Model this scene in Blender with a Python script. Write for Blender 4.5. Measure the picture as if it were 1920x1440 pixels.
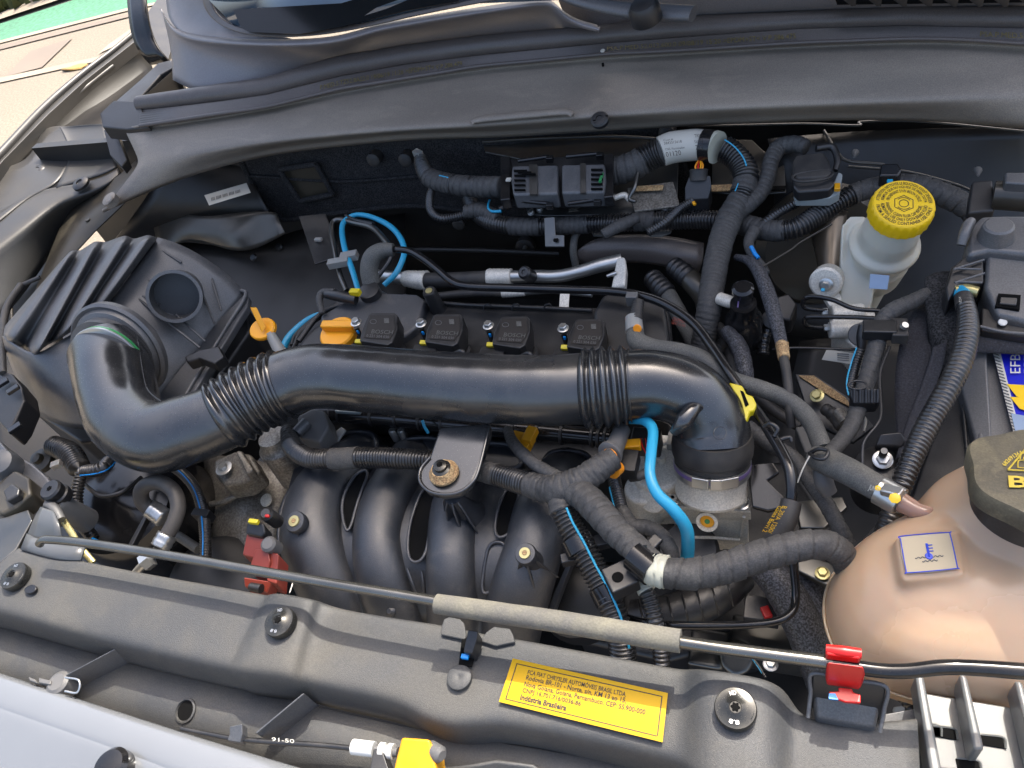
import bpy, math, random
import numpy as np
from mathutils import Vector, Matrix
random.seed(7)
SC = bpy.context.scene
for o in list(bpy.data.objects): bpy.data.objects.remove(o)
COL = SC.collection
# ------------------------------------------------------------ camera
F = 1450.0                                  # focal length in photo pixels (photo is 1920 x 1440)
cx = Vector((3881, -198, 1450)).normalized()
cy = Vector(((198*1850+F*F)/3881, 1850, -F)).normalized()
cz = cx.cross(cy)
CP = Vector((0, 0, 0.72))
cam = bpy.data.objects.new('camera', bpy.data.cameras.new('camera')); COL.objects.link(cam)
R3 = Matrix((cx, cy, cz))
cam.matrix_world = Matrix.Translation(CP) @ R3.to_4x4()
cam.data.sensor_width = 36; cam.data.lens = 36*F/1920
cam.data.clip_start = 0.02; cam.data.clip_end = 400
SC.camera = cam
# ------------------------------------------------------------ world, sun, exposure
SUN_EL, SUN_AZ = math.radians(58), math.radians(14)     # azimuth from +y towards +x
w = bpy.data.worlds.new('World'); SC.world = w; w.use_nodes = True
nt = w.node_tree; bg = nt.nodes['Background']
sky = nt.nodes.new('ShaderNodeTexSky'); sky.sky_type = 'NISHITA'; sky.sun_disc = False
sky.sun_elevation = SUN_EL; sky.sun_rotation = SUN_AZ; sky.air_density = 1.0; sky.dust_density = 7.0; sky.ozone_density = 1.0
nt.links.new(sky.outputs[0], bg.inputs[0]); bg.inputs[1].default_value = 0.15
sl = bpy.data.lights.new('sun', 'SUN'); sl.energy = 2.2; sl.angle = math.radians(0.5); sl.color = (1, .95, .86)
sun = bpy.data.objects.new('sun', sl); COL.objects.link(sun)
sd = Vector((math.sin(SUN_AZ)*math.cos(SUN_EL), math.cos(SUN_AZ)*math.cos(SUN_EL), math.sin(SUN_EL)))
sun.rotation_euler = sd.to_track_quat('Z', 'Y').to_euler(); sun.location = sd*8
SC.view_settings.view_transform = 'Standard'; SC.view_settings.look = 'None'
SC.view_settings.exposure = 1.75; SC.view_settings.gamma = 1
# ------------------------------------------------------------ helpers: geometry placed by measured direction and height
def P(x, y, z):
    d = R3 @ Vector((x-960, 720-y, -F))
    return CP + d*((z-CP.z)/d.z)
def PY(x, y, Y):                             # point on the vertical plane y = Y
    d = R3 @ Vector((x-960, 720-y, -F))
    return CP + d*(Y/d.y)
def U(p): return -((R3.transposed() @ (p-CP)).z)/F      # metres per photo pixel at a point
def W(a): return a if isinstance(a, Vector) else P(a[0], a[1], a[2])
LOC = {}
def mk(name, vs, fs, m, pa=None, smooth=True, sharp=35, bevel=0, solid=0, sub=0, seg=2):
    vs = np.array([tuple(v) for v in vs], dtype=float) if not isinstance(vs, np.ndarray) else vs
    c = (vs.min(0)+vs.max(0))/2
    me = bpy.data.meshes.new(name); me.from_pydata((vs-c).tolist(), [], fs)
    me.update()
    if m is not None: me.materials.append(m)
    if smooth:
        me.polygons.foreach_set('use_smooth', [True]*len(me.polygons))
        if sharp and not bevel and not sub: me.set_sharp_from_angle(angle=math.radians(sharp))
    o = bpy.data.objects.new(name, me); COL.objects.link(o)
    place(o, Vector(c), pa)
    if sub:
        s = o.modifiers.new('sub', 'SUBSURF'); s.levels = sub; s.render_levels = sub; s.boundary_smooth = 'PRESERVE_CORNERS'
    if solid:
        s = o.modifiers.new('solid', 'SOLIDIFY'); s.thickness = solid; s.offset = -1
    if bevel:
        b = o.modifiers.new('bevel', 'BEVEL'); b.width = bevel; b.segments = seg; b.limit_method = 'ANGLE'
        b.angle_limit = math.radians(32); b.harden_normals = True
    return o
def place(o, loc, pa):
    o.location = loc; LOC[o.name] = Vector(loc)
    if pa is not None:
        o.parent = pa; o.matrix_parent_inverse = Matrix.Translation(-LOC[pa.name])
def T(name, label, cat, at, group=None):
    o = bpy.data.objects.new(name, None); COL.objects.link(o); o.empty_display_size = .02
    place(o, W(at), None); return tag(o, label, cat, group)
def tag(o, label, cat, group=None):
    o['label'] = label; o['category'] = cat
    if group: o['group'] = group
    return o
def stru(o): o['kind'] = 'structure'; return o
def fit(vs, fs):                              # orient closed/open surface so the first faces look at the camera
    s = 0
    for f in fs[:60]:
        a, b, c = [Vector(vs[i]) for i in f[:3]]
        n = (b-a).cross(c-a); s += n.normalized().dot((CP-a).normalized()) if n.length > 1e-12 else 0
    return fs if s >= 0 else [tuple(reversed(f)) for f in fs]
def grid(name, rows, m, pa=None, sub=2, solid=.003, **k):
    vs = [W(p) for r in rows for p in r]; n = len(rows[0]); fs = []
    for i in range(len(rows)-1):
        for j in range(n-1): fs.append((i*n+j, i*n+j+1, (i+1)*n+j+1, (i+1)*n+j))
    return mk(name, vs, fit(vs, fs), m, pa, sub=sub, solid=solid, **k)
def slab(name, pts, h, m, pa=None, bevel=.0012, z=None, down=None, **k):
    """polygon with its top at pts, extruded h metres downwards (or along down)"""
    top = [W(p if z is None else (p[0], p[1], z)) for p in pts]
    dn = Vector(down)*h if down is not None else Vector((0, 0, -h))
    bot = [p+dn for p in top]; n = len(top)
    nn = Vector((0, 0, 0))
    for i in range(n): nn += (top[i]-top[0]).cross(top[(i+1) % n]-top[0])
    if nn.dot(-dn) < 0: top.reverse(); bot.reverse()
    fs = [tuple(range(n)), tuple(range(2*n-1, n-1, -1))]
    for i in range(n): j = (i+1) % n; fs.append((i, i+n, j+n, j))
    return mk(name, top+bot, fs, m, pa, bevel=bevel, **k)
def frame(ax, ref=(0, 0, 1)):
    a = Vector(ax).normalized(); r = Vector(ref)
    if abs(a.dot(r)) > .98: r = Vector((0, 1, 0))
    x = r.cross(a).normalized(); return x, a.cross(x).normalized(), a
UP = Vector((0, 0, 1)); FRONT = Vector((0, -1, 0)); RIGHT = Vector((1, 0, 0))
def box(name, at, size, m, pa=None, X=RIGHT, Z=UP, bevel=.0012, taper=1, **k):
    """box whose top face is centred on `at`; size metres along X, Y, Z(down)"""
    c = W(at); X = Vector(X).normalized(); Z = Vector(Z).normalized()
    Y = Z.cross(X).normalized(); X = Y.cross(Z).normalized()
    a, b, h = size[0]/2, size[1]/2, size[2]; vs = []
    for zz, t in ((0, taper), (-h, 1)):
        for sx, sy in ((-1, -1), (1, -1), (1, 1), (-1, 1)): vs.append(c+X*a*sx*t+Y*b*sy*t+Z*zz)
    fs = [(0, 1, 2, 3), (7, 6, 5, 4), (0, 4, 5, 1), (1, 5, 6, 2), (2, 6, 7, 3), (3, 7, 4, 0)]
    return mk(name, vs, fs, m, pa, bevel=bevel, **k)
def lathe(name, at, ax, prof, m, pa=None, seg=32, sides=None, wob=None, **k):
    """prof: (radius, height along ax) in metres, drawn from `at`"""
    c = W(at); x, y, a = frame(ax); n = sides or seg; vs = []; fs = []
    for r, h in prof:
        for i in range(n):
            t = 2*math.pi*i/n; q = r*(wob(t, h) if wob else 1)
            vs.append(c+a*h+(x*math.cos(t)+y*math.sin(t))*q)
    for j in range(len(prof)-1):
        for i in range(n): i2 = (i+1) % n; fs.append((j*n+i, j*n+i2, (j+1)*n+i2, (j+1)*n+i))
    if prof[-1][1] < prof[0][1] and prof[-1][0] > 0: pass
    fs.append(tuple(range(n-1, -1, -1))); e = (len(prof)-1)*n; fs.append(tuple(range(e, e+n)))
    return mk(name, vs, fs, m, pa, **k)
def spline(pts, u0=None, u1=None, n=40):
    """Catmull-Rom through control points -> dense world points + radii in metres"""
    p = []; r = []
    for q in pts:
        v = q[0] if isinstance(q[0], Vector) else P(*q[:3]); p.append(v); r.append(q[-1]*U(v))
    p = np.array([tuple(v) for v in p]); r = np.array(r); N = len(p)
    u0 = 0 if u0 is None else u0; u1 = N-1 if u1 is None else u1
    us = np.linspace(u0, u1, max(8, int(n*(u1-u0)))); out = []; ro = []
    for u in us:
        i = min(int(u), N-2); t = u-i
        a, b, c, d = p[max(i-1, 0)], p[i], p[i+1], p[min(i+2, N-1)]
        if i == 0: a = 2*b-c
        if i+2 > N-1: d = 2*c-b
        out.append(.5*((2*b)+(-a+c)*t+(2*a-5*b+4*c-d)*t*t+(-a+3*b-3*c+d)*t**3)); ro.append(r[i]*(1-t)+r[i+1]*t)
    return np.array(out), np.array(ro)
def tube(name, pts, m, pa=None, mode=None, pitch=.0037, amp=.12, seg=20, u0=None, u1=None, r=None, flat=1,
         step=None, stripe=None, lump=0, closed=False, cap=True, rs=1.0):
    """pts: (px,py,z,r_px) or with r given once.  mode: None | corr | tape | bellow | braid"""
    if r is not None: pts = [tuple(q)+(r,) if not isinstance(q, Vector) else (q, r) for q in pts]
    if closed: pts = list(pts)+[pts[0]]
    d, rr = spline(pts, u0, u1); rr = rr*rs
    L = np.r_[0, np.cumsum(np.linalg.norm(np.diff(d, axis=0), axis=1))]; tot = L[-1]
    if mode in ('corr', 'bellow'): n = int(round(tot/pitch))*6+1
    elif mode == 'tape': n = int(tot/min(.0013, pitch/5))+2
    else: n = int(tot/(step or max(.25*rr.mean(), .0008)))+3
    n = max(n, 4); S = np.linspace(0, tot, n)
    c = np.stack([np.interp(S, L, d[:, k]) for k in range(3)], 1); q = np.interp(S, L, rr)
    tg = np.gradient(c, axis=0)
    if closed: tg[0] = tg[-1] = tg[0]+tg[-1]
    tg /= np.linalg.norm(tg, axis=1)[:, None]+1e-12
    e = np.array([0, 0, 1.]); e = e-tg[0]*e.dot(tg[0])
    if np.linalg.norm(e) < .1: e = np.array([0, 1., 0]); e = e-tg[0]*e.dot(tg[0])
    e /= np.linalg.norm(e); A = [e]
    for i in range(1, n):
        e = A[-1]-tg[i]*A[-1].dot(tg[i]); e /= np.linalg.norm(e); A.append(e)
    A = np.array(A); B = np.cross(tg, A)
    th = np.linspace(0, 2*np.pi, seg, endpoint=False)[None, :]; s = S[:, None]; mul = np.ones((n, seg))
    if mode == 'corr': w_ = .5-.5*np.cos(2*np.pi*(s/pitch+.4*np.sin(s*31)+.1*np.sin(s*150))); mul = (1-amp*2*(1-w_**.6))*(1+.022*np.sin(s*55+2*th+1))
    elif mode == 'bellow': w_ = .5-.5*np.cos(2*np.pi*s/pitch); mul = 1-amp*(1-w_**.8)+0*th
    elif mode == 'tape':
        ph = (s/pitch+th/(2*np.pi)+.18*np.sin(s*90+1.3)) % 1
        mul = 1+amp*.5*(ph-.5)-amp*.75*np.exp(-((ph-.03)/.07)**2)+.012*np.sin(3*th+s*130)+.01*np.sin(5*th-s*310)+.009*np.sin(2*np.pi*s/.0052)
    elif mode == 'braid':
        k = 2*np.pi/pitch; mul = 1+amp*.5*np.sin(k*s+3*th)*np.sin(k*s-3*th)
    if lump: mul = mul+lump*(np.sin(s*170+2*th)+np.sin(s*83-3*th+1))/2
    R = q[:, None]*mul
    V = c[:, None, :]+A[:, None, :]*(R*np.cos(th))[:, :, None]*flat+B[:, None, :]*(R*np.sin(th))[:, :, None]
    V = V.reshape(-1, 3); i = np.arange(n-1)[:, None]*seg; j = np.arange(seg)[None, :]; j2 = (j+1) % seg
    fs = np.stack([i+j, i+j2, i+seg+j2, i+seg+j], 2).reshape(-1, 4).tolist()
    if cap and not closed: fs.append(list(range(seg-1, -1, -1))); fs.append(list(range((n-1)*seg, n*seg)))
    o = mk(name, V, fs, m, pa, sharp=0 if mode else 50)
    if stripe:
        a0, w0, f0, f1, sm = stripe[:5]; k0, k1 = int(f0*(n-1)), int(f1*(n-1))
        ii = np.linspace(k0, k1, max(12, (k1-k0)//3)).astype(int); wv = .12*np.sin(ii*.02)
        pc = c[ii]+(A[ii]*np.cos(a0+wv)[:, None]+B[ii]*np.sin(a0+wv)[:, None])*(q[ii]*1.0)[:, None]
        sp = [(Vector(v), w0) for v in pc[::3]]
        tube('wire_tracer', sp, sm, o, mode='tape', pitch=.004, amp=.3, seg=6)
    return o
def hexbolt(name, at, ax, rpx, m, pa, washer=1.45, h=.8, round_=False, sock=False):
    c = W(at); u = U(c)*rpx; rt = None
    if washer: rt = lathe(name, c, ax, [(u*washer*.7, -.1*u), (u*washer, -.05*u), (u*washer, .14*u), (u*washer*.9, .2*u)], m, pa, seg=24)
    p = rt if rt else pa
    lathe('bolt_head' if rt else name, c+Vector(ax).normalized()*.2*u, ax, [(u, 0), (u, h*u*.85), (u*.86, h*u)], m, p, sides=24 if round_ else 6)
    if sock: lathe('socket', c+Vector(ax).normalized()*(.2+h)*u*1.002, ax, [(u*.42, .0), (u*.42, .02*u)], M['void'], p, sides=6)
    return rt
def text2d(s, bold=0):
    cu = bpy.data.curves.new('t', 'FONT'); cu.body = s; cu.size = 1; cu.offset = bold; cu.resolution_u = 2
    o = bpy.data.objects.new('t', cu); COL.objects.link(o)
    dg = bpy.context.evaluated_depsgraph_get(); me = bpy.data.meshes.new_from_object(o.evaluated_get(dg))
    v = np.array([tuple(x.co) for x in me.vertices])[:, :2]; f = [tuple(p.vertices) for p in me.polygons]
    bpy.data.objects.remove(o); bpy.data.curves.remove(cu); bpy.data.meshes.remove(me); return v, f
def text(s, tl, tr, bl, m, pa, lift=.0006, name='lettering', bold=0, fitw=True):
    """flat print: string stretched onto the parallelogram tl,tr,bl"""
    v, f = text2d(s, bold); v = v-v.min(0); mx = v.max(0)
    tl, tr, bl = W(tl), W(tr), W(bl); X = tr-tl; Y = tl-bl; n = X.cross(Y).normalized()
    if n.dot(CP-tl) < 0: n = -n
    vs = [bl+X*(a/mx[0])+Y*(b/mx[1])+n*lift for a, b in v]
    return mk(name, vs, fit(vs, f), m, pa, smooth=False)
def arctext(s, c, ax, r, h, a0, a1, m, pa, flip=False, lift=.0005, xref=RIGHT):
    """print bent on a circle from angle a0 to a1 (degrees, ccw seen from ax)"""
    v, f = text2d(s, .01); v = v-v.min(0); mx = v.max(0); a = Vector(ax).normalized()
    x = (Vector(xref)-a*Vector(xref).dot(a)).normalized(); y = a.cross(x); vs = []
    for p, q in v:
        t = math.radians(a0+(a1-a0)*p/mx[0]); rr = r+(h*(q/mx[1]) if not flip else -h*(q/mx[1])+h)
        vs.append(W(c)+(x*math.cos(t)+y*math.sin(t))*rr+a*lift)
    return mk('lettering', vs, fit(vs, f), m, pa, smooth=False)
def decal(name, pts, m, pa, lift=.0005, h=.0003):
    p = [W(q) for q in pts]; n = (p[1]-p[0]).cross(p[2]-p[0]).normalized()
    if n.dot(CP-p[0]) < 0: n = -n
    top = [q+n*lift for q in p]
    return slab(name, top, h, m, pa, bevel=0, down=-n, smooth=False)
def fuse(name, obs, voxel, it, m, pa=None):
    vs = []; fs = []; 
    for o in obs:
        k = len(vs); l = LOC[o.name]
        vs += [tuple(v.co+l) for v in o.data.vertices]; fs += [tuple(i+k for i in p.vertices) for p in o.data.polygons]
        bpy.data.objects.remove(o)
    o = mk(name, vs, fs, m, pa, sharp=0)
    r = o.modifiers.new('remesh', 'REMESH'); r.mode = 'VOXEL'; r.voxel_size = voxel; r.use_smooth_shade = True
    s = o.modifiers.new('smooth', 'SMOOTH'); s.factor = .6; s.iterations = it
    return o
def ring(pts, n=6):                            # densify closed px outline with rounded corners (Chaikin)
    for _ in range(2):
        q = []
        for i in range(len(pts)):
            a, b = pts[i], pts[(i+1) % len(pts)]
            q.append(tuple(a[k]*.75+b[k]*.25 for k in range(len(a)))); q.append(tuple(a[k]*.25+b[k]*.75 for k in range(len(a))))
        pts = q
    return pts
# ------------------------------------------------------------ materials
M = {}
def mat(key, col, rough=.5, metal=0, bump=0, bs=400, dust=0, dcol=(.16, .14, .11), ds=12, spec=.5, sss=0, coat=0,
        trans=0, rv=.1, stretch=None, var=.12, up=False, alpha=1, ior=None, grain=0, gs=750, stain=0):
    m = bpy.data.materials.new(key); m.use_nodes = True; N = m.node_tree.nodes; Lk = m.node_tree.links
    b = N['Principled BSDF']; b.inputs['Base Color'].default_value = (*col, 1); b.inputs['Metallic'].default_value = metal
    b.inputs['Specular IOR Level'].default_value = spec; b.inputs['Coat Weight'].default_value = coat; b.inputs['Coat Roughness'].default_value = .08
    if ior: b.inputs['IOR'].default_value = ior
    b.inputs['Transmission Weight'].default_value = trans; b.inputs['Alpha'].default_value = alpha
    if sss: b.inputs['Subsurface Weight'].default_value = sss; b.inputs['Subsurface Radius'].default_value = (.02, .012, .008); b.inputs['Subsurface Scale'].default_value = 1
    tc = N.new('ShaderNodeTexCoord'); mp = N.new('ShaderNodeMapping'); Lk.new(tc.outputs['Object'], mp.inputs[0])
    if stretch: mp.inputs['Scale'].default_value = stretch
    def noise(sc, det=4, dis=0):
        n = N.new('ShaderNodeTexNoise'); n.inputs['Scale'].default_value = sc; n.inputs['Detail'].default_value = det
        n.inputs['Distortion'].default_value = dis; Lk.new(mp.outputs[0], n.inputs[0]); return n.outputs[0]
    def ramp(src, a, b_, c0=0, c1=1):
        r = N.new('ShaderNodeMapRange'); r.inputs[1].default_value = a; r.inputs[2].default_value = b_
        r.inputs[3].default_value = c0; r.inputs[4].default_value = c1; Lk.new(src, r.inputs[0]); return r.outputs[0]
    def mix(f, a, b_):
        x = N.new('ShaderNodeMix'); x.data_type = 'RGBA'
        if isinstance(f, float): x.inputs[0].default_value = f
        else: Lk.new(f, x.inputs[0])
        for s_, v in ((6, a), (7, b_)):
            if isinstance(v, tuple): x.inputs[s_].default_value = (*v, 1)
            else: Lk.new(v, x.inputs[s_])
        return x.outputs[2]
    n1 = noise(ds, 6)
    c = mix(ramp(n1, .3, .7), tuple(v*(1-var) for v in col), tuple(min(1, v*(1+var)) for v in col))
    rg = ramp(n1, .3, .7, max(0, rough-rv*rough), min(1, rough+rv*rough))
    if dust:
        f = ramp(noise(ds*2.3, 8, .4), .42, .78, 0, dust)
        sp = ramp(noise(900, 1), .69, .74, 0, min(1, dust*1.3))
        ad = N.new('ShaderNodeMath'); ad.operation = 'MAXIMUM'; Lk.new(f, ad.inputs[0]); Lk.new(sp, ad.inputs[1]); fo = ad.outputs[0]
        if up:
            g = N.new('ShaderNodeNewGeometry'); sx = N.new('ShaderNodeSeparateXYZ'); Lk.new(g.outputs['Normal'], sx.inputs[0])
            mm = N.new('ShaderNodeMath'); mm.operation = 'MULTIPLY'; Lk.new(ramp(sx.outputs[2], .2, .9), mm.inputs[0]); Lk.new(fo, mm.inputs[1]); fo = mm.outputs[0]
        c = mix(fo, c, dcol)
        ra = N.new('ShaderNodeMath'); ra.operation = 'MULTIPLY_ADD'; Lk.new(fo, ra.inputs[0]); ra.inputs[1].default_value = .45; Lk.new(rg, ra.inputs[2]); rg = ra.outputs[0]
    if stain:
        c = mix(ramp(noise(26, 7, 1.6), .54, .66, 0, stain), c, dcol); c = mix(ramp(noise(9, 8, .8), .60, .63, 0, stain*.5), c, dcol)
    if grain:
        gn = N.new('ShaderNodeTexNoise'); gn.inputs['Scale'].default_value = gs; gn.inputs['Detail'].default_value = 2; Lk.new(tc.outputs['Object'], gn.inputs[0])
        gm = N.new('ShaderNodeVectorMath'); gm.operation = 'SCALE'; Lk.new(c, gm.inputs[0]); Lk.new(ramp(gn.outputs[0], .38, .64, 1-grain, 1+grain), gm.inputs['Scale']); c = gm.outputs[0]
    Lk.new(c, b.inputs['Base Color']); Lk.new(rg, b.inputs['Roughness'])
    if bump:
        bp = N.new('ShaderNodeBump'); bp.inputs['Strength'].default_value = bump; bp.inputs['Distance'].default_value = .0004
        Lk.new(noise(bs, 3), bp.inputs['Height']); Lk.new(bp.outputs[0], b.inputs['Normal'])
    M[key] = m; m['h'] = 1; return m
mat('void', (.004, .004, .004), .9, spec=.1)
mat('black', (.012, .012, .013), .40, spec=.6, bump=.25, bs=1200, dust=.22, dcol=(.085, .078, .068), up=True, grain=.2, gs=600)
mat('black_gloss', (.008, .008, .009), .16, dust=.08)
mat('intake', (.012, .013, .015), .21, spec=1, bump=.08, bs=500, dust=.22, dcol=(.09, .085, .075), rv=.25, ds=7, grain=.12, gs=600, stain=.1)
mat('manifold', (.016, .019, .025), .46, spec=.9, bump=.5, bs=1100, dust=.10, ds=9, grain=.2, gs=600, stain=.12)
mat('airbox', (.066, .068, .072), .42, spec=.8, bump=.3, bs=1100, dust=.35, dcol=(.12, .11, .10), ds=9, grain=.18, gs=600, stain=.15)
mat('conduit', (.014, .014, .015), .28, spec=.8, dust=.2)
mat('tape', (.046, .045, .044), .62, bump=.5, bs=700, dust=.22, dcol=(.10, .095, .085), grain=.25, gs=600, stain=0.3)
mat('tape_grey', (.05, .048, .045), .75, bump=.6, bs=600, dust=.4, grain=.3)
mat('rubber', (.022, .021, .021), .55, bump=.2, dust=.3)
mat('rubber_grey', (.075, .075, .07), .62, bump=.3, dust=.4, dcol=(.2, .19, .16), grain=.25)
mat('carrier', (.044, .045, .046), .5, bump=1, bs=1300, dust=.5, dcol=(.10, .09, .07), ds=5, grain=.13, gs=600, stain=.12)
mat('cowl', (.19, .163, .135), .45, bump=.35, bs=900, dust=.55, dcol=(.30, .255, .20), ds=4, stretch=(.35, 1, 1), grain=.16, stain=.25)
mat('seal', (.088, .075, .067), .36, bump=.2, bs=500, dust=.45, dcol=(.12, .098, .092), ds=7, stretch=(.3, 1, 1), grain=.15, stain=.2)
mat('seal_print', (.17, .13, .035), .6)
mat('cap_print', (.46, .34, .03), .5)
mat('cowl_grey', (.18, .17, .175), .40, bump=.3, bs=800, dust=.35, dcol=(.16, .14, .13), ds=3, grain=.12)
mat('body_dark', (.035, .031, .024), .34, dust=.3, dcol=(.08, .068, .05), ds=6, coat=.2)
mat('body_grey', (.034, .033, .031), .38, dust=.3, dcol=(.055, .049, .04), ds=5, metal=.1, grain=.1)
mat('body_deep', (.012, .011, .010), .4, dust=.3, dcol=(.035, .031, .025), ds=8)
mat('body_gutter_shade', (.014, .012, .009), .5)  # shade of the wing gutter put into a darker body colour
mat('olive', (.036, .031, .022), .42, dust=.3, dcol=(.08, .068, .045))
mat('paint_silver', (.165, .174, .184), .25, metal=.25, coat=.8, var=.02)
mat('felt', (.028, .028, .029), .95, bump=1, bs=900, dust=.55, dcol=(.055, .053, .053), ds=30, spec=.15, grain=.5, gs=420)
mat('servo_reflection', (.20, .165, .125), .3, metal=.8, dust=.1)  # colour of the strip that stands for the servo's golden reflection
mat('heat_foil', (.10, .092, .08), .34, bump=.5, bs=25, metal=.7, dust=.2)
mat('alu_cast', (.62, .59, .52), .42, metal=.2, bump=.6, bs=900, dust=.15, grain=.14, gs=500)
mat('alu', (.50, .50, .48), .33, metal=.9, dust=.12)
mat('zinc', (.55, .55, .53), .3, metal=.9, dust=.25)
mat('steel_dark', (.13, .13, .125), .3, metal=.9, dust=.3)
mat('bolt_black', (.045, .045, .043), .22, metal=.7, dust=.4, dcol=(.15, .14, .11))
mat('rod', (.16, .155, .14), .22, metal=.9, dust=.12, dcol=(.16, .14, .11), ds=30)
mat('foam', (.105, .10, .088), .85, bump=.8, bs=500, dust=.7, dcol=(.19, .178, .13), ds=14, grain=.1, gs=500)
mat('yellow', (.74, .47, .004), .38, bump=.1, var=.04, dust=.04)
mat('yellow_label', (.50, .29, .0), .5, spec=.25, var=.03)
mat('yellow_bright', (.58, .47, .01), .35, var=.05)
mat('orange', (.86, .36, .01), .36, var=.05, sss=.1)
mat('orange_clip', (.60, .28, .005), .4, var=.05, dust=.1)
mat('amber', (.85, .30, .02), .3)
mat('blue', (.025, .32, .52), .34, var=.06, bump=.1)
mat('blue_wire', (.0, .22, .62), .4)
mat('cream', (.52, .50, .42), .33, sss=.25, var=.05, dust=.08)
mat('cream_tape', (.42, .42, .34), .6, bump=.5)
mat('white', (.55, .55, .52), .4, var=.05)
mat('sticker', (.48, .46, .40), .5, var=.06)
mat('sticker_blue', (.20, .27, .38), .45)
mat('ink', (.015, .012, .01), .6)
mat('ink_grey', (.10, .10, .10), .6)
mat('ink_blue', (.02, .05, .45), .5)
mat('red', (.50, .012, .01), .35, var=.08)
mat('maroon', (.22, .035, .022), .4, var=.1, dust=.15)
mat('tank', (.50, .345, .225), .26, sss=.6, trans=.04, var=.10, ds=5, rv=.3, bump=.05)
mat('tank_cap', (.060, .053, .036), .55, bump=.4, bs=900, dust=.6, dcol=(.17, .145, .085), ds=14, grain=.12, gs=500, stain=0.4)
mat('nylon', (.33, .33, .31), .4, trans=.2, sss=.3, var=.06, dust=.15)
mat('nipple', (.42, .26, .20), .22, sss=.2, trans=.35)
mat('grey_plastic', (.10, .10, .10), .5, bump=.3, dust=.3)
mat('lever_grey', (.22, .25, .25), .45)
mat('glass', (.006, .007, .008), .12, spec=.3)
mat('smoke', (.10, .105, .11), .3, trans=.25)
mat('white_plastic', (.20, .205, .20), .35, trans=.5, sss=.2, var=.1, dust=.1)
mat('cream_sticker', (.33, .28, .19), .5, var=.05)
mat('glass_clear', (.05, .08, .11), .05, coat=1)
mat('battery_blue', (.01, .015, .42), .3, coat=.4, var=.03)
mat('purple', (.22, .16, .36), .3, metal=.5)
mat('green_band', (.03, .22, .07), .3, coat=.3)
mat('rust_and_glint', (.33, .20, .09), .7, bump=.8, bs=300, dust=.8, dcol=(.42, .32, .17), ds=60, grain=.4, gs=500)  # rusty parts, also the painted golden reflection on the dark bracket
mat('brass', (.55, .48, .22), .35, metal=.7)
mat('asphalt', (.17, .145, .11), .9, bump=1, bs=60, var=.2, ds=.6, grain=.15, gs=70)
mat('lane_green', (.05, .17, .095), .8, var=.2, ds=1.2, grain=.2, gs=30)
mat('road_paint', (.24, .20, .15), .8, var=.15, ds=2)
mat('road_patch', (.150, .122, .098), .85, var=.12, ds=2)
mat('kerb', (.2, .17, .13), .9, var=.2, ds=2)
mat('grass', (.06, .07, .015), .9, var=.6, ds=4)
mat('leaf', (.34, .20, .05), .7)
mat('dirty_metal', (.20, .185, .16), .42, metal=.5, bump=.6, bs=200, dust=.6, dcol=(.10, .075, .045), grain=.3, gs=300)
mat('braid', (.035, .036, .042), .5, bump=.3, dust=.3, dcol=(.18, .18, .2), ds=200, grain=.8, gs=480)
mat('mesh_cloth', (.018, .018, .022), .8, bump=1, bs=700, dust=.5, dcol=(.07, .07, .085), ds=250, grain=.35, gs=500)
# ============================================================ ROAD (seen past the left wing)
GZ = -.95
def gpoly(name, pts, dz, m, kind=True):
    vs = [P(x, y, GZ)+Vector((0, 0, dz)) for x, y in pts]
    o = mk(name, vs, fit(vs, [tuple(range(len(vs)))]), m, smooth=False); return stru(o) if kind else o
g = bpy.data.meshes.new('ground'); S = 60
stru(mk('ground', [(-S, -S, GZ), (S, -S, GZ), (S, S, GZ), (-S, S, GZ)], [(0, 1, 2, 3)], M['asphalt'], smooth=False))
gpoly('cycle_lane', [(-500, 222), (-500, 207), (800, -213), (800, -100), (240, 17), (0, 78)], .004, M['lane_green'])
gpoly('road_marking', [(-400, 192), (0, 78), (240, 17), (800, -100), (800, -96), (240, 22), (0, 83), (-400, 199)], .008, M['road_paint'])
gpoly('road_marking', [(-300, 160), (0, 95), (245, 33), (245, 27), (0, 88), (-300, 155)], .008, M['road_patch'])
gpoly('road_marking', [(-200, 208), (0, 148), (210, 103), (330, 60), (330, 66), (205, 112), (0, 157), (-200, 219)], .008, M['road_paint'])
gpoly('road_marking', [(10, 146), (58, 98), (137, 73), (80, 128)], .008, M['road_patch'])
gpoly('road_marking', [(185, 103), (205, 85), (262, 45), (300, 30), (300, 40), (235, 80)], .008, M['road_paint'])
gpoly('kerb', [(-500, 205), (-500, 180), (800, -260), (800, -214), (133, 0), (0, 44)], .03, M['kerb'])
vs = []; fs = []
for i in range(1500):                         # low weeds along the kerb
    x = random.uniform(-120, 420); y = 10-.30*x+random.uniform(-60, 22)
    p = P(x, y, GZ)+Vector((0, 0, .03)); a = random.uniform(0, 6.3); h = random.uniform(.05, .22); b_ = Vector((math.cos(a), math.sin(a), 0))*random.uniform(.02, .06)
    k = len(vs); vs += [p-b_, p+b_, p+Vector((random.uniform(-.08, .08), random.uniform(-.08, .08), h))]; fs.append((k, k+1, k+2))
o = mk('grass', vs, fs, M['grass'], smooth=False); o['kind'] = 'stuff'
lf = P(140, 129, GZ)
vs = [lf+Vector((math.cos(a)*.11*(1+.2*math.sin(5*a)), math.sin(a)*.035, .012+.006*math.sin(2*a))) for a in [i*math.pi/8 for i in range(16)]]
o = mk('fallen_leaf', vs, [tuple(range(16))], M['leaf'], solid=.004); tag(o, 'dry yellow leaf lying on the asphalt beside the white road line', 'leaf')
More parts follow.
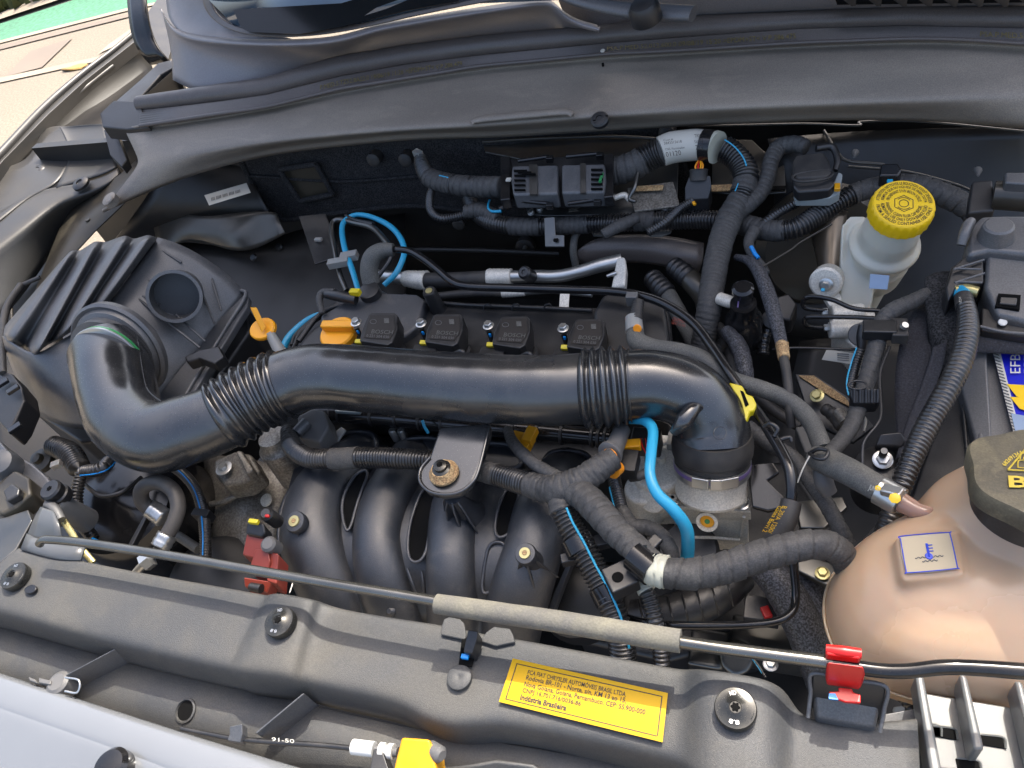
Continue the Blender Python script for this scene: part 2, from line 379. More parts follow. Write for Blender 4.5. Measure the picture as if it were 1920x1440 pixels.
# ============================================================ CAR BODY
car = T('car_body', 'grey metal body structure around the engine bay with wing edge, inner panels and bulkhead', 'car', (960, 720, -.42))
slab('floor_pan', [Vector((-2.2, -.05, -.46)), Vector((1.1, -.05, -.46)), Vector((1.1, 1.45, -.46)), Vector((-2.0, 1.45, -.46))], .01, M['body_deep'], car, bevel=0)
YF = 1.23
slab('bulkhead', [Vector((-1.75, YF, .02)), Vector((1.1, YF, .02)), Vector((1.1, YF, -.46)), Vector((-1.75, YF, -.46))], .02, M['body_deep'], car, bevel=0, down=(0, 1, 0))
slab('bulkhead_pad', [PY(450, 300, YF-.03), PY(560, 262, YF-.03), PY(1260, 225, YF-.03), PY(1310, 400, YF-.03), PY(1100, 430, YF-.03), PY(780, 385, YF-.03), PY(640, 398, YF-.03), PY(528, 412, YF-.03), PY(500, 392, YF-.03)], .02, M['felt'], car, down=(0, 1, 0), bevel=.004)
slab('pad_opening', [PY(524, 318, YF-.036), PY(592, 308, YF-.036), PY(624, 364, YF-.036), PY(562, 377, YF-.036)], .003, M['olive'], car, down=(0, 1, 0), bevel=0)
pq = [(524, 318), (592, 308), (624, 364), (562, 377)]
for i in range(4):
    a, b = pq[i], pq[(i+1) % 4]; tube('pad_rim', [(PY(*a, YF-.045), 5), (PY((a[0]+b[0])/2, (a[1]+b[1])/2, YF-.045), 5), (PY(*b, YF-.045), 5)], M['felt'], car, seg=10)
# left bulkhead pocket with small barcode sticker
grid('inner_panel', [[(300, 330, -.03), (400, 300, -.04), (430, 290, -.05), (452, 280, -.05)], [(240, 420, -.10), (380, 395, -.10), (460, 385, -.10), (490, 380, -.10)], [(200, 470, -.2), (330, 440, -.2), (470, 440, -.2), (530, 440, -.2)]], M['body_deep'], car)
stk = slab('barcode_sticker', [(383, 366, -.068), (462, 343, -.066), (470, 361, -.068), (392, 385, -.070)], .0004, M['sticker'], car, bevel=0)
for i in range(24):
    x = 396+i*2.4; y = 371-i*.69
    if i % 5 != 3: decal('print', [(x, y, -.0675), (x+1.3, y-.4, -.0675), (x+1.9, y+5, -.0677), (x+.6, y+5.4, -.0677)], M['ink_grey'], stk)
grid('heat_shield', [[(285, 408, -.13), (350, 400, -.12), (390, 408, -.12), (440, 398, -.12), (505, 395, -.12), (520, 400, -.13)],
                     [(290, 440, -.15), (345, 428, -.13), (395, 440, -.15), (440, 440, -.13), (475, 428, -.15), (525, 420, -.14)],
                     [(300, 480, -.18), (340, 448, -.16), (390, 455, -.17), (440, 474, -.17), (480, 468, -.18), (535, 438, -.16)]], M['heat_foil'], car)
grid('dark_liner', [[(300, 470, -.20), (345, 446, -.19), (440, 473, -.2), (540, 436, -.2), (600, 420, -.2), (760, 400, -.2)],
                    [(330, 560, -.24), (380, 560, -.24), (450, 560, -.24), (540, 560, -.24), (620, 560, -.24), (760, 560, -.24)],
                    [(400, 680, -.30), (440, 690, -.3), (480, 690, -.3), (560, 690, -.3), (640, 690, -.3), (760, 680, -.3)]], M['body_deep'], car)
for x, y in ((476, 483), (524, 463)): lathe('plug', (x, y, -.205), (0, -.6, .8), [(.004, 0), (.009, .002), (.006, .005)], M['black'], car, seg=12)
slab('flap', [(560, 405, -.10), (572, 440, -.10), (590, 495, -.12), (640, 480, -.12), (610, 400, -.1)], .004, M['black'], car)
box('clip', (596, 447, -.098), (.016, .008, .006), M['nylon'], car)
# left wing, gutter and inner panels
tube('wing_edge', [(-160, 470, .02, 9), (-60, 350, .02, 8), (0, 290, .02, 8), (80, 205, .02, 7), (150, 143, .02, 6), (212, 95, .02, 5), (250, 64, .02, 5), (330, 0, .02, 4)], M['body_grey'], car, seg=16)
slab('wing_panel', [(-160, 470, .016), (0, 289, .016), (80, 204, .016), (150, 142, .016), (250, 64, .016), (330, 0, .016), (338, 4, .016), (262, 70, .016), (160, 150, .016), (90, 214, .016), (6, 300, .016), (-150, 482, .016)], .03, M['body_grey'], car)
tube('gutter_seal', [(-100, 408, .0, 6), (0, 308, .0, 5.5), (60, 254, .0, 5), (120, 200, .0, 4.5), (170, 157, .0, 4), (212, 124, .0, 4)], M['body_grey'], car, seg=12)
grid('gutter', [[(-40, 360, -.01), (90, 215, -.01), (150, 150, -.01), (262, 72, -.01)], [(0, 350, -.04), (105, 235, -.05), (190, 170, -.06), (275, 100, -.06)], [(80, 400, -.08), (170, 280, -.11), (240, 220, -.12), (300, 160, -.12)]], M['body_gutter_shade'], car)
grid('side_panel', [[(-60, 372, -.005), (0, 316, -.005), (20, 312, -.005), (58, 296, -.005), (72, 258, -.005), (85, 238, -.005), (112, 236, -.005)],
                    [(-50, 420, -.02), (10, 375, -.02), (50, 358, -.02), (80, 345, -.02), (100, 318, -.02), (118, 278, -.018), (140, 262, -.02)],
                    [(-40, 440, -.022), (0, 415, -.022), (52, 368, -.022), (100, 350, -.022), (120, 325, -.022), (134, 295, -.022), (148, 288, -.022)]], M['body_grey'], car)
grid('side_panel', [[(110, 236, -.005), (120, 238, -.006), (160, 234, -.006), (197, 232, -.006)], [(120, 250, -.008), (126, 244, -.014), (163, 240, -.014), (200, 240, -.014)],
                    [(134, 288, -.02), (150, 288, -.024), (180, 283, -.024), (205, 281, -.024)], [(120, 322, -.02), (150, 312, -.022), (190, 308, -.022), (216, 300, -.022)],
                    [(105, 352, -.024), (145, 340, -.026), (190, 328, -.026), (220, 312, -.026)]], M['body_grey'], car)
for x, y in ((150, 343), (70, 320)): 
    q = lathe('push_clip', (x, y, -.017), (0, -.2, 1), [(.020, -.006), (.020, 0), (.016, .003), (.008, .004), (.007, .001)], M['black'], car, seg=24)
grid('side_rail', [[(-80, 440, -.02), (0, 398, -.02), (55, 362, -.02), (105, 350, -.024), (150, 345, -.028), (200, 330, -.028), (222, 314, -.028)],
                   [(-80, 470, -.026), (0, 420, -.026), (56, 372, -.026), (108, 360, -.03), (152, 357, -.033), (200, 344, -.033), (226, 322, -.033)],
                   [(-80, 520, -.028), (0, 458, -.028), (65, 412, -.028), (110, 375, -.03), (150, 366, -.034), (202, 348, -.036), (228, 326, -.036)],
                   [(-80, 545, -.05), (0, 482, -.05), (68, 430, -.05), (112, 390, -.05), (152, 376, -.05), (204, 358, -.05), (228, 334, -.05)],
                   [(-60, 640, -.12), (20, 590, -.12), (80, 500, -.12), (120, 440, -.12), (170, 400, -.12), (210, 380, -.12), (240, 350, -.12)]], M['body_grey'], car)
grid('hinge_brace', [[(255, 300, -.02), (270, 330, -.02)], [(200, 350, -.04), (245, 372, -.04)], [(125, 388, -.07), (175, 432, -.07)], [(95, 470, -.09), (115, 500, -.09)], [(60, 560, -.13), (90, 590, -.13)]], M['olive'], car, sub=1)
hexbolt('bolt', (167, 415, -.068), UP, 5, M['olive'], car)
grid('inner_wing', [[(-60, 600, -.15), (60, 500, -.15), (110, 470, -.15)], [(-30, 750, -.2), (40, 700, -.2), (100, 600, -.2)], [(0, 900, -.26), (90, 860, -.26), (160, 760, -.26)], [(60, 1000, -.33), (160, 980, -.33), (260, 900, -.33)]], M['olive'], car)
tube('edge_seam', [(20, 560, -.12, 3), (30, 690, -.14, 3), (50, 760, -.16, 3), (48, 830, -.18, 3)], M['olive'], car)
box('seal_end', (262, 205, .10), (.04, .03, .05), M['black'], car)
# strut-side dirty panel bottom left + right hand panels
grid('subframe_panel', [[(380, 850, -.22), (470, 860, -.2), (560, 880, -.22)], [(390, 950, -.24), (450, 940, -.21), (530, 960, -.24)], [(400, 1020, -.26), (460, 1030, -.23), (520, 1040, -.26)], [(400, 1110, -.28), (460, 1110, -.26), (520, 1120, -.28)]], M['dirty_metal'], car)
tube('panel_bead', [(395, 945, -.222, 5), (425, 938, -.212, 6), (468, 915, -.205, 4)], M['dirty_metal'], car)
lathe('panel_hole', (500, 938, -.219), (0, -.4, 1), [(.008, 0), (.011, .001), (.010, .003)], M['alu_cast'], car, seg=20)
grid('suspension_tower', [[(1440, 260, -.02), (1600, 245, -.03), (1760, 240, -.03), (1960, 240, -.03)], [(1460, 340, -.06), (1600, 330, -.08), (1780, 340, -.1), (1960, 330, -.1)], [(1440, 470, -.2), (1560, 500, -.2), (1700, 520, -.2), (1960, 480, -.2)], [(1440, 620, -.28), (1560, 640, -.28), (1700, 640, -.28), (1960, 640, -.28)]], M['body_deep'], car)
tube('panel_edge', [(1545, 245, -.022, 3), (1570, 285, -.028, 3), (1590, 302, -.03, 3), (1650, 308, -.036, 3), (1660, 312, -.04, 3)], M['body_dark'], car)
tube('panel_edge', [(1290, 237, -.01, 3), (1450, 233, -.01, 3), (1520, 232, -.01, 3), (1608, 235, -.01, 3), (1618, 228, -.01, 3), (1730, 228, -.01, 3), (1960, 250, -.01, 3)], M['body_dark'], car, flat=.6)
tube('panel_edge', [(1590, 312, -.05, 2.5), (1700, 322, -.055, 2.5), (1790, 345, -.06, 2.5), (1830, 362, -.06, 2.5)], M['body_dark'], car)
grid('side_member', [[(1500, 640, -.22), (1660, 620, -.22), (1960, 700, -.2)], [(1480, 740, -.26), (1640, 760, -.26), (1900, 900, -.24)], [(1400, 900, -.32), (1600, 900, -.32), (1800, 1000, -.3)], [(1300, 1150, -.36), (1500, 1150, -.36), (1700, 1150, -.34)]], M['body_deep'], car)
for x, y, r in ((1604, 285, 7), (1833, 318, 8)):
    q = lathe('stud_clip', (x, y, -.03), (-.1, -.9, .3), [(.0045, 0), (.006, .004), (.005, .008), (.0015, .028)], M['grey_plastic'], car, seg=10)
for x, y in ((985, 463), ): 
    q = lathe('grommet', PY(x, y, YF-.02), (0, -1, .1), [(.021, -.01), (.021, .004), (.015, .008), (.006, .008)], M['rubber'], car, seg=28)
    lathe('stud', PY(x, y, YF-.03), (0, -1, .1), [(.005, 0), (.004, .012)], M['zinc'], q, seg=10)
# ============================================================ COWL
cw = T('cowl_panel', 'long brownish grey plastic cowl cover running across the back of the engine bay', 'cowl', (1000, 190, .09))
X = [262, 330, 500, 640, 780, 900, 1000, 1130, 1280, 1420, 1560, 1700, 1800, 1930, 2060]
def at(tab, x):
    xs, ys = zip(*tab); return float(np.interp(x, xs, ys))
bandbot = [(262, 238), (500, 202), (640, 168), (900, 126), (1130, 104), (1280, 96), (1500, 82), (1750, 73), (1860, 80), (2060, 92)]
crease = [(262, 248), (500, 212), (640, 183), (900, 142), (1130, 116), (1280, 107), (1500, 95), (1750, 86), (1860, 98), (2060, 118)]
fold = [(262, 305), (400, 276), (640, 252), (780, 242), (900, 236), (1070, 222), (1280, 207), (1500, 197), (1750, 188), (1930, 180), (2060, 176)]
lip = [(262, 352), (300, 345), (400, 306), (500, 287), (640, 273), (780, 258), (840, 262), (1000, 252), (1280, 235), (1600, 221), (1760, 225), (1930, 240), (2060, 252)]
rows = []
for off, tab, z in ((0, bandbot, .098), (3, bandbot, .090), (-3, crease, .086), (4, crease, .088), (-8, fold, .070), (4, fold, .064), (-12, lip, .035), (-4, lip, .026), (1, lip, .018), (2, lip, .0)):
    rows.append([(x, at(tab, x)+off, z) for x in X])
tip = [(262, 238), (236, 243), (237, 246), (236, 250), (262, 300), (258, 312), (205, 380), (196, 390), (192, 397), (194, 399)]
tz = [.098, .09, .086, .086, .06, .055, .01, .004, -.002, -.012]
rows = [[(tip[i][0], tip[i][1], tz[i])]+r[1:] for i, r in enumerate(rows)]
grid('cover_panel', rows, M['cowl'], cw, sub=2, solid=.004)
tube('stiffening_bead', [(884, 232, .0715, 5), (900, 224, .074, 8), (1000, 214, .077, 9), (1060, 210, .078, 8), (1074, 216, .0755, 5)], M['cowl'], cw, flat=.6)
q = lathe('push_clip', (1125, 226, .067), (0, -.45, 1), [(.0135, -.004), (.0145, .004), (.012, .0065), (.0055, .007), (.005, .005)], M['black'], cw, seg=28)
for a in range(3): box('clip_slot', W((1125, 226, .067))+Vector((math.cos(a*2.1)*.012, math.sin(a*2.1)*.012, .008)), (.004, .002, .0014), M['void'], q, bevel=0)
q = lathe('push_clip', (206, 374, .024), (-.1, -.25, 1), [(.016, -.01), (.016, .003), (.011, .006)], M['cowl'], cw, seg=24)
lathe('clip_pin', (206, 374, .031), (-.1, -.25, 1), [(.008, 0), (.006, .002)], M['cowl'], q, seg=16)
box('locating_pin', (1130, 118, .094), (.004, .004, .006), M['void'], cw)
# rubber weatherstrip
top = [(262, 182), (400, 162), (500, 148), (640, 108), (760, 88), (900, 70), (1130, 50), (1280, 35), (1500, 24), (1700, 15), (1920, 16), (2060, 20)]
mid = [(262, 207), (400, 192), (500, 178), (640, 143), (760, 121), (900, 104), (1130, 82), (1280, 70), (1500, 54), (1700, 48), (1920, 53), (2060, 60)]
ws = T('weatherstrip', 'purplish black rubber weatherstrip with hollow bulb and ribbed band along the rear cowl edge', 'rubber seal', (1000, 90, .10))
XX = [262, 340, 420, 500, 570, 640, 700, 760, 830, 900, 1000, 1130, 1200, 1280, 1400, 1500, 1600, 1700, 1800, 1920, 2060]
tube('bulb', [(x, (at(top, x)+at(mid, x))/2+1, .112, (at(mid, x)-at(top, x))*.60) for x in XX], M['seal'], ws, seg=28, flat=1, lump=.012)
rr = []; NB = 7
for k in range(2*NB+1):
    t = k/(2*NB); rr.append([(x, at(mid, x)*(1-t)+(at(bandbot, x)-1)*t-1, .108-.006*t+(.0006 if k % 2 else -.0004)) for x in XX])
grid('ribbed_band', rr, M['seal'], ws, sub=0, solid=.003, sharp=0)
tube('band_lip', [(x, at(bandbot, x)-2, .103, 3.6) for x in XX], M['seal'], ws, seg=10)
def strip_text(s, x0, x1):
    v, f = text2d(s); v = v-v.min(0); mx = v.max(0); vs = []
    for a, b in v:
        x = x0+(x1-x0)*a/mx[0]; ym = at(mid, x); yb = at(bandbot, x); y = ym+(yb-ym)*(.62-.34*b/mx[1]); vs.append(P(x, y, .1082))
    return mk('lettering', vs, fit(vs, f), M['seal_print'], ws, smooth=False)
strip_text('PSA.P.MED.52.012.600.0 09/08/19 15:20 >EPDM+ST< V.P 286.475', 1138, 1492)
strip_text('P.MED.5.TZ52.8A22.0 19/06/19 11:26 >EPDM+ST< V.P 286.479', 600, 866)
strip_text('PSA.P.MED.52.012.600.0', 1838, 1990)
lathe('paint_dot', (1130, 95, .107), (0, -.3, 1), [(.0042, 0), (.0035, .001)], M['sticker'], ws, seg=16)
# seal end cap and hinge side
sc = T('seal_end_cap', 'black plastic end cap holding the left end of the rubber weatherstrip', 'end cap', (230, 215, .1))
slab('cap', [(186, 212, .115), (213, 188, .115), (252, 190, .115), (262, 197, .115), (280, 238, .095), (236, 242, .095), (192, 238, .095)], .03, M['black'], sc, bevel=.003)
slab('cap_arm', [(216, 190, .10), (262, 150, .10), (296, 118, .10), (320, 112, .10), (332, 122, .10), (300, 140, .10), (272, 172, .10), (252, 192, .10)], .02, M['black'], sc, bevel=.003)
slab('cap_wall', [(272, 178, .098), (332, 124, .098), (345, 165, .06), (300, 180, .06)], .02, M['black'], sc)
slab('cap_foot', [(194, 243, .07), (216, 240, .07), (238, 300, .03), (228, 312, .03), (206, 290, .04)], .02, M['black'], sc, bevel=.002)
hg = car
grid('hinge_arm', [[(235, -40, .22), (268, -40, .22)], [(240, 30, .17), (274, 30, .17)], [(246, 70, .13), (282, 62, .13)], [(262, 102, .10), (300, 100, .10)], [(282, 122, .07), (318, 118, .07)]], M['black_gloss'], hg, solid=.006)
slab('hinge_plate', [(272, 30, .09), (300, -10, .09), (332, 0, .09), (330, 60, .05), (315, 110, .05), (285, 100, .05)], .01, M['black'], hg)
# windscreen base tray
wt = T('wiper_cover', 'smooth grey plastic tray with a raised rim at the foot of the windscreen', 'cover', (640, 90, .15))
XT = [303, 316, 345, 400, 480, 560, 640, 700, 760, 840, 920, 1000, 1035, 1052, 1085, 1120]
rim = [(303, 22), (316, 52), (345, 68), (400, 76), (480, 80), (560, 80), (640, 74), (700, 52), (760, 42), (840, 28), (920, 16), (1000, 4), (1035, 2), (1052, 26), (1085, 44), (1120, 52)]
XB = [322, 340, 365, 430, 500, 575, 640, 700, 760, 840, 920, 1000, 1036, 1060, 1090, 1125]
grid('tray_wall', [[(x, y-6, .19) for x, y in rim], [(x+1, y, .195) for x, y in rim], [(x+3, y+7, .19) for x, y in rim], [(x+3, y+11, .18) for x, y in rim],
                   [(XB[i]-2, (rim[i][1]*.55+at(top, XB[i])*.45) if i > 1 else rim[i][1]+60, .15) for i in range(16)],
                   [(XB[i]+2, at(top, XB[i])+6 if i > 1 else 150+i*9, .108) for i in range(16)]], M['cowl_grey'], wt, sub=2)
grid('tray_shelf', [[(312, -40, .24), (350, -50, .26), (380, -40, .27), (410, -30, .27)], [(310, 5, .2), (340, 5, .21), (372, 5, .22), (400, 10, .22)], [(318, 44, .19), (352, 50, .19), (392, 50, .19), (430, 44, .2)], [(345, 64, .188), (400, 72, .186), (480, 76, .186), (560, 76, .186)]], M['cowl_grey'], wt)
grid('glass_frame', [[(395, -40, .27), (372, 0, .235), (398, 40, .21), (440, 62, .2), (520, 72, .195), (640, 62, .195), (760, 32, .2), (900, 4, .205), (1000, -12, .21)],
                     [(412, -40, .28), (388, 0, .24), (410, 34, .215), (448, 54, .205), (520, 64, .2), (640, 54, .2), (760, 24, .205), (900, -4, .21), (1000, -20, .215)]], M['seal'], wt)
gl = T('windscreen', 'dark windscreen glass with black painted border above the cowl', 'windscreen', (640, 20, .2))
grid('glass_pane', [[(410, -160, .36), (640, -200, .36), (900, -220, .36), (1300, -240, .36), (1900, -240, .36)], [(392, 0, .242), (600, -20, .242), (860, -40, .242), (1300, -70, .242), (1900, -80, .242)], [(446, 56, .2), (600, 62, .194), (860, 8, .2), (1300, -10, .2), (1900, -20, .2)]], M['glass_clear'], gl, sub=0)
slab('black_border', [(437, 18, .229), (640, 6, .229), (860, -60, .255), (860, 2, .212), (760, 20, .21), (640, 50, .206), (560, 64, .204), (470, 60, .208), (452, 52, .212)], .001, M['glass'], gl, bevel=0)
wp = T('wiper', 'dusty dark wiper arm with round pivot cap at the top edge', 'wiper', (1200, 15, .2))
tube('arm', [(1010, -30, .24, 12), (1080, 0, .22, 14), (1150, 16, .20, 17), (1210, 22, .19, 22), (1300, 26, .19, 20)], M['airbox'], wp, flat=.6)
lathe('pivot_cap', (1208, 20, .205), (-.1, -.2, 1), [(.024, -.015), (.023, .004), (.018, .012), (.008, .015)], M['black'], wp, seg=28)
stru2 = grid('cowl_top', [[(1040, -20, .17), (1300, -30, .18), (1560, -40, .18), (1960, -40, .18)], [(1060, 40, .12), (1300, 22, .14), (1560, 8, .14), (1960, 2, .14)], [(1090, 56, .11), (1300, 40, .11), (1560, 24, .11), (1960, 18, .11)]], M['cowl_grey'], wt)
gr = T('air_grille', 'black slatted air intake grille at the top right corner of the cowl', 'grille', (1750, 0, .17))
for i in range(9): slab('slat', [(1572+i*48, -24, .185), (1580+i*48, -26, .185), (1606+i*48, -5, .165), (1598+i*48, -4, .165)], .012, M['black'], gr, bevel=0)
slab('grille_back', [(1560, -26, .165), (1990, -30, .165), (1990, -2, .155), (1570, 4, .155)], .004, M['void'], gr, bevel=0)
# small fixings, seams and beads on the bulkhead and in the deep gaps
for x, y in ((700, 300), (860, 420), (1180, 470), (640, 470), (760, 300), (1250, 250)):
    q = lathe('pad_fixing', PY(x, y, YF-.05), (0, -1, .1), [(.014, -.02), (.014, .002), (.010, .005), (.004, .006)], M['rubber'], car, seg=20)
tube('pad_crease', [(PY(470, 330, YF-.035), 3), (PY(640, 340, YF-.036), 3), (PY(800, 330, YF-.035), 3), (PY(900, 335, YF-.034), 3)], M['felt'], car, seg=8)
tube('pad_edge', [(PY(x, y, YF-.033), 5) for x, y in ((452, 304), (500, 394), (530, 412), (640, 398), (780, 386), (930, 404), (1100, 430))], M['felt'], car, seg=10)
tube('bulkhead_bead', [(620, 470, -.24, 6), (760, 468, -.24, 6), (900, 470, -.24, 6), (1050, 476, -.24, 6)], M['body_deep'], car, seg=10)
tube('bulkhead_bead', [(1440, 300, -.055, 5), (1500, 330, -.07, 6), (1540, 420, -.12, 6)], M['body_deep'], car, seg=10)
# ============================================================ AIRBOX
ab = T('air_filter_box', 'ribbed dark grey plastic air filter box in the left rear of the engine bay', 'air filter box', (250, 580, -.05))
# ribbed lid: rows run across the ribs, columns along them
up_ = [(112, 492), (133, 470), (150, 470), (178, 452), (198, 454), (234, 441), (252, 448), (278, 440), (296, 446)]
lo_ = [(3, 618), (10, 640), (42, 655), (66, 668), (84, 650), (118, 632), (134, 622), (178, 586), (200, 574)]
rows = []
for t in (0, .04, .1, .3, .5, .7, .88, .96, 1):
    r = []
    for k in range(len(up_)):
        for q in ((0,) if k == len(up_)-1 else (0, .35, .65) if k % 2 == 0 else (0, .35, .65)):
            kk = k+q; a = [np.interp(kk, range(9), [p[c] for p in up_]) for c in (0, 1)]; b = [np.interp(kk, range(9), [p[c] for p in lo_]) for c in (0, 1)]
            ridge = min(1, 1.9*(.5-.5*math.cos(math.pi*kk))); z = .052-.025*t-.012*(t**3)+.024*ridge-.016*(1-ridge)*(t > .85)
            z -= .022 if t in (0, 1) else 0
            bow = 0
            r.append((a[0]*(1-t)+b[0]*t+bow, a[1]*(1-t)+b[1]*t+bow*.4, z))
    rows.append(r)
grid('ribbed_lid', rows, M['airbox'], ab, sub=2, solid=.003)
# front + right faces
grid('lid_side', [[(4, 630, .028), (40, 655, .022), (70, 668, .022), (118, 634, .022), (150, 620, .022), (188, 586, .020), (201, 573, .022), (250, 508, .034), (296, 445, .047)],
                  [(8, 650, .01), (44, 676, .008), (80, 690, .008), (130, 662, .01), (168, 640, .01), (204, 610, .01), (228, 590, .01), (300, 510, .02), (345, 458, .03)],
                  [(20, 690, -.05), (60, 720, -.05), (110, 760, -.05), (170, 740, -.05), (220, 720, -.05), (262, 690, -.05), (300, 660, -.05), (370, 570, -.04), (430, 512, -.03)],
                  [(60, 770, -.1), (90, 790, -.1), (150, 810, -.1), (210, 800, -.1), (260, 780, -.1), (290, 760, -.1), (330, 720, -.1), (405, 620, -.085), (462, 552, -.07)]], M['airbox'], ab, sub=2)
for a, b, c in (((255, 478, .035), (318, 505, .012), 2.2), ((242, 506, .03), (305, 540, .006), 2.2), ((228, 536, .022), (300, 572, -.006), 2.2), ((288, 460, .04), (340, 492, .015), 2.2),
                ((330, 590, -.02), (385, 640, -.055), 2.2), ((395, 515, -.022), (415, 582, -.055), 2.2), ((378, 548, -.03), (402, 606, -.06), 2.2), ((240, 545, .018), (375, 652, -.05), 2.5)):
    tube('stiffening_rib', [a+(c,), ((a[0]+b[0])/2, (a[1]+b[1])/2, (a[2]+b[2])/2+.002, c), b+(c,)], M['airbox'], ab, seg=8)
ax = Vector((.62, -.62, .48)); pc = W((338, 552, .012)); u = U(pc)
# wide open pipe stub on the right face
q = lathe('inlet_stub', (332, 552, .0), ax, [(44*u, -.05), (46*u, 0), (46*u, .036), (49*u, .038), (49*u, .044), (43*u, .044), (43*u, .0), (41*u, -.03)], M['airbox'], ab, seg=48)
lathe('inlet_floor', W((332, 552, .0))-ax.normalized()*.012, ax, [(42.5*u, -.006), (42.5*u, 0)], M['black'], ab, seg=40)
# lower body with flange
slab('lower_flange', [(402, 540, -.068), (455, 541, -.068), (466, 556, -.068), (464, 575, -.072), (330, 790, -.10), (318, 800, -.1), (300, 792, -.1), (290, 745, -.095), (400, 600, -.078), (418, 572, -.072)], .014, M['airbox'], ab, bevel=.003)
slab('lower_body', [(300, 600, -.09), (458, 562, -.09), (470, 620, -.12), (400, 720, -.13), (330, 800, -.13), (150, 830, -.13), (60, 770, -.13)], .2, M['black'], ab, bevel=.006)
tube('flange_rim', [(408, 543, -.062, 4), (452, 545, -.062, 4), (459, 558, -.064, 4), (420, 620, -.075, 4), (330, 770, -.095, 4)], M['airbox'], ab, seg=10)
slab('latch', [(345, 668, -.045), (375, 655, -.045), (410, 648, -.045), (420, 668, -.05), (400, 682, -.05), (372, 672, -.05), (350, 680, -.05)], .02, M['black'], ab, bevel=.003)
slab('bottom_tray', [(62, 770, -.14), (100, 705, -.12), (146, 745, -.12), (150, 780, -.14), (150, 790, -.14)], .02, M['airbox'], ab, bevel=.004)
tube('side_grommet_strip', [(6, 700, .0, 6), (4, 640, .0, 7), (12, 580, .0, 7), (40, 535, .0, 7)], M['rubber'], ab, mode=None)
tube('side_tube', [(40, 535, .0, 4), (75, 520, .0, 4)], M['rubber'], ab)
# outlet collar
axp = Vector((.10, -.93, .36)); c = W((208, 668, .010)); u = U(c)
lathe('outlet_collar', c-axp.normalized()*.02, axp, [(70*u, -.03), (98*u, -.006), (99*u, .004), (94*u, .008), (88*u, .005), (84*u, .012), (76*u, .014), (76*u, .03)], M['airbox'], ab, seg=64)
for i in range(10):
    t = math.radians(200+i*16); x_, y_, a_ = frame(axp)
# ============================================================ INTAKE HOSE
ih = T('air_intake_hose', 'thick glossy black plastic air hose crossing the engine from filter box to throttle body', 'air hose', (850, 725, .03))
IP = [(205, 668, .020, 70), (213, 700, .022, 71), (222, 745, .020, 71), (240, 790, .020, 69), (290, 820, .022, 67), (350, 806, .024, 66), (408, 785, .026, 64), (462, 752, .028, 63), (522, 724, .030, 62), (590, 706, .032, 61),
      (700, 712, .034, 63), (850, 725, .036, 65), (1000, 732, .036, 66), (1092, 729, .034, 67), (1135, 726, .033, 67), (1180, 722, .031, 66), (1232, 722, .028, 65), (1286, 738, .016, 66), (1320, 770, -.004, 67), (1334, 802, -.022, 69), (1337, 834, -.036, 72)]
I5 = M['intake']
tube('elbow', IP, I5, ih, u0=0, u1=6.15, seg=64, step=.004, stripe=(-1.25, .8, .02, .98, I5))
tube('bellows', IP, I5, ih, mode='bellow', pitch=.0128, amp=.125, u0=6.1, u1=8.15, seg=56, rs=1.12)
tube('main_duct', IP, I5, ih, u0=8.1, u1=13.05, seg=64, step=.004, stripe=(-1.3, .8, .01, .99, I5), lump=.006)
tube('bellows', IP, I5, ih, mode='bellow', pitch=.0108, amp=.135, u0=13.0, u1=15.05, seg=56, rs=1.16)
tube('end_elbow', IP, I5, ih, u0=15.0, u1=20, seg=64, step=.004)
# raised moulding and mould circles
tube('bulge', [(1262, 812, .018, 8), (1282, 790, .030, 17), (1300, 768, .034, 14), (1318, 762, .030, 5)], I5, ih, seg=24)
for (x, y, z, r) in ((176, 716, .068, 10), (1350, 812, .022, 12), (855, 700, .074, 9)):
    tube('mould_mark', [(x+r*math.cos(a), y+r*math.sin(a), z, 1) for a in [i*math.pi/5 for i in range(10)]], I5, ih, closed=True, seg=6)
# end skirt on throttle body
zt = UP
def at_axis(x, y, z): return W((x, y, z))
TAX = Vector((.02, .42, 1)).normalized(); KK = W((1335, 868, -.060)); c = KK+TAX*.016; u = U(c)
lathe('end_skirt', c, TAX, [(66*u, -.009), (70*u, -.008), (71*u, -.001), (74*u, .001), (75*u, .010), (74*u, .016), (71*u, .026)], M['rubber'], ih, seg=64)
# support bracket under the hose
slab('bracket_plate', [(824, 800, .008), (918, 792, .008), (920, 812, .006), (898, 880, .0), (884, 910, -.002), (862, 926, -.003), (833, 930, -.003), (803, 924, -.002), (786, 905, -.002), (786, 880, .0), (804, 858, .002)], .010, M['intake'], ih, bevel=.0035, seg=3)
tube('bracket_rim', [(918, 800, .008, 3), (897, 882, .001, 3.4), (882, 908, -.001, 3.6), (860, 923, -.002, 3.6), (832, 927, -.002, 3.6), (805, 921, -.001, 3.6), (788, 903, .0, 3.4), (789, 880, .001, 3.2), (806, 858, .003, 3)], M['intake'], ih, seg=10)
gb = T('grommet_bolt', 'socket bolt in a rusty tan domed washer clamping the hose bracket', 'bolt', (833, 880, .01))
c = W((832, 886, .004)); u = U(c)
lathe('domed_washer', c, UP, [(29*u, -.002), (28.5*u, .001), (25*u, .003), (20*u, .009), (10*u, .010)], M['rust_and_glint'], gb, seg=40)
lathe('bolt_head', c+Vector((0, 0, .0075)), UP, [(18*u, 0), (18*u, .002), (13*u, .0035), (13*u, .008), (8*u, .009)], M['bolt_black'], gb, seg=32)
lathe('socket', c+Vector((0, 0, .0166)), UP, [(6*u, 0), (6*u, .0002)], M['void'], gb, sides=6)
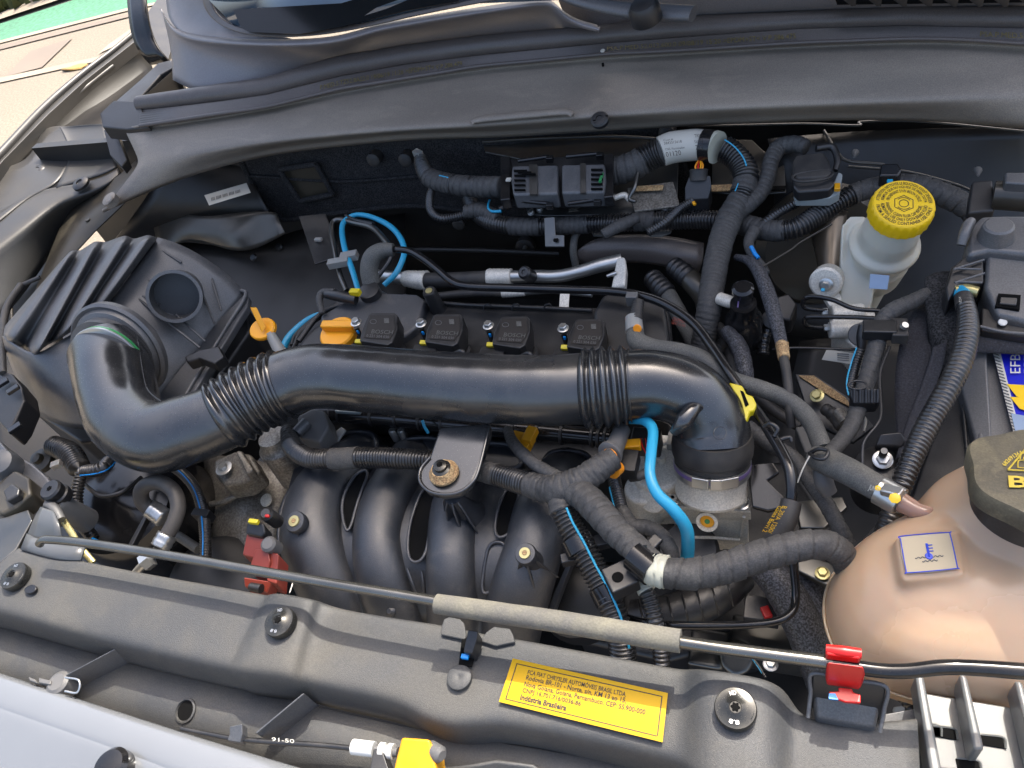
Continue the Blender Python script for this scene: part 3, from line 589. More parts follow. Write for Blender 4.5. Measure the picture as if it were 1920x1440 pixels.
# clamps
gc = T('green_hose_clamp', 'metal hose clamp with bright green coating where the air hose enters the filter box', 'hose clamp', (210, 665, .03))
c = W((210, 684, .022)); u = U(c)
lathe('band', c, axp, [(78*u, -.001), (79*u, -.001), (79*u, .0035), (78*u, .0035)], M['green_band'], gc, seg=64)
lathe('band_edge', c, axp, [(78.5*u, .0035), (79.3*u, .004), (79.3*u, .0065), (78.5*u, .007)], M['zinc'], gc, seg=64)
for (x, y, s) in ((152, 662, .02), (158, 655, .014), (143, 680, .014)): box('clamp_screw', (x, y, .062), (s, .011, .009), M['zinc'], gc, X=(.6, .7, .3), Z=(-.4, -.3, 1))
tc_ = T('purple_hose_clamp', 'steel hose clamp with a violet band around the throttle body neck', 'hose clamp', (1336, 885, -.08))
c = KK; u = U(c)
lathe('band', c, TAX, [(68*u, -.009), (70.5*u, -.009), (70.5*u, .006), (68*u, .006)], M['alu'], tc_, seg=64)
lathe('violet_band', c, TAX, [(70*u, -.002), (71*u, -.002), (71*u, .003), (70*u, .003)], M['purple'], tc_, seg=64)
for dx, ww in ((-12, .020), (14, .012), (38, .022)):
    t = dx/70; pos = c+Vector((math.sin(t)*71*u, -math.cos(t)*71*u*.92, math.cos(t)*71*u*.39)); box('clamp_ear', pos+TAX*.007, (ww, .006, .014), M['alu'], tc_, X=(math.cos(t), math.sin(t), 0), Z=TAX)
# ============================================================ THROTTLE BODY
tb = T('throttle_body', 'cast aluminium throttle body under the right end of the air hose', 'throttle body', (1336, 960, -.12))
c = KK-TAX*.008; u = U(c)
lathe('neck', c, TAX, [(66*u, -.034), (68*u, -.030), (65*u, -.024), (64*u, -.004), (66*u, .0)], M['alu_cast'], tb, seg=64)
AC = M['alu_cast']
fuse('casting', [slab('a', [(1255, 930, -.115), (1300, 915, -.115), (1380, 915, -.115), (1405, 935, -.115), (1408, 960, -.115), (1250, 950, -.115)], .02, AC, bevel=0),
     slab('a', [(1258, 945, -.118), (1404, 952, -.118), (1402, 962, -.122), (1260, 956, -.122)], .095, AC, bevel=0),
     box('a', W((1232, 900, -.12)), (.055, .05, .07), AC, X=(1, .2, 0), bevel=0)], .0022, 3, AC, tb)
# ribs on the front block face
for a, b in (((1268, 962), (1278, 1002)), ((1395, 965), (1388, 1004)), ((1280, 1004), (1386, 1012))):
    tube('casting_rib', [(a[0], a[1]+4, -.118, 3), ((a[0]+b[0])/2, (a[1]+b[1])/2, -.15, 3), (b[0], b[1], -.175, 3)], AC, tb, seg=8)
ps = W((1327, 975, -.105)); fx = Vector((-.05, -.86, .5)); u = U(ps)
lathe('port_boss', ps, fx, [(17*u, -.05), (17*u, -.012), (20*u, .0), (20*u, .006), (14*u, .006), (13*u, .001)], AC, tb, seg=36)
lathe('port_plug', ps, fx, [(13*u, -.002), (13*u, .003), (9*u, .0035)], M['orange'], tb, seg=28)
lathe('port_dot', ps+fx*.0035, fx, [(5*u, 0), (5*u, .0006)], M['green_band'], tb, seg=20)
box('port_rib', (1331, 938, -.10), (.020, .016, .03), AC, tb, bevel=.002)
lathe('paint_dot', (1333, 937, -.0995), UP, [(.0035, 0), (.0032, .0005)], M['green_band'], tb, seg=14)
hexbolt('screw', (1262, 938, -.100), UP, 9, M['zinc'], tb, h=1.0, round_=True, sock=True)
hexbolt('screw', (1392, 944, -.101), UP, 10, M['zinc'], tb, h=1.2, round_=True, sock=True)
# actuator housing
fuse('actuator_housing', [lathe('a', (1236, 880, -.10), UP, [(.030, -.07), (.034, -.06), (.034, 0), (.030, .004)], AC, seg=40), lathe('a', (1205, 915, -.115), UP, [(.020, -.07), (.024, -.06), (.024, 0), (.020, .003)], AC, seg=32),
     box('a', (1250, 850, -.10), (.06, .06, .05), AC, bevel=0)], .0022, 3, AC, tb)
lathe('housing_cap', (1222, 935, -.11), (-.25, -.7, .6), [(.020, -.03), (.021, -.005), (.018, 0), (.012, .001)], AC, tb, seg=32)
lathe('housing_cap', (1240, 862, -.094), UP, [(.006, -.01), (.006, .009), (.004, .010)], AC, tb, seg=20)
tube('actuator_band', [(1200+0, 905, -.095, 3), (1215, 860, -.092, 3), (1240, 835, -.09, 3), (1268, 828, -.09, 3)], AC, tb, seg=8)
box('sensor_block', (1272, 822, -.085), (.028, .022, .03), M['zinc'], tb)
text('MAGNETI', (1306, 985, -.1325), (1362, 990, -.1325), (1304, 992, -.138), M['ink_grey'], tb, lift=.0035) if False else None
# ============================================================ INTAKE MANIFOLD
im = T('intake_manifold', 'black plastic intake manifold with four curved runners in front of the engine', 'intake manifold', (780, 1000, -.12))
MM = M['manifold']; 
RN = [[(690, 845, -.15, 44), (645, 880, -.112, 50), (600, 930, -.094, 55), (586, 1000, -.094, 57), (606, 1070, -.115, 57), (645, 1140, -.155, 57), (690, 1200, -.21, 56)],
      [(780, 850, -.15, 42), (752, 890, -.11, 44), (722, 945, -.090, 44), (708, 1010, -.090, 44), (718, 1080, -.11, 48), (742, 1150, -.15, 50), (770, 1210, -.20, 50)],
      [(890, 870, -.15, 42), (868, 905, -.115, 42), (853, 955, -.090, 43), (846, 1030, -.090, 43), (846, 1095, -.11, 44), (852, 1160, -.15, 48), (862, 1220, -.20, 50)],
      [(1070, 880, -.15, 48), (1042, 910, -.112, 50), (1018, 960, -.092, 52), (1000, 1030, -.092, 52), (980, 1095, -.11, 54), (962, 1160, -.15, 54), (950, 1220, -.20, 54)]]
parts = [tube('a', r, MM, seg=32, step=.006, rs=1.09, flat=.86) for r in RN]
o = fuse('runner_shell', parts, .0030, 4, MM, im)
# web between the runners
grid('shell_web', [[(560, 850, -.135), (700, 850, -.135), (820, 850, -.135), (960, 860, -.135), (1100, 870, -.135)],
                   [(535, 930, -.095), (665, 930, -.086), (788, 940, -.085), (925, 940, -.085), (1068, 940, -.09)],
                   [(532, 1000, -.095), (650, 1000, -.083), (772, 1010, -.082), (915, 1010, -.082), (1052, 1010, -.09)],
                   [(560, 1080, -.116), (665, 1075, -.102), (785, 1080, -.100), (905, 1085, -.100), (1030, 1090, -.11)],
                   [(620, 1170, -.17), (700, 1170, -.16), (800, 1170, -.155), (905, 1175, -.155), (1010, 1190, -.16)]], MM, im, sub=2)
def slot(pts, z, deep=True):
    o = slab('slot', ring([(x, y, z+dz) for x, y, dz in pts]), .002, M['void'], im, bevel=0)
    tube('slot_rim', [(x, y, z+dz+.001, 3.2) for x, y, dz in ring(pts)], MM, o, closed=True, seg=10)
slot([(668, 885, .0), (695, 880, .0), (672, 935, .0), (655, 1000, -.004), (644, 985, -.002), (640, 935, .0)], -.078)
slot([(796, 905, 0), (822, 930, 0), (808, 985, 0), (796, 1052, -.006), (764, 1054, -.006), (766, 985, 0)], -.077)
slot([(952, 910, 0), (975, 912, 0), (968, 960, 0), (955, 1005, -.003), (926, 1008, -.003), (932, 955, 0)], -.077)
tube('web_bead', [(x, y, -.083-.00030*max(0, y-1010), 3.5) for x, y in ring([(918, 1015), (952, 1018), (938, 1075), (920, 1112), (902, 1112), (908, 1060)])], MM, im, closed=True, seg=10)
tube('web_bead', [(790, 1070, -.093, 3.5), (794, 1095, -.103, 3.5), (796, 1120, -.118, 3.5)], MM, im, seg=10)
tube('web_bead', [(763, 1066, -.092, 3.5), (774, 1095, -.103, 3.5), (784, 1118, -.118, 3.5)], MM, im, seg=10)
tube('shell_flange', [(600, 868, -.112, 5), (560, 900, -.112, 5), (532, 945, -.115, 5), (524, 1000, -.12, 5), (532, 1040, -.13, 5), (556, 1085, -.15, 5), (590, 1130, -.18, 5)], MM, im, seg=12)
tube('shell_flange', [(540, 950, -.108, 3), (533, 1000, -.112, 3), (540, 1035, -.12, 3), (564, 1080, -.14, 3)], MM, im, seg=12)
# port flanges behind the conduit
for pts in ([(622, 836), (640, 812), (690, 808), (708, 824), (704, 862), (624, 862)], [(744, 845), (762, 822), (815, 820), (832, 830), (832, 866), (744, 866)], [(1020, 862), (1036, 845), (1088, 846), (1108, 858), (1112, 890), (1010, 890)], [(905, 835), (920, 830), (962, 834), (980, 852), (975, 880), (905, 878)]):
    f_ = slab('port_flange', ring([(x, y, -.118) for x, y in pts]), .03, MM, im, bevel=.003)
    tube('flange_lip', [(x, y, -.114, 5) for x, y in ring(pts)], MM, f_, closed=True, seg=12)
def boss(x, y, z, h=.045, rib=True):
    c = W((x, y, z)); u = U(c); a = Vector((0, -.25, 1)).normalized()
    b = lathe('mounting_boss', c, a, [(34*u, -h*1.6), (30*u, -h), (18*u, -h*.45), (17*u, -.012), (20*u, -.010), (21*u, -.002), (19*u, .001), (11*u, .0015)], MM, im, seg=36)
    lathe('brass_insert', c+a*.0016, a, [(11*u, 0), (10.5*u, .002), (5*u, .002), (4.6*u, .0005)], M['brass'], b, seg=24)
    lathe('insert_hole', c+a*.0037, a, [(4.6*u, 0), (4.4*u, .0003)], M['rust_and_glint'], b, seg=14)
    if rib:
        for t in (-60, 20, 100): 
            d = Vector((math.sin(math.radians(t)), -math.cos(math.radians(t)), 0))
            slab('boss_rib', [c+d*15*u+Vector((0, 0, -.012)), c+d*20*u+Vector((0, 0, -.018)), c+d*46*u+Vector((0, 0, -h*1.25)), c+d*15*u+Vector((0, 0, -h*1.25))], .0022, MM, b, down=d.cross(UP), bevel=.0005)
    return b
boss(553, 978, -.045); boss(985, 1038, -.045)
# ribbed spigot below the hose bracket
c = W((850, 930, -.03)); u = U(c)
sp = lathe('spigot', c, (0, -.12, 1), [(38*u, -.066), (30*u, -.05), (20*u, -.025), (17*u, 0)], MM, im, seg=32)
for t in (-75, -30, 15, 55):
    d = Vector((math.sin(math.radians(t)), -math.cos(math.radians(t)), 0))
    slab('spigot_rib', [c+d*14*u+Vector((0, 0, .0)), c+d*26*u+Vector((0, 0, -.01)), c+d*46*u+Vector((0, 0, -.066)), c+d*10*u+Vector((0, 0, -.066))], .0025, MM, sp, down=d.cross(UP), bevel=.0006)
lathe('blind_rivet', (734, 1146, -.12), (0, -.5, 1), [(.007, 0), (.007, .003), (.003, .007)], MM, im, seg=12)
slab('side_arm', [(1070, 1040, -.10), (1076, 1046, -.10), (1046, 1120, -.12), (1030, 1170, -.15), (1020, 1168, -.15), (1040, 1110, -.12)], .012, MM, im, bevel=.001)
# ============================================================ ENGINE BLOCK, VALVE COVER
en = T('engine', 'black plastic valve cover and engine block below the air hose', 'engine', (900, 640, -.12))
slab('engine_block', [(560, 700, -.14), (1280, 720, -.14), (1300, 860, -.14), (1130, 880, -.16), (600, 850, -.16)], .28, M['black'], en, bevel=.01)
slab('valve_cover', [(556, 655, -.085), (575, 625, -.085), (640, 575, -.085), (760, 548, -.085), (800, 560, -.085), (900, 568, -.085), (1130, 575, -.085), (1255, 580, -.085), (1262, 660, -.085), (1250, 780, -.085), (560, 770, -.085)], .06, M['black'], en, bevel=.006, seg=3)
slab('cover_hump', [(600, 590, -.060), (655, 560, -.055), (665, 545, -.055), (780, 550, -.055), (800, 562, -.068), (785, 610, -.07), (745, 640, -.072), (600, 640, -.07)], .03, M['manifold'], en, bevel=.006, seg=3)
slab('cover_hump', [(1112, 585, -.055), (1130, 550, -.045), (1215, 548, -.045), (1245, 560, -.05), (1252, 600, -.055), (1258, 680, -.06), (1118, 680, -.07)], .04, M['black'], en, bevel=.007, seg=3)
tube('cover_edge', [(800, 566, -.08, 4), (880, 572, -.08, 4), (985, 576, -.08, 4), (1110, 582, -.08, 4)], M['black'], en, seg=10)
for x in (912, 965, 1025): tube('wire_hook', [(x-6, 582, -.075, 1.8), (x-3, 573, -.068, 1.8), (x+4, 570, -.066, 1.8), (x+9, 574, -.07, 1.8)], M['black'], en, seg=6)
tube('gasket_edge', [(550, 655, -.088, 5), (566, 622, -.088, 5), (600, 594, -.088, 5), (650, 566, -.088, 5)], M['black'], en, seg=10)
tube('gasket_edge', [(548, 648, -.10, 5), (556, 628, -.10, 5), (590, 598, -.10, 5), (640, 566, -.10, 5)], M['black'], en, seg=10)
c = W((804, 545, -.04)); u = U(c)
b = lathe('post', c, (0, -.1, 1), [(17*u, -.045), (14*u, -.035), (13.5*u, -.003), (11*u, .0)], M['black'], en, seg=28)
lathe('brass_insert', c, (0, -.1, 1), [(7*u, 0), (6.5*u, .001)], M['brass'], b, seg=16)
lathe('filler_neck', (632, 640, -.075), UP, [(34*u, -.02), (32*u, 0), (26*u, .002)], M['black'], en, seg=28)
# lower dark machinery seen through the gaps
slab('gearbox_casing', [(1280, 880, -.26), (1480, 860, -.26), (1560, 980, -.26), (1560, 1160, -.27), (1250, 1240, -.28), (1080, 1200, -.28)], .12, M['black'], en, bevel=.01)
tube('ribbed_housing', [(1190, 1160, -.19, 34), (1260, 1150, -.18, 36), (1340, 1120, -.18, 34), (1390, 1080, -.19, 30)], M['black'], en, seg=28)
for i in range(7):
    x = 1205+i*27; y = 1158-i*i*1.5
    tube('housing_rib', [(x-8, y-32, -.155, 2), (x, y, -.135, 2), (x+8, y+32, -.155, 2)], M['black'], en, seg=8)
lathe('round_housing', (1070, 1110, -.20), (0, -.3, 1), [(.06, -.06), (.055, -.02), (.035, .0), (.01, .006)], M['black'], en, seg=36)
lathe('vacuum_pot', (1290, 1030, -.16), (0, -.2, 1), [(.036, -.04), (.038, -.005), (.034, .001)], M['black'], en, seg=36)
# ============================================================ OIL CAP, DIPSTICK
oc = T('oil_filler_cap', 'orange oil filler cap with raised grip bar at left end of valve cover', 'oil cap', (632, 625, -.05))
c = W((632, 622, -.056)); u = U(c)
lathe('cap_disc', c, (0, -.15, 1), [(36*u, -.012), (36*u, -.002), (33*u, .001)], M['orange'], oc, seg=44)
box('grip_bar', (631, 606, -.040), (70*u, .014, .020), M['orange'], oc, X=(1, .02, 0), Z=(0, -.2, 1), bevel=.003)
ds_ = T('oil_dipstick', 'orange dipstick handle on a pale plastic guide tube left of the engine', 'dipstick', (500, 640, -.02))
tube('guide_tube', [(534, 672, -.07, 14), (520, 650, -.055, 11), (506, 625, -.04, 9)], M['nylon'], ds_, seg=20)
c = W((493, 617, -.035)); u = U(c)
lathe('handle_disc', c, (.1, -.35, 1), [(24*u, -.004), (24*u, .002), (22*u, .004)], M['orange'], ds_, seg=36, wob=lambda t, h: 1+.08*math.cos(2*t))
slab('pull_tab', [(468, 575, .0), (480, 575, .0), (497, 612, -.025), (490, 622, -.03)], .004, M['orange'], ds_, bevel=.0015, down=(.8, -.6, 0))
# ============================================================ IGNITION COILS
CG = 'ignition coils in a row on the valve cover'
CL = ['dusty black ignition coil next to the orange oil filler cap', 'black ignition coil second from the oil cap with bolt and yellow tab', 'black ignition coil third from the oil cap above the middle of the air hose', 'black ignition coil beside the right hand bellows of the air hose']
def coil(x, y, lab):
    t = T('ignition_coil', lab, 'ignition coil', (x, y, -.03), CG)
    c0 = W((x, y, -.026)); k = U(c0)
    def q(dx, dy, dz=0): return P(x+dx, y+dy, -.026+dz)
    hd = slab('coil_head', ring([tuple(v) for v in (q(-22, -27), q(35, -27), q(33, 6), q(14, 33), q(-34, 30), q(-35, 5))])[0:0] or [q(-22, -27), q(-16, -31), q(28, -31), q(34, -25), q(33, 0), q(24, 24), q(14, 30), q(-38, 22), q(-34, 0)], .030, M['black'], t, bevel=.002, seg=3)
    slab('coil_face', [q(-18, -26, .0008), q(27, -26, .0008), q(29, 0, .0008), q(18, 20, .0008), q(-30, 16, .0008)], .0006, M['ink'], t, bevel=0)
    text('BOSCH', q(-14, 1, .0018), q(26, 3, .0018), q(-16, 8.5, .0018), M['rubber_grey'], t, bold=.01)
    text('0 221 504 030', q(-24, 10, .0018), q(18, 13, .0018), q(-25, 15, .0018), M['grey_plastic'], t)
    decal('data_patch', [q(8, -20, .001), q(17, -20, .001), q(18, -11, .001), q(9, -11, .001)], M['rubber_grey'], t)
    tube('emblem_ring', [(q(-12+6*math.cos(a), -14+4*math.sin(a), .0012), .5) for a in [i*.785 for i in range(8)]], M['grey_plastic'], t, closed=True, seg=5)
    hexbolt('bolt', q(-44, -12, -.004), UP, 8, M['zinc'], t, washer=1.35, h=.9)
    lathe('bolt_sleeve', q(-42, 2, -.018), UP, [(.004, -.02), (.004, .006)], M['steel_dark'], t, seg=14)
    box('blue_mark', q(-42, 3, -.010), (.004, .002, .006), M['blue_wire'], t, bevel=.0005)
    box('connector_tab', q(-40, 22, -.006), (.0135, .007, .008), M['yellow_bright'], t, Z=(0, -.3, 1))
    fuse('connector', [box('a', q(-38, 36, -.012), (.038, .018, .02), M['black'], bevel=0), box('a', q(-20, 46, -.016), (.042, .016, .016), M['black'], bevel=0)], .0014, 2, M['black'], t)
    lathe('coil_stem', q(24, 40, -.035), UP, [(.020, -.03), (.020, 0), (.017, .003)], M['black'], t, seg=28)
    tube('wire_loop', [(q(20, 44, -.012), 5), (q(32, 40, -.004), 5), (q(38, 50, -.01), 5)], M['black'], t, seg=10)
for (x, y), l in zip(((712, 617), (834, 619), (960, 623), (1100, 628)), CL): coil(x, y, l)
# ============================================================ FUEL RAIL
fr = T('fuel_rail', 'black fuel rail tube running under the air hose above the manifold ports', 'fuel rail', (850, 795, -.09))
tube('rail', [(600, 772, -.085, 17), (720, 782, -.085, 17), (850, 795, -.085, 17), (1000, 808, -.085, 17), (1145, 822, -.085, 17)], M['black_gloss'], fr, seg=28)
for x in (624, 640, 700, 746, 790, 832, 965, 1010, 1055, 1112, 1124, 1136):
    y = 770+(x-580)*.092; a = W((x, y, -.085)); d = (W((x+10, y+.9, -.085))-a)
    lathe('rail_ring', a, d, [(.0135, -.0022), (.0145, -.0015), (.0145, .0015), (.0135, .0022)], M['black'], fr, seg=28)
for x in (648, 656): box('rail_clip', (x, 768, -.066), (.035, .008, .006), M['lever_grey'], fr)
for x in (735, 752): lathe('injector_cap', (x, 808, -.10), UP, [(.006, -.02), (.006, 0), (.004, .003)], M['zinc'], fr, seg=14)
tube('blue_tracer', [(792, 788, -.060, 3), (796, 800, -.066, 3), (803, 812, -.075, 3)], M['blue'], fr, seg=8)
box('yellow_lock', (976, 822, -.055), (.030, .022, .014), M['orange_clip'], fr, X=(1, -.15, 0), bevel=.0015)
box('yellow_lock', (992, 812, -.050), (.014, .024, .012), M['orange_clip'], fr, X=(1, -.15, 0), bevel=.0015)
ls = T('left_end_sensor', 'dark grey pressure sensor block with orange seal at the left end of the fuel rail', 'sensor', (590, 790, -.06))
slab('sensor_body', [(556, 780, -.055), (585, 765, -.05), (608, 768, -.05), (616, 800, -.06), (600, 830, -.07), (560, 820, -.06)], .04, M['grey_plastic'], ls, bevel=.004)
box('orange_seal', (546, 808, -.045), (.008, .008, .006), M['orange'], ls)
tube('sensor_neck', [(556, 812, -.05, 11), (575, 792, -.05, 12)], M['airbox'], ls)
# ============================================================ FRONT ENGINE HARNESS (lies over the manifold)
CD, TP = M['conduit'], M['tape']
h = T('engine_wiring_harness', 'black taped and corrugated wiring harness branching over the intake manifold', 'wiring harness', (1050, 915, -.01))
HA = [(541, 808, -.055, 15), (548, 838, -.045, 18), (578, 858, -.036, 19), (622, 860, -.032, 20), (680, 858, -.030, 20), (760, 860, -.028, 20), (830, 866, -.030, 20), (890, 878, -.030, 21), (940, 893, -.026, 22), (990, 908, -.018, 23), (1040, 920, -.012, 26)]
tube('conduit', HA, CD, h, mode='corr', pitch=.0042, seg=24, u0=.7, u1=3.05)
tube('tape_wrap', HA, M['tape_grey'], h, mode='tape', pitch=.012, amp=.03, u0=3.0, u1=3.85, rs=1.03)
tube('conduit', HA, CD, h, mode='corr', pitch=.0042, seg=24, u0=3.8, u1=6.6)
tube('tape_wrap', HA, TP, h, mode='tape', pitch=.006, u0=0, u1=.9, rs=1.02)
tube('tape_wrap', HA, TP, h, mode='tape', pitch=.004, amp=.05, u0=6.9, u1=7.8)
tube('conduit', HA, CD, h, mode='corr', pitch=.0042, seg=24, u0=7.7, u1=9.1)
tube('tape_wrap', HA, TP, h, mode='tape', pitch=.007, u0=9.0, u1=10, rs=1.03)
tube('tape_wrap', [(1020, 915, -.012, 24), (1050, 917, -.004, 31), (1085, 905, -.0, 30), (1110, 888, .004, 26), (1135, 870, .006, 24), (1152, 858, .006, 22)], TP, h, mode='tape', pitch=.0075, seg=28)
tube('tape_wrap', [(952, 806, -.05, 9), (962, 830, -.035, 11), (985, 855, -.02, 12), (1015, 878, -.01, 12), (1055, 900, -.002, 13)], TP, h, mode='tape', pitch=.008)
tube('tape_wrap', [(1040, 915, -.008, 24), (1085, 925, -.0, 28), (1115, 950, .004, 29), (1150, 990, .006, 28), (1180, 1018, .006, 27), (1205, 1042, .006, 27), (1225, 1062, .006, 27)], TP, h, mode='tape', pitch=.013, seg=36)
tube('white_tape', [(1212, 1062, .006, 29), (1228, 1068, .006, 31), (1250, 1073, .006, 32)], M['cream_tape'], h, mode='tape', pitch=.007, seg=32)
tube('tape_wrap', [(1246, 1074, .006, 29), (1300, 1076, .006, 30), (1360, 1064, .006, 30), (1420, 1044, .006, 30), (1480, 1028, .004, 29), (1530, 1020, .0, 28), (1565, 1028, -.012, 27), (1586, 1052, -.03, 26), (1600, 1100, -.06, 25)], TP, h, mode='tape', pitch=.0165, seg=40)
HB = [(1050, 925, -.010, 24), (1054, 952, -.012, 24), (1068, 985, -.02, 25), (1090, 1022, -.03, 26), (1112, 1065, -.04, 26), (1135, 1110, -.05, 26), (1155, 1160, -.06, 26), (1166, 1210, -.08, 26), (1168, 1270, -.11, 26)]
tube('tape_wrap', HB, TP, h, mode='tape', pitch=.006, u0=0, u1=1.2, rs=1.03)
tube('conduit', HB, CD, h, mode='corr', pitch=.0048, seg=28, u0=1.1, u1=8, stripe=(-.35, 2.6, .02, .8, M['blue']))
tube('conduit', [(1180, 1075, -.03, 14), (1200, 1090, -.035, 15), (1216, 1120, -.04, 17), (1228, 1160, -.05, 17), (1238, 1200, -.07, 17), (1242, 1270, -.1, 17)], CD, h, mode='corr', pitch=.0046, seg=24)
tube('white_tape', [(1188, 1078, -.030, 15), (1205, 1094, -.034, 18), (1213, 1108, -.036, 18)], M['cream_tape'], h, mode='tape', pitch=.006)
tube('conduit', [(1150, 890, -.05, 13), (1156, 920, -.05, 13), (1164, 950, -.05, 13), (1172, 975, -.05, 13)], CD, h, mode='corr', pitch=.0036, seg=18, stripe=(1.0, 1.6, .3, 1, M['blue']))
tube('tape_wrap', [(1166, 955, -.045, 13), (1185, 985, -.045, 15), (1215, 990, -.045, 15), (1240, 1005, -.045, 15), (1256, 1030, -.05, 15), (1262, 1060, -.07, 14)], TP, h, mode='tape', pitch=.008)
tube('tape_wrap', [(1218, 850, -.045, 9), (1216, 880, -.04, 9), (1200, 892, -.04, 9), (1182, 895, -.045, 9)], TP, h, mode='tape', pitch=.006)
# clips on the branches
for x, y, w_, z in ((1085, 1022, 31, -.032), (1138, 1112, 31, -.052)):
    a = W((x, y, z)); d = Vector(W((x+13, y+26, z-.006)))-a; u = U(a)
    lathe('harness_clip', a-d.normalized()*.008, d, [(28*u, 0), (30*u, 0), (30*u, .017), (28*u, .017)], M['black_gloss'], h, seg=36)
box('clip_foot', (1122, 1012, -.030), (.022, .014, .012), M['black'], h, X=(1, .4, 0))
box('clip_foot', (1064, 1044, -.045), (.016, .012, .012), M['black'], h, X=(1, .4, 0))
a = W((1195, 1045, .006)); u = U(a); d = W((1215, 1062, .006))-a
lathe('harness_clip', a-d.normalized()*.003, d, [(27*u, 0), (31*u, 0), (31*u, .026), (27*u, .026)], M['black_gloss'], h, seg=36)
box('clip_block', (1162, 1078, -.005), (.030, .030, .020), M['black'], h, X=(1, .7, 0), bevel=.002)
lathe('clip_eye', (1158, 1082, -.0045), UP, [(.006, 0), (.0055, .0004)], M['void'], h, seg=18)
box('clip_wing', (1222, 1018, .012), (.012, .022, .006), M['black'], h, X=(1, -.6, 0), bevel=.002)
cn = T('injector_connector', 'grey plastic connector with two orange seals at the end of the taped harness', 'connector', (1152, 835, .0))
tube('connector_body', [(1166, 806, -.012, 16), (1158, 826, -.006, 17), (1148, 846, .0, 19)], M['grey_plastic'], cn, seg=20)
lathe('connector_collar', (1146, 848, .002), (-.3, -.8, .3), [(.013, -.004), (.015, 0), (.015, .004), (.013, .005)], M['grey_plastic'], cn, seg=24)
lathe('orange_seal', (1144, 856, .006), (-.3, -.8, .5), [(.010, 0), (.010, .003), (.005, .0035)], M['amber'], cn, seg=22)
lathe('orange_seal', (1151, 882, -.008), (-.3, -.8, .5), [(.008, -.01), (.009, .003), (.004, .0035)], M['amber'], cn, seg=22)
box('connector_lever', (1185, 830, -.02), (.02, .012, .01), M['orange'], cn, X=(1, .2, 0))
box('connector_frame', (1180, 862, -.02), (.018, .03, .02), M['black'], cn)
box('connector_frame', (1210, 815, -.03), (.035, .025, .03), M['black'], cn, bevel=.003)
for i in range(5): tube('thin_wire', [(1202+i*4, 822, -.028, 1.3), (1204+i*4, 835, -.026, 1.3), (1212+i*2, 852, -.03, 1.3)], M['conduit'] if i % 2 else M['red'], cn, seg=5)
# blue hose over throttle body
bh = tube('blue_vent_hose', [(1182, 785, -.005, 10), (1208, 788, .008, 10), (1224, 806, .014, 10), (1221, 850, .018, 10), (1219, 890, .018, 10), (1232, 925, .012, 11), (1262, 955, .0, 12), (1284, 985, -.02, 12.5), (1290, 1015, -.045, 12.5), (1287, 1062, -.10, 12.5)], M['blue'], seg=24, step=.003)
tag(bh, 'bright blue hose hanging in front of the throttle body', 'hose')
# ============================================================ REAR HARNESSES
r = T('bulkhead_harness', 'thick black corrugated wiring harness hanging along the bulkhead behind the engine', 'wiring harness', (1200, 400, -.06))
HC = [(1150, 322, -.025, 26), (1185, 312, -.02, 27), (1225, 290, -.01, 27), (1262, 276, -.0, 27), (1300, 272, .0, 27), (1345, 275, -.0, 26), (1380, 295, -.01, 24), (1398, 328, -.025, 24), (1390, 370, -.04, 24), (1368, 410, -.05, 24), (1350, 460, -.06, 23), (1338, 520, -.07, 23), (1330, 575, -.085, 23), (1322, 620, -.11, 22), (1310, 680, -.15, 21)]
tube('tape_wrap', HC, M['tape'], r, mode='tape', pitch=.012, u0=0, u1=1.5)
tube('conduit', HC, CD, r, mode='corr', pitch=.0065, u0=1.45, u1=2.5, seg=24)
tube('tape_wrap', HC, TP, r, mode='tape', pitch=.012, u0=2.45, u1=3.2)
lb = tube('white_label_wrap', [(1240, 284, .002, 28), (1262, 276, .004, 29), (1300, 272, .004, 29), (1318, 272, .004, 28)], M['sticker'], r, seg=32, lump=.01)
for s_, a_, b_, c_ in (('Cust.#', (1244, 263), (1262, 261), (1245, 267)), ('3843315618', (1245, 269), (1278, 265), (1246, 274)), ('CNS. Fiorinisader', (1247, 280), (1284, 276), (1248, 284)), ('01120', (1248, 289), (1276, 285), (1250, 298)), ('TRM', (1302, 255), (1314, 254), (1303, 261)), ('5V6718', (1302, 266), (1318, 265), (1303, 272)), ('702', (1304, 276), (1318, 275), (1305, 285))):
    text(s_, (*a_, .028), (*b_, .028), (*c_, .026), M['ink'], lb, lift=.004)
tube('black_band', [(1318, 273, .004, 30), (1338, 275, .004, 30)], M['black_gloss'], r, seg=32)
tube('white_band', [(1338, 275, .003, 30), (1345, 277, .003, 30)], M['cream_tape'], r, seg=32)
tube('conduit', HC, CD, r, mode='corr', pitch=.0058, u0=5.3, u1=7.4, seg=24, stripe=(.2, 1.5, .0, .8, M['blue']))
tube('tape_wrap', HC, TP, r, mode='tape', pitch=.012, u0=7.3, u1=7.8)
tube('conduit', HC, CD, r, mode='corr', pitch=.0058, u0=7.7, u1=8.2, seg=24, stripe=(.3, 1.2, .0, 1, M['blue']))
tube('tape_wrap', HC, TP, r, mode='tape', pitch=.012, u0=8.1, u1=9.3)
tube('tape_wrap', HC, TP, r, mode='tape', pitch=.0065, amp=.09, u0=9.2, u1=14, seg=28)
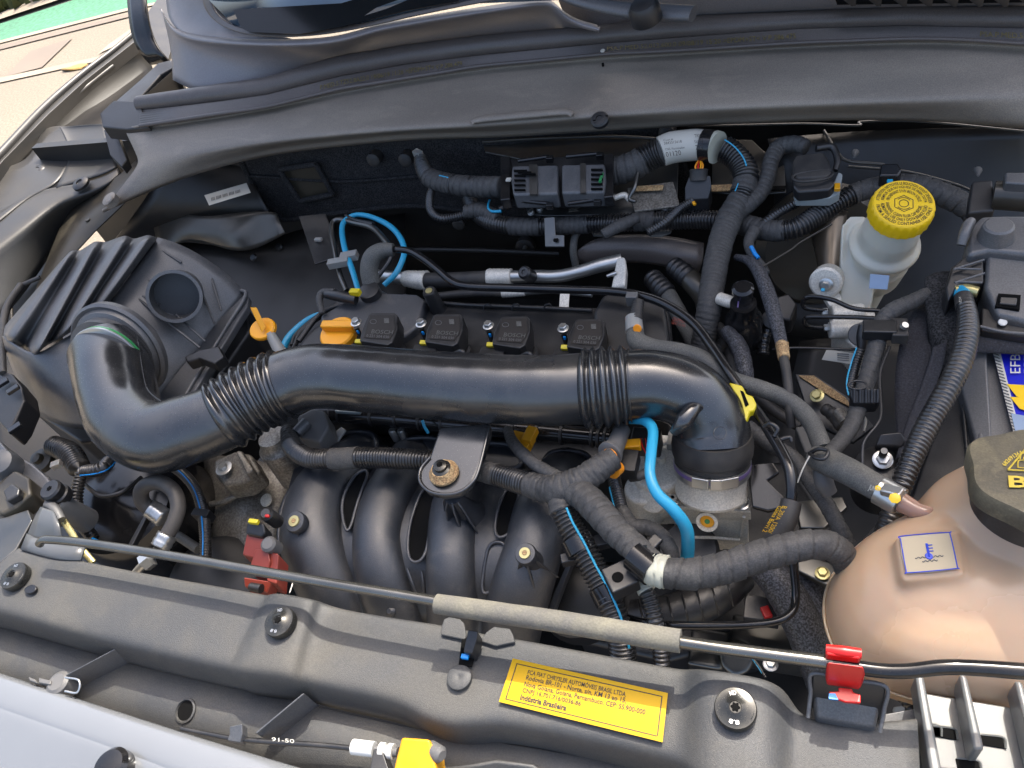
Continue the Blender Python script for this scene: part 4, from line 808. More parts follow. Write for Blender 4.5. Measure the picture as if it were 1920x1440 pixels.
HD = [(880, 372, -.075, 14), (893, 398, -.08, 15), (925, 418, -.08, 17), (975, 425, -.08, 17), (1040, 424, -.08, 17), (1110, 420, -.08, 17), (1190, 416, -.08, 18), (1260, 413, -.08, 18), (1320, 412, -.078, 19), (1380, 418, -.075, 20), (1440, 432, -.07, 20), (1490, 428, -.065, 20), (1535, 402, -.06, 20), (1575, 378, -.055, 20), (1610, 360, -.05, 19), (1660, 348, -.045, 19), (1720, 350, -.045, 21), (1770, 366, -.05, 22), (1815, 390, -.06, 21), (1840, 420, -.08, 20)]
tube('conduit', HD, CD, r, mode='corr', pitch=.0052, u0=0, u1=2.8, seg=20)
tube('tape_wrap', HD, TP, r, mode='tape', pitch=.009, u0=2.7, u1=3.6)
tube('conduit', HD, CD, r, mode='corr', pitch=.0052, u0=3.5, u1=4.1, seg=20)
tube('tape_wrap', HD, TP, r, mode='tape', pitch=.009, u0=4.0, u1=4.9)
tube('conduit', HD, CD, r, mode='corr', pitch=.0052, u0=4.8, u1=6.1, seg=20)
tube('tape_wrap', HD, TP, r, mode='tape', pitch=.01, u0=6.0, u1=6.5)
tube('conduit', HD, CD, r, mode='corr', pitch=.0052, u0=6.4, u1=9.3, seg=20)
tube('tape_wrap', HD, TP, r, mode='tape', pitch=.01, u0=9.2, u1=10.6)
tube('conduit', HD, CD, r, mode='corr', pitch=.0052, u0=10.5, u1=13.8, seg=24)
tube('tape_wrap', HD, TP, r, mode='tape', pitch=.014, u0=13.7, u1=19, seg=24)
HE = [(788, 288, -.02, 12), (792, 312, -.03, 15), (808, 334, -.035, 18), (850, 346, -.035, 19), (895, 350, -.03, 19), (942, 350, -.025, 19)]
tube('conduit', HE, CD, r, mode='corr', pitch=.005, u0=.3, u1=2.0, seg=20)
tube('tape_wrap', HE, TP, r, mode='tape', pitch=.012, u0=1.9, u1=3.0, rs=1.02)
tube('conduit', HE, CD, r, mode='corr', pitch=.006, u0=2.6, u1=3.1, seg=20, stripe=(.2, 1.4, .0, 1, M['blue']))
tube('tape_wrap', HE, TP, r, mode='tape', pitch=.013, u0=3.1, u1=5, rs=1.03)
tube('conduit', HE, CD, r, mode='corr', pitch=.006, u0=3.75, u1=4.1, seg=20, rs=1.04)
box('white_end', (782, 283, -.01), (.02, .012, .012), M['nylon'], r, X=(1, -.6, 0))
tube('conduit', [(815, 345, -.045, 8), (806, 370, -.055, 8), (808, 395, -.06, 8), (825, 409, -.065, 9), (850, 408, -.068, 9), (885, 400, -.07, 10)], CD, r, mode='corr', pitch=.0042, seg=16)
tube('tape_wrap', [(870, 398, -.065, 12), (900, 395, -.068, 16), (935, 408, -.07, 13)], TP, r, mode='tape', pitch=.01)
tube('blue_wire', [(918, 375, -.055, 2), (915, 388, -.055, 2), (922, 396, -.055, 2.5), (940, 396, -.055, 3)], M['blue'], r, seg=8)
tube('small_plug', [(936, 392, -.055, 6), (958, 386, -.055, 5), (985, 380, -.055, 3)], M['black'], r, seg=12)
HF = [(1512, 276, -.01, 14), (1490, 270, -.01, 16), (1462, 276, -.015, 16), (1446, 300, -.02, 15), (1440, 330, -.03, 15), (1425, 362, -.04, 15), (1400, 385, -.045, 16), (1375, 400, -.05, 17)]
tube('tape_wrap', HF, TP, r, mode='tape', pitch=.0085, seg=24)
tube('conduit', [(1512, 372, -.045, 9), (1480, 388, -.05, 9), (1455, 402, -.055, 9), (1430, 420, -.06, 9)], CD, r, mode='corr', pitch=.0045, seg=16, stripe=(1.8, 1.4, 0, 1, M['blue']))
tube('conduit', [(1300, 376, -.05, 9), (1275, 392, -.055, 9), (1245, 418, -.055, 9), (1215, 436, -.06, 9)], CD, r, mode='corr', pitch=.0042, seg=16)
tube('tape_wrap', [(1195, 408, -.058, 10), (1165, 422, -.056, 12), (1130, 440, -.06, 10)], TP, r, mode='tape', pitch=.01)
tube('conduit', [(1100, 420, -.09, 8), (1080, 440, -.1, 7), (1075, 470, -.12, 7), (1080, 500, -.15, 7)], M['rubber_grey'], r, seg=14)
tube('tape_wrap', [(1415, 430, -.055, 12), (1404, 455, -.06, 10), (1412, 480, -.065, 9), (1430, 500, -.07, 8), (1438, 512, -.07, 6)], TP, r, mode='tape', pitch=.008, seg=16)
tube('blue_tracer', [(1408, 462, -.052, 4), (1415, 475, -.056, 4), (1422, 484, -.058, 4)], M['blue_wire'], r, mode='tape', pitch=.003, amp=.3, seg=8)
slab('harness_bracket', [(1020, 408, -.05), (1040, 406, -.05), (1042, 440, -.065), (1058, 440, -.07), (1058, 462, -.08), (1022, 462, -.08)], .003, M['steel_dark'], r)
lathe('bracket_hole', (1042, 450, -.0715), (0, -.3, 1), [(.0045, 0), (.004, .0004)], M['void'], r, seg=16)
# foil and duct under the harness
grid('heat_shield', [[(1085, 470, -.12), (1110, 445, -.11), (1180, 438, -.11), (1250, 440, -.11), (1320, 455, -.12)], [(1078, 490, -.14), (1130, 470, -.12), (1200, 466, -.12), (1270, 478, -.12), (1318, 492, -.13)], [(1100, 500, -.16), (1140, 492, -.15), (1210, 492, -.15), (1270, 505, -.15), (1310, 512, -.16)]], M['seal'], car)
slab('pad_tab', [(1108, 432, -.105), (1150, 432, -.105), (1146, 442, -.108), (1112, 442, -.108)], .003, M['rubber_grey'], car)
slab('pad_tab', [(1212, 436, -.1), (1262, 424, -.1), (1258, 436, -.1), (1240, 443, -.1), (1218, 442, -.1)], .003, M['rubber_grey'], car)
# ECU connector pair on its bracket
ec = T('connector_pair', 'pair of large black control unit connectors in an open frame on the bulkhead bracket', 'connector', (1045, 330, -.02))
slab('mounting_plate', [(905, 268, -.03), (925, 262, -.03), (1150, 256, -.028), (1270, 262, -.028), (1272, 285, -.03), (1270, 380, -.08), (1240, 398, -.09), (1000, 404, -.09), (985, 380, -.08), (985, 300, -.045), (910, 285, -.04)], .003, M['steel_dark'], ec, bevel=.001)
tube('plate_edge', [(905, 266, -.025, 3), (1000, 260, -.022, 3), (1150, 256, -.022, 3), (1250, 262, -.024, 3)], M['body_dark'], ec, seg=8)
slab('lower_plate', [(985, 385, -.062), (1100, 378, -.062), (1245, 368, -.062), (1262, 392, -.07), (1225, 400, -.072), (1030, 405, -.072), (990, 402, -.072)], .003, M['steel_dark'], ec)
slab('side_plate', [(1175, 352, -.05), (1262, 340, -.048), (1275, 385, -.06), (1190, 396, -.062)], .004, M['dirty_metal'], ec)
box('bracket_gap', (1215, 352, -.046), (.05, .014, .002), M['rust_and_glint'], ec, bevel=.001)
slab('frame', [(940, 298, -.012), (1148, 290, -.012), (1150, 368, -.03), (1120, 376, -.032), (985, 378, -.032), (940, 370, -.03)], .015, M['black'], ec, bevel=.002)
for pts in ([(960, 310), (1046, 308), (1046, 363), (962, 365), (958, 338)], [(1053, 308), (1134, 306), (1136, 335), (1133, 360), (1053, 362)]):
    s_ = slab('connector_shell', [(x, y, .010-.0003*(y-310)) for x, y in pts], .03, M['airbox'], ec, bevel=.004, seg=3)
slab('shell_band', [(992, 308, .0125), (1007, 308, .0125), (1008, 364, -.004), (993, 364, -.004)], .004, M['steel_dark'], ec, bevel=0)
slab('shell_band', [(1088, 306, .0125), (1098, 306, .0125), (1098, 361, -.004), (1088, 361, -.004)], .004, M['steel_dark'], ec, bevel=0)
for k, xs in enumerate((966, 974, 982)): slab('shell_rib', [(xs-3, 318+k*3, .0115-k*.001), (xs+22, 318+k*3, .0115), (xs+22, 320+k*3, .011), (xs-3, 320+k*3, .011)], .003, M['void'], ec, bevel=0)
for k in range(5):
    slab('shell_rib', [(964, 318+k*9, .012-.0027*k), (985, 318+k*9, .012-.0027*k), (985, 320+k*9, .0115-.0027*k), (964, 320+k*9, .0115-.0027*k)], .003, M['void'], ec, bevel=0)
    slab('shell_rib', [(1108, 316+k*9, .012-.0027*k), (1130, 316+k*9, .012-.0027*k), (1130, 318+k*9, .0115-.0027*k), (1108, 318+k*9, .0115-.0027*k)], .003, M['void'], ec, bevel=0)
text('BOSCH', (1034, 318, .0095), (1034, 348, .001), (1026, 318, .0095), M['grey_plastic'], ec, lift=.003)
text('BOSCH', (1076, 348, .001), (1076, 318, .0095), (1084, 348, .001), M['grey_plastic'], ec, lift=.003)
for x, y, sx in ((948, 335, 10), (1142, 330, 10)): slab('locking_slide', [(x-sx, y-42, .008), (x+sx-2, y-43, .008), (x+sx-2, y+38, -.012), (x-sx, y+40, -.012)], .02, M['black_gloss'], ec, bevel=.002)
for a_, b_ in (((972, 302), (1030, 294)), ((1062, 294), (1124, 288)), ((972, 376), (1030, 382)), ((1065, 382), (1120, 374))):
    tube('latch_bar', [(a_[0], a_[1], -.0 if a_[1] < 340 else -.022, 4), (b_[0], b_[1], -.0 if a_[1] < 340 else -.022, 4)], M['black_gloss'], ec, seg=8)
    box('latch_knob', (b_[0], b_[1], .004 if a_[1] < 340 else -.018), (.012, .009, .01), M['black_gloss'], ec)
box('green_lock', (1127, 332, .007), (.004, .022, .004), M['green_band'], ec, bevel=0)
box('white_lock', (953, 335, .009), (.009, .008, .004), M['sticker'], ec)
for x, y in ((996, 398), (1247, 388), (1012, 392)): hexbolt('bolt', (x, y, -.066), (0, -.4, 1), 5, M['zinc'], ec)
tube('earth_strap', [(1150, 372, -.04, 5), (1170, 366, -.04, 6), (1180, 375, -.045, 5)], M['alu_cast'], ec, seg=10)
tube('wire_bracket', [(1196, 325, -.02, 4), (1190, 352, -.03, 4), (1180, 372, -.042, 4), (1192, 378, -.045, 4)], M['steel_dark'], ec, seg=8)
slab('arrow_mark', [(1066, 392, -.0605), (1090, 388, -.0605), (1070, 388, -.0605), (1086, 395, -.0605), (1066, 397, -.0605)], .001, M['dirty_metal'], ec, bevel=0)
# small square connector with orange wires
sq = T('square_connector', 'small square black connector with orange and red wires hanging below the white harness label', 'connector', (1308, 350, -.04))
slab('connector_body', [(1290, 332, -.02), (1332, 328, -.02), (1334, 348, -.028), (1328, 372, -.045), (1284, 374, -.045), (1284, 352, -.035)], .03, M['black'], sq, bevel=.002)
lathe('connector_collar', (1310, 324, -.018), (0, .6, .8), [(.014, -.012), (.014, 0), (.015, .004), (.012, .006)], M['rubber'], sq, seg=24)
for i, (c_, dx) in enumerate((('amber', -7), ('red', -2), ('orange', 3), ('amber', 7))): tube('wire', [(1312+dx*.4, 302, -.01, 1.8), (1311+dx, 312, -.012, 1.8), (1310+dx*.6, 322, -.016, 1.8)], M[c_], sq, seg=6)
tube('wire', [(1298, 376, -.048, 3), (1303, 384, -.05, 3)], M['orange'], sq, seg=6)
# black bellows connector with pale latch
bc = T('latched_connector', 'black rubber booted connector with a pale grey blue locking latch near the brake reservoir', 'connector', (1530, 330, -.02))
slab('latch', [(1488, 356, -.016), (1560, 350, -.016), (1572, 322, -.008), (1580, 326, -.008), (1574, 362, -.02), (1556, 372, -.024), (1492, 372, -.024)], .014, M['lever_grey'], bc, bevel=.0015)
slab('connector_body', [(1488, 334, -.002), (1556, 328, -.002), (1566, 345, -.006), (1556, 356, -.01), (1496, 360, -.01), (1487, 350, -.008)], .018, M['black'], bc, bevel=.003)
slab('rubber_boot', [(1486, 302, .008), (1492, 290, .008), (1545, 284, .008), (1556, 300, .008), (1560, 324, .004), (1550, 334, .0), (1494, 336, .0), (1486, 325, .004)], .018, M['rubber'], bc, bevel=.005, seg=3)
tube('boot_rim', [(x, y, .002, 2.5) for x, y in ring([(1484, 326), (1560, 316), (1562, 330), (1540, 338), (1490, 342)])], M['rubber'], bc, closed=True, seg=8)
tube('boot_arch', [(1530, 278, .008, 7), (1560, 276, .004, 7), (1570, 300, -.004, 6), (1566, 320, -.01, 5)], M['black'], bc, seg=12)
box('orange_wire', (1570, 348, -.008), (.008, .014, .006), M['orange_clip'], bc)
slab('metal_bracket', [(1335, 260, -.035), (1410, 262, -.035), (1440, 290, -.045), (1470, 310, -.05), (1474, 360, -.07), (1400, 366, -.07), (1335, 360, -.07)], .003, M['steel_dark'], bc)
box('slot', (1458, 352, -.062), (.024, .010, .002), M['void'], bc, bevel=0)
box('gold_plate', (1345, 352, -.062), (.045, .016, .002), M['rust_and_glint'], bc, bevel=0)
cl = T('harness_clip', 'black square clip with blue tape mark fixing the harness behind the yellow cap', 'clip', (1668, 320, -.03))
slab('clip_body', [(1652, 306, -.01), (1684, 305, -.01), (1692, 318, -.014), (1684, 330, -.018), (1648, 330, -.018)], .02, M['black_gloss'], cl, bevel=.003)
box('blue_mark', (1669, 340, -.016), (.008, .012, .004), M['blue'], cl)
tube('cable_tie', [(1660, 350, -.02, 4), (1680, 350, -.02, 4)], M['yellow_bright'], cl, seg=8)
# ============================================================ PIPES BEHIND THE ENGINE
ac = T('coolant_gas_pipe', 'silver air conditioning pipe with crimped ends and a black hose section behind the valve cover', 'pipe', (950, 515, -.11))
AP = [(690, 512, -.12, 10), (722, 518, -.11, 11), (760, 522, -.105, 12), (800, 526, -.10, 15), (860, 524, -.10, 14), (915, 521, -.10, 14), (960, 519, -.10, 12), (1000, 518, -.10, 12), (1045, 518, -.10, 12), (1085, 510, -.095, 12), (1125, 498, -.09, 13), (1166, 488, -.088, 13)]
tube('pipe_end', AP, M['alu'], ac, u0=0, u1=2.1, seg=20)
tube('crimp', AP, M['alu_cast'], ac, u0=2.0, u1=3.0, seg=20, mode='braid', pitch=.012, amp=.14, rs=1.25)
tube('rubber_section', AP, M['rubber'], ac, u0=2.9, u1=5.1, seg=24)
tube('crimp', AP, M['alu_cast'], ac, u0=5.0, u1=6.0, seg=20, mode='braid', pitch=.012, amp=.14, rs=1.25)
tube('pipe', AP, M['alu'], ac, u0=5.9, u1=11, seg=24, lump=.01)
slab('end_fitting', [(1156, 482, -.075), (1172, 480, -.075), (1175, 500, -.08), (1172, 535, -.09), (1145, 540, -.10), (1150, 515, -.09)], .02, M['alu_cast'], ac, bevel=.004)
tube('end_stud', [(1138, 518, -.09, 3), (1156, 512, -.088, 5)], M['zinc'], ac, seg=10)
ps2 = lathe('pipe_plug', (982, 510, -.07), (-.1, -.5, .8), [(.011, -.03), (.011, -.002), (.008, .001), (.004, .001), (.003, -.001)], M['black'], ac, seg=22)
ac2 = T('thin_gas_pipe', 'thin black pipe with silver crimp running behind the ignition coils', 'pipe', (940, 550, -.12))
AQ = [(812, 556, -.11, 7), (880, 550, -.11, 8), (942, 549, -.11, 8), (985, 548, -.11, 6), (1040, 546, -.11, 5), (1110, 553, -.11, 5)]
tube('hose', AQ, M['rubber'], ac2, u0=0, u1=2.1, seg=14); tube('crimp', AQ, M['alu_cast'], ac2, u0=2, u1=3, mode='braid', pitch=.01, amp=.15, rs=1.2, seg=14); tube('pipe', AQ, M['alu'], ac2, u0=2.9, u1=5, seg=12)
slab('white_tab', [(1050, 547, -.075), (1068, 548, -.075), (1066, 578, -.085), (1048, 577, -.085)], .002, M['alu_cast'], ac2)
bp = T('breather_pipe', 'long thin glossy black pipe curving over the valve cover towards the throttle body', 'pipe', (1000, 540, -.04))
tube('pipe', [(733, 467, -.012, 6), (765, 470, -.01, 6.5), (790, 482, -.012, 7), (820, 505, -.02, 7), (848, 528, -.028, 7.5), (880, 537, -.03, 8), (960, 540, -.03, 8), (1060, 543, -.028, 8), (1140, 546, -.025, 8), (1200, 554, -.02, 8.5), (1250, 572, -.018, 9), (1300, 606, -.018, 9), (1335, 650, -.018, 9), (1362, 690, -.016, 9), (1392, 735, -.02, 9)], M['black_gloss'], bp, seg=20, step=.003)
tube('elbow_boot', [(738, 468, -.012, 12), (715, 470, -.01, 15), (698, 482, -.015, 17), (692, 505, -.03, 17), (696, 530, -.05, 17)], M['rubber_grey'], bp, seg=24)
lathe('boot_collar', (698, 556, -.06), (.02, -.1, 1), [(.026, -.02), (.020, -.006), (.018, 0), (.018, .016), (.014, .017)], M['black'], bp, seg=28)
box('pipe_clip', (1184, 552, -.010), (.016, .012, .018), M['grey_plastic'], bp)
yc = T('yellow_quick_clip', 'yellow plastic quick release clip at the corner of the air hose elbow', 'clip', (1400, 745, .0))
slab('clip_plate', [(1366, 716, .005), (1392, 722, .005), (1400, 738, .004), (1412, 742, .003), (1419, 758, .002), (1414, 770, .0), (1406, 772, .0), (1400, 790, -.004), (1394, 786, -.004), (1392, 770, .0), (1380, 742, .004)], .010, M['yellow_bright'], yc, bevel=.002)
slab('clip_slot', [(1388, 732, .0056), (1394, 734, .0056), (1404, 758, .0032), (1398, 762, .0032)], .001, M['void'], yc, bevel=0)
sp_ = T('plug_sensor', 'small black sensor plug with yellow tab on top of the left valve cover corner', 'sensor', (640, 552, -.04))
tube('plug_body', [(612, 552, -.04, 8), (640, 556, -.04, 11), (668, 562, -.045, 10)], M['black'], sp_, seg=18)
box('yellow_tab', (664, 544, -.028), (.018, .010, .010), M['yellow_bright'], sp_)
tube('wire_sleeve', [(628, 548, -.038, 7), (606, 548, -.04, 7), (599, 562, -.045, 7), (604, 588, -.055, 6)], TP, sp_, mode='tape', pitch=.008, seg=14)
# blue and grey thin lines on the left of the bulkhead
bl = T('blue_loop_hose', 'thin bright blue hose looped in front of the bulkhead behind the oil cap', 'hose', (700, 450, -.08))
tube('hose', [(672, 545, -.09, 5), (660, 505, -.085, 5.5), (645, 460, -.08, 5.5), (643, 420, -.08, 5), (668, 403, -.08, 4.5), (705, 410, -.075, 5), (740, 432, -.07, 5.5), (758, 468, -.07, 5.5), (745, 508, -.08, 5.5), (720, 535, -.09, 5)], M['blue'], bl, seg=16)
tube('thin_line', [(648, 404, -.078, 3), (665, 412, -.075, 3), (700, 421, -.075, 5)], M['black'], bl, seg=8)
bt = tube('blue_tube', [(528, 660, -.12, 7), (542, 632, -.115, 7), (575, 602, -.11, 6.5), (610, 587, -.105, 6), (655, 577, -.10, 5.5)], M['blue'], seg=18)
tag(bt, 'blue tube passing behind the dipstick to the engine corner', 'hose')
br = T('brake_line_pair', 'two thin grey metal lines bent over the top and held by a cream plastic clip', 'pipe', (630, 470, -.09))
tube('line', [(650, 545, -.11, 5), (638, 515, -.10, 5), (628, 470, -.09, 5), (622, 425, -.085, 5), (634, 412, -.082, 5), (665, 418, -.08, 5), (700, 428, -.078, 6), (728, 458, -.075, 6)], M['steel_dark'], br, seg=12)
tube('line', [(690, 540, -.10, 4), (712, 515, -.09, 4), (730, 490, -.08, 4), (735, 475, -.075, 5)], M['black'], br, seg=10)
box('line_clip', (632, 487, -.075), (.040, .015, .014), M['nylon'], br, X=(1, .25, 0)); box('line_clip', (652, 475, -.075), (.032, .016, .014), M['nylon'], br, X=(1, .25, 0))
tube('twin_line', [(690, 560, -.075, 4), (640, 572, -.08, 5), (600, 590, -.08, 5), (560, 640, -.085, 5)], M['black'], br, seg=10)
tube('cover_hose', [(1190, 620, -.035, 16), (1196, 640, -.03, 18), (1225, 652, -.03, 17), (1275, 660, -.03, 17), (1320, 675, -.03, 17), (1370, 710, -.035, 16), (1430, 730, -.05, 16), (1480, 752, -.06, 16), (1520, 790, -.065, 17), (1544, 845, -.06, 18)], M['rubber_grey'], None, seg=24)
hs = bpy.data.objects['cover_hose']; hs.name = 'vent_hose'; LOC['vent_hose'] = LOC['cover_hose']; tag(hs, 'dusty grey rubber hose passing behind the throttle elbow', 'hose')
tube('hose_end', [(1188, 596, -.028, 16), (1190, 622, -.032, 17)], M['nylon'], hs, seg=20)
tube('hose_stub', [(1197, 565, -.02, 11), (1192, 600, -.026, 12)], M['rubber'], hs, mode='tape', pitch=.004, seg=16)
lathe('orange_mark', (1195, 616, -.016), (0, -.8, .5), [(.006, 0), (.005, .001)], M['amber'], hs, seg=12)
# heater hoses
hh = T('heater_hose', 'brown dusty heater hoses with quick couplings behind the harness drop', 'hose', (1260, 560, -.12))
tube('hose', [(1230, 528, -.12, 15), (1250, 552, -.12, 17), (1268, 580, -.12, 16), (1290, 620, -.13, 15), (1310, 665, -.15, 15)], M['rubber_grey'], hh, seg=20)
tube('coupling', [(1222, 520, -.115, 19), (1240, 540, -.115, 20), (1252, 552, -.115, 19)], M['black'], hh, mode='corr', pitch=.011, amp=.06)
tube('hose', [(1280, 510, -.11, 19), (1300, 530, -.11, 21), (1320, 555, -.12, 21), (1325, 580, -.14, 19)], M['body_dark'], hh, seg=20)
tube('coupling', [(1262, 498, -.105, 19), (1280, 512, -.105, 21), (1292, 522, -.105, 20)], M['black'], hh, mode='corr', pitch=.011, amp=.06)
text('GRAMMER', (1262, 598, -.09), (1285, 603, -.09), (1261, 605, -.09), M['maroon'], hh, lift=.004); text('58087.13 000', (1260, 606, -.09), (1286, 612, -.09), (1259, 611, -.09), M['maroon'], hh, lift=.004)
pv = T('purge_valve', 'small black round topped valve with pink marks beside the harness drop', 'valve', (1392, 570, -.06))
tube('side_fitting', [(1350, 560, -.07, 12), (1368, 566, -.065, 12), (1380, 570, -.065, 9)], M['alu_cast'], pv, seg=18)
lathe('valve_body', (1394, 586, -.075), (.02, -.1, 1), [(.026, -.06), (.026, -.012), (.022, -.006), (.018, 0), (.018, .02)], M['black_gloss'], pv, seg=28)
lathe('valve_cap', (1393, 552, -.052), (.02, -.1, 1), [(.013, -.004), (.013, .004), (.015, .006), (.015, .013), (.011, .016)], M['black_gloss'], pv, seg=24)
box('pink_mark', (1384, 570, -.054), (.002, .012, .001), M['purple'], pv, bevel=0)
# braided sleeve pair
bs_ = T('braided_sleeve', 'grey braided cable sleeve dropping to a tan taped end right of the engine', 'cable', (1450, 560, -.05))
tube('sleeve', [(1380, 482, -.07, 6), (1402, 488, -.06, 8), (1420, 505, -.05, 12), (1438, 545, -.045, 14), (1452, 590, -.045, 14), (1462, 630, -.045, 12), (1467, 652, -.045, 11)], M['braid'], bs_, mode='braid', pitch=.006, amp=.12, flat=1, seg=18)
tube('tan_tape', [(1466, 645, -.045, 12), (1470, 672, -.045, 11)], M['rust_and_glint'], bs_, mode='tape', pitch=.01)
tube('sleeve_tail', [(1469, 668, -.045, 9), (1476, 710, -.05, 9), (1480, 760, -.06, 9), (1484, 800, -.08, 8)], M['rubber'], bs_, flat=1)
tube('sleeve', [(1362, 620, -.09, 12), (1385, 650, -.085, 16), (1396, 690, -.085, 16), (1400, 730, -.1, 14)], M['braid'], bs_, mode='braid', pitch=.006, amp=.12, seg=18)
# ============================================================ RIGHT HAND HOSES
vl = T('vacuum_line', 'glossy black bent vacuum pipe with rubber boot and yellow print right of the throttle body', 'pipe', (1480, 880, -.02))
tube('pipe', [(1405, 752, -.01, 9), (1425, 780, -.008, 10), (1445, 812, -.006, 11), (1466, 848, -.004, 11), (1480, 880, -.004, 11), (1484, 915, -.01, 11), (1482, 945, -.02, 11)], M['black_gloss'], vl, seg=22)
tube('boot', [(1484, 940, -.018, 19), (1476, 970, -.025, 20), (1462, 1000, -.035, 20), (1448, 1018, -.045, 19)], M['rubber'], vl, seg=26)
text('B 20/A 1200/', (1477, 950, .000), (1448, 1000, -.017), (1468, 948, .000), M['yellow_label'], vl, lift=.004); text('Gates Barri 2', (1468, 950, .0), (1438, 998, -.017), (1460, 948, .0), M['yellow_label'], vl, lift=.004)
tube('lower_pipe', [(1484, 1030, -.06, 8), (1490, 1080, -.07, 8), (1492, 1120, -.075, 8), (1484, 1148, -.075, 8), (1455, 1165, -.075, 8), (1400, 1171, -.075, 8), (1330, 1173, -.075, 8), (1260, 1172, -.075, 8), (1200, 1166, -.08, 8), (1150, 1150, -.09, 8)], M['black_gloss'], vl, seg=20)
tube('pipe_clip', [(1432, 800, .004, 4), (1444, 794, .01, 4), (1458, 804, .008, 4), (1452, 818, .002, 4)], M['black'], vl, seg=8)
tube('pipe_clip', [(1460, 825, -.004, 5), (1480, 820, -.002, 4), (1484, 828, -.004, 3)], M['black'], vl, seg=8)
slab('rear_bracket', [(1400, 870, -.07), (1450, 866, -.07), (1462, 885, -.07), (1440, 900, -.075), (1470, 930, -.08), (1476, 950, -.08), (1440, 958, -.085), (1410, 950, -.085)], .006, M['black_gloss'], vl, bevel=.002)
ch = T('coolant_hose', 'thick dusty rubber coolant hose with a silver clamp entering the expansion tank', 'hose', (1610, 900, -.01))
tube('hose', [(1530, 858, -.03, 22), (1552, 866, -.02, 26), (1590, 884, -.01, 26), (1640, 912, -.0, 25), (1690, 942, .0, 22)], M['rubber_grey'], ch, seg=30, lump=.01)
text('JUN 21', (1632, 908, .026), (1650, 914, .026), (1627, 920, .02), M['sticker'], ch, lift=.001)
a = W((1668, 930, .0)); d = W((1700, 948, .0))-a; u = U(a)
lathe('clamp_band', a-d.normalized()*.011, d, [(24*u, 0), (27.5*u, 0), (27.5*u, .022), (24*u, .022)], M['zinc'], ch, seg=36)
box('clamp_ear', (1672, 916, .020), (.020, .012, .008), M['zinc'], ch, X=(1, -.5, 0), Z=(-.2, .3, 1), bevel=.002)
lathe('yellow_mark', (1678, 934, .0245), (-.1, -.3, 1), [(.0055, 0), (.004, .0005)], M['yellow'], ch, seg=7); lathe('yellow_mark', (1646, 915, .0215), (-.1, -.3, 1), [(.003, 0), (.002, .0005)], M['yellow'], ch, seg=7)
tube('nipple', [(1690, 942, .002, 19), (1720, 958, .002, 16), (1748, 966, .0, 14), (1785, 985, -.02, 13)], M['nipple'], ch, seg=24)
tube('spring_clip', [(1518, 850, -.01, 4), (1535, 842, -.0, 4), (1552, 846, .004, 4), (1545, 860, .004, 4), (1528, 858, -.0, 4)], M['black'], ch, closed=True, seg=8)
tube('cable_tie', [(1495, 905, -.02, 1.5), (1505, 880, -.01, 1.5), (1518, 855, -.004, 1.5)], M['sticker'], ch, seg=6)
tube('branch_bulb', [(1540, 880, -.04, 16), (1545, 905, -.05, 18), (1556, 925, -.06, 14)], M['grey_plastic'], ch, seg=20)
sh = T('spiral_hose', 'black spiral wrapped hoses running down behind the throttle body', 'hose', (1520, 900, -.08))
tube('hose', [(1400, 800, -.08, 15), (1440, 830, -.08, 15), (1490, 862, -.08, 15), (1525, 910, -.08, 15), (1552, 950, -.085, 15), (1574, 990, -.09, 15), (1590, 1020, -.1, 15)], TP, sh, mode='tape', pitch=.009, amp=.12, seg=22)
tube('hose', [(1680, 960, -.08, 13), (1660, 985, -.09, 13), (1630, 1020, -.1, 14)], TP, sh, mode='tape', pitch=.009, amp=.1, seg=22)
rh = T('brake_side_harness', 'dark taped wiring harness running down beside the battery cover to the coolant hose', 'wiring harness', (1640, 650, -.04))
tube('tape_wrap', [(1740, 552, -.03, 14), (1706, 568, -.03, 15), (1676, 582, -.03, 16), (1656, 602, -.035, 16), (1642, 650, -.045, 16), (1628, 705, -.055, 16), (1612, 755, -.06, 16), (1596, 800, -.06, 15), (1570, 835, -.055, 14), (1542, 860, -.045, 13)], TP, rh, mode='tape', pitch=.011, seg=24)
tube('conduit', [(1614, 655, -.05, 9), (1604, 685, -.06, 9), (1596, 720, -.065, 9), (1600, 745, -.07, 9)], CD, rh, mode='corr', pitch=.0036, seg=16, stripe=(.9, 1.6, 0, 1, M['blue']))
slab('harness_comb', [(1595, 728, -.035), (1650, 728, -.035), (1652, 742, -.04), (1644, 756, -.045), (1600, 756, -.045), (1594, 742, -.04)], .018, M['black'], rh, bevel=.002)
for i in range(5): tube('comb_rib', [(1602+i*11, 730, -.033, 3), (1602+i*11, 755, -.043, 3)], M['black'], rh, seg=8)
tube('comb_ring', [(1608+18*math.cos(a), 722+8*math.sin(a), -.035, 2.2) for a in [i*.785 for i in range(8)]], M['black'], rh, closed=True, seg=8)
box('clip_block', (1650, 610, -.02), (.038, .022, .016), M['black'], rh, bevel=.002)
box('clip_block', (1688, 612, -.022), (.018, .030, .016), M['rubber'], rh, bevel=.002)
lathe('clip_pin', (1695, 612, -.018), (.3, -.2, 1), [(.005, 0), (.004, .004)], M['zinc'], rh, seg=12)
tube('grey_rod', [(1448, 655, -.09, 2.5), (1500, 652, -.09, 2.5), (1590, 655, -.09, 2.5), (1660, 655, -.09, 2.5)], M['black_gloss'], rh, seg=8)
tg = slab('paper_tag', [(1550, 655, -.10), (1600, 662, -.10), (1606, 684, -.11), (1541, 674, -.11)], .0005, M['sticker'], None, bevel=0); tag(tg, 'small pale printed tag lying under the brake cylinder', 'tag')
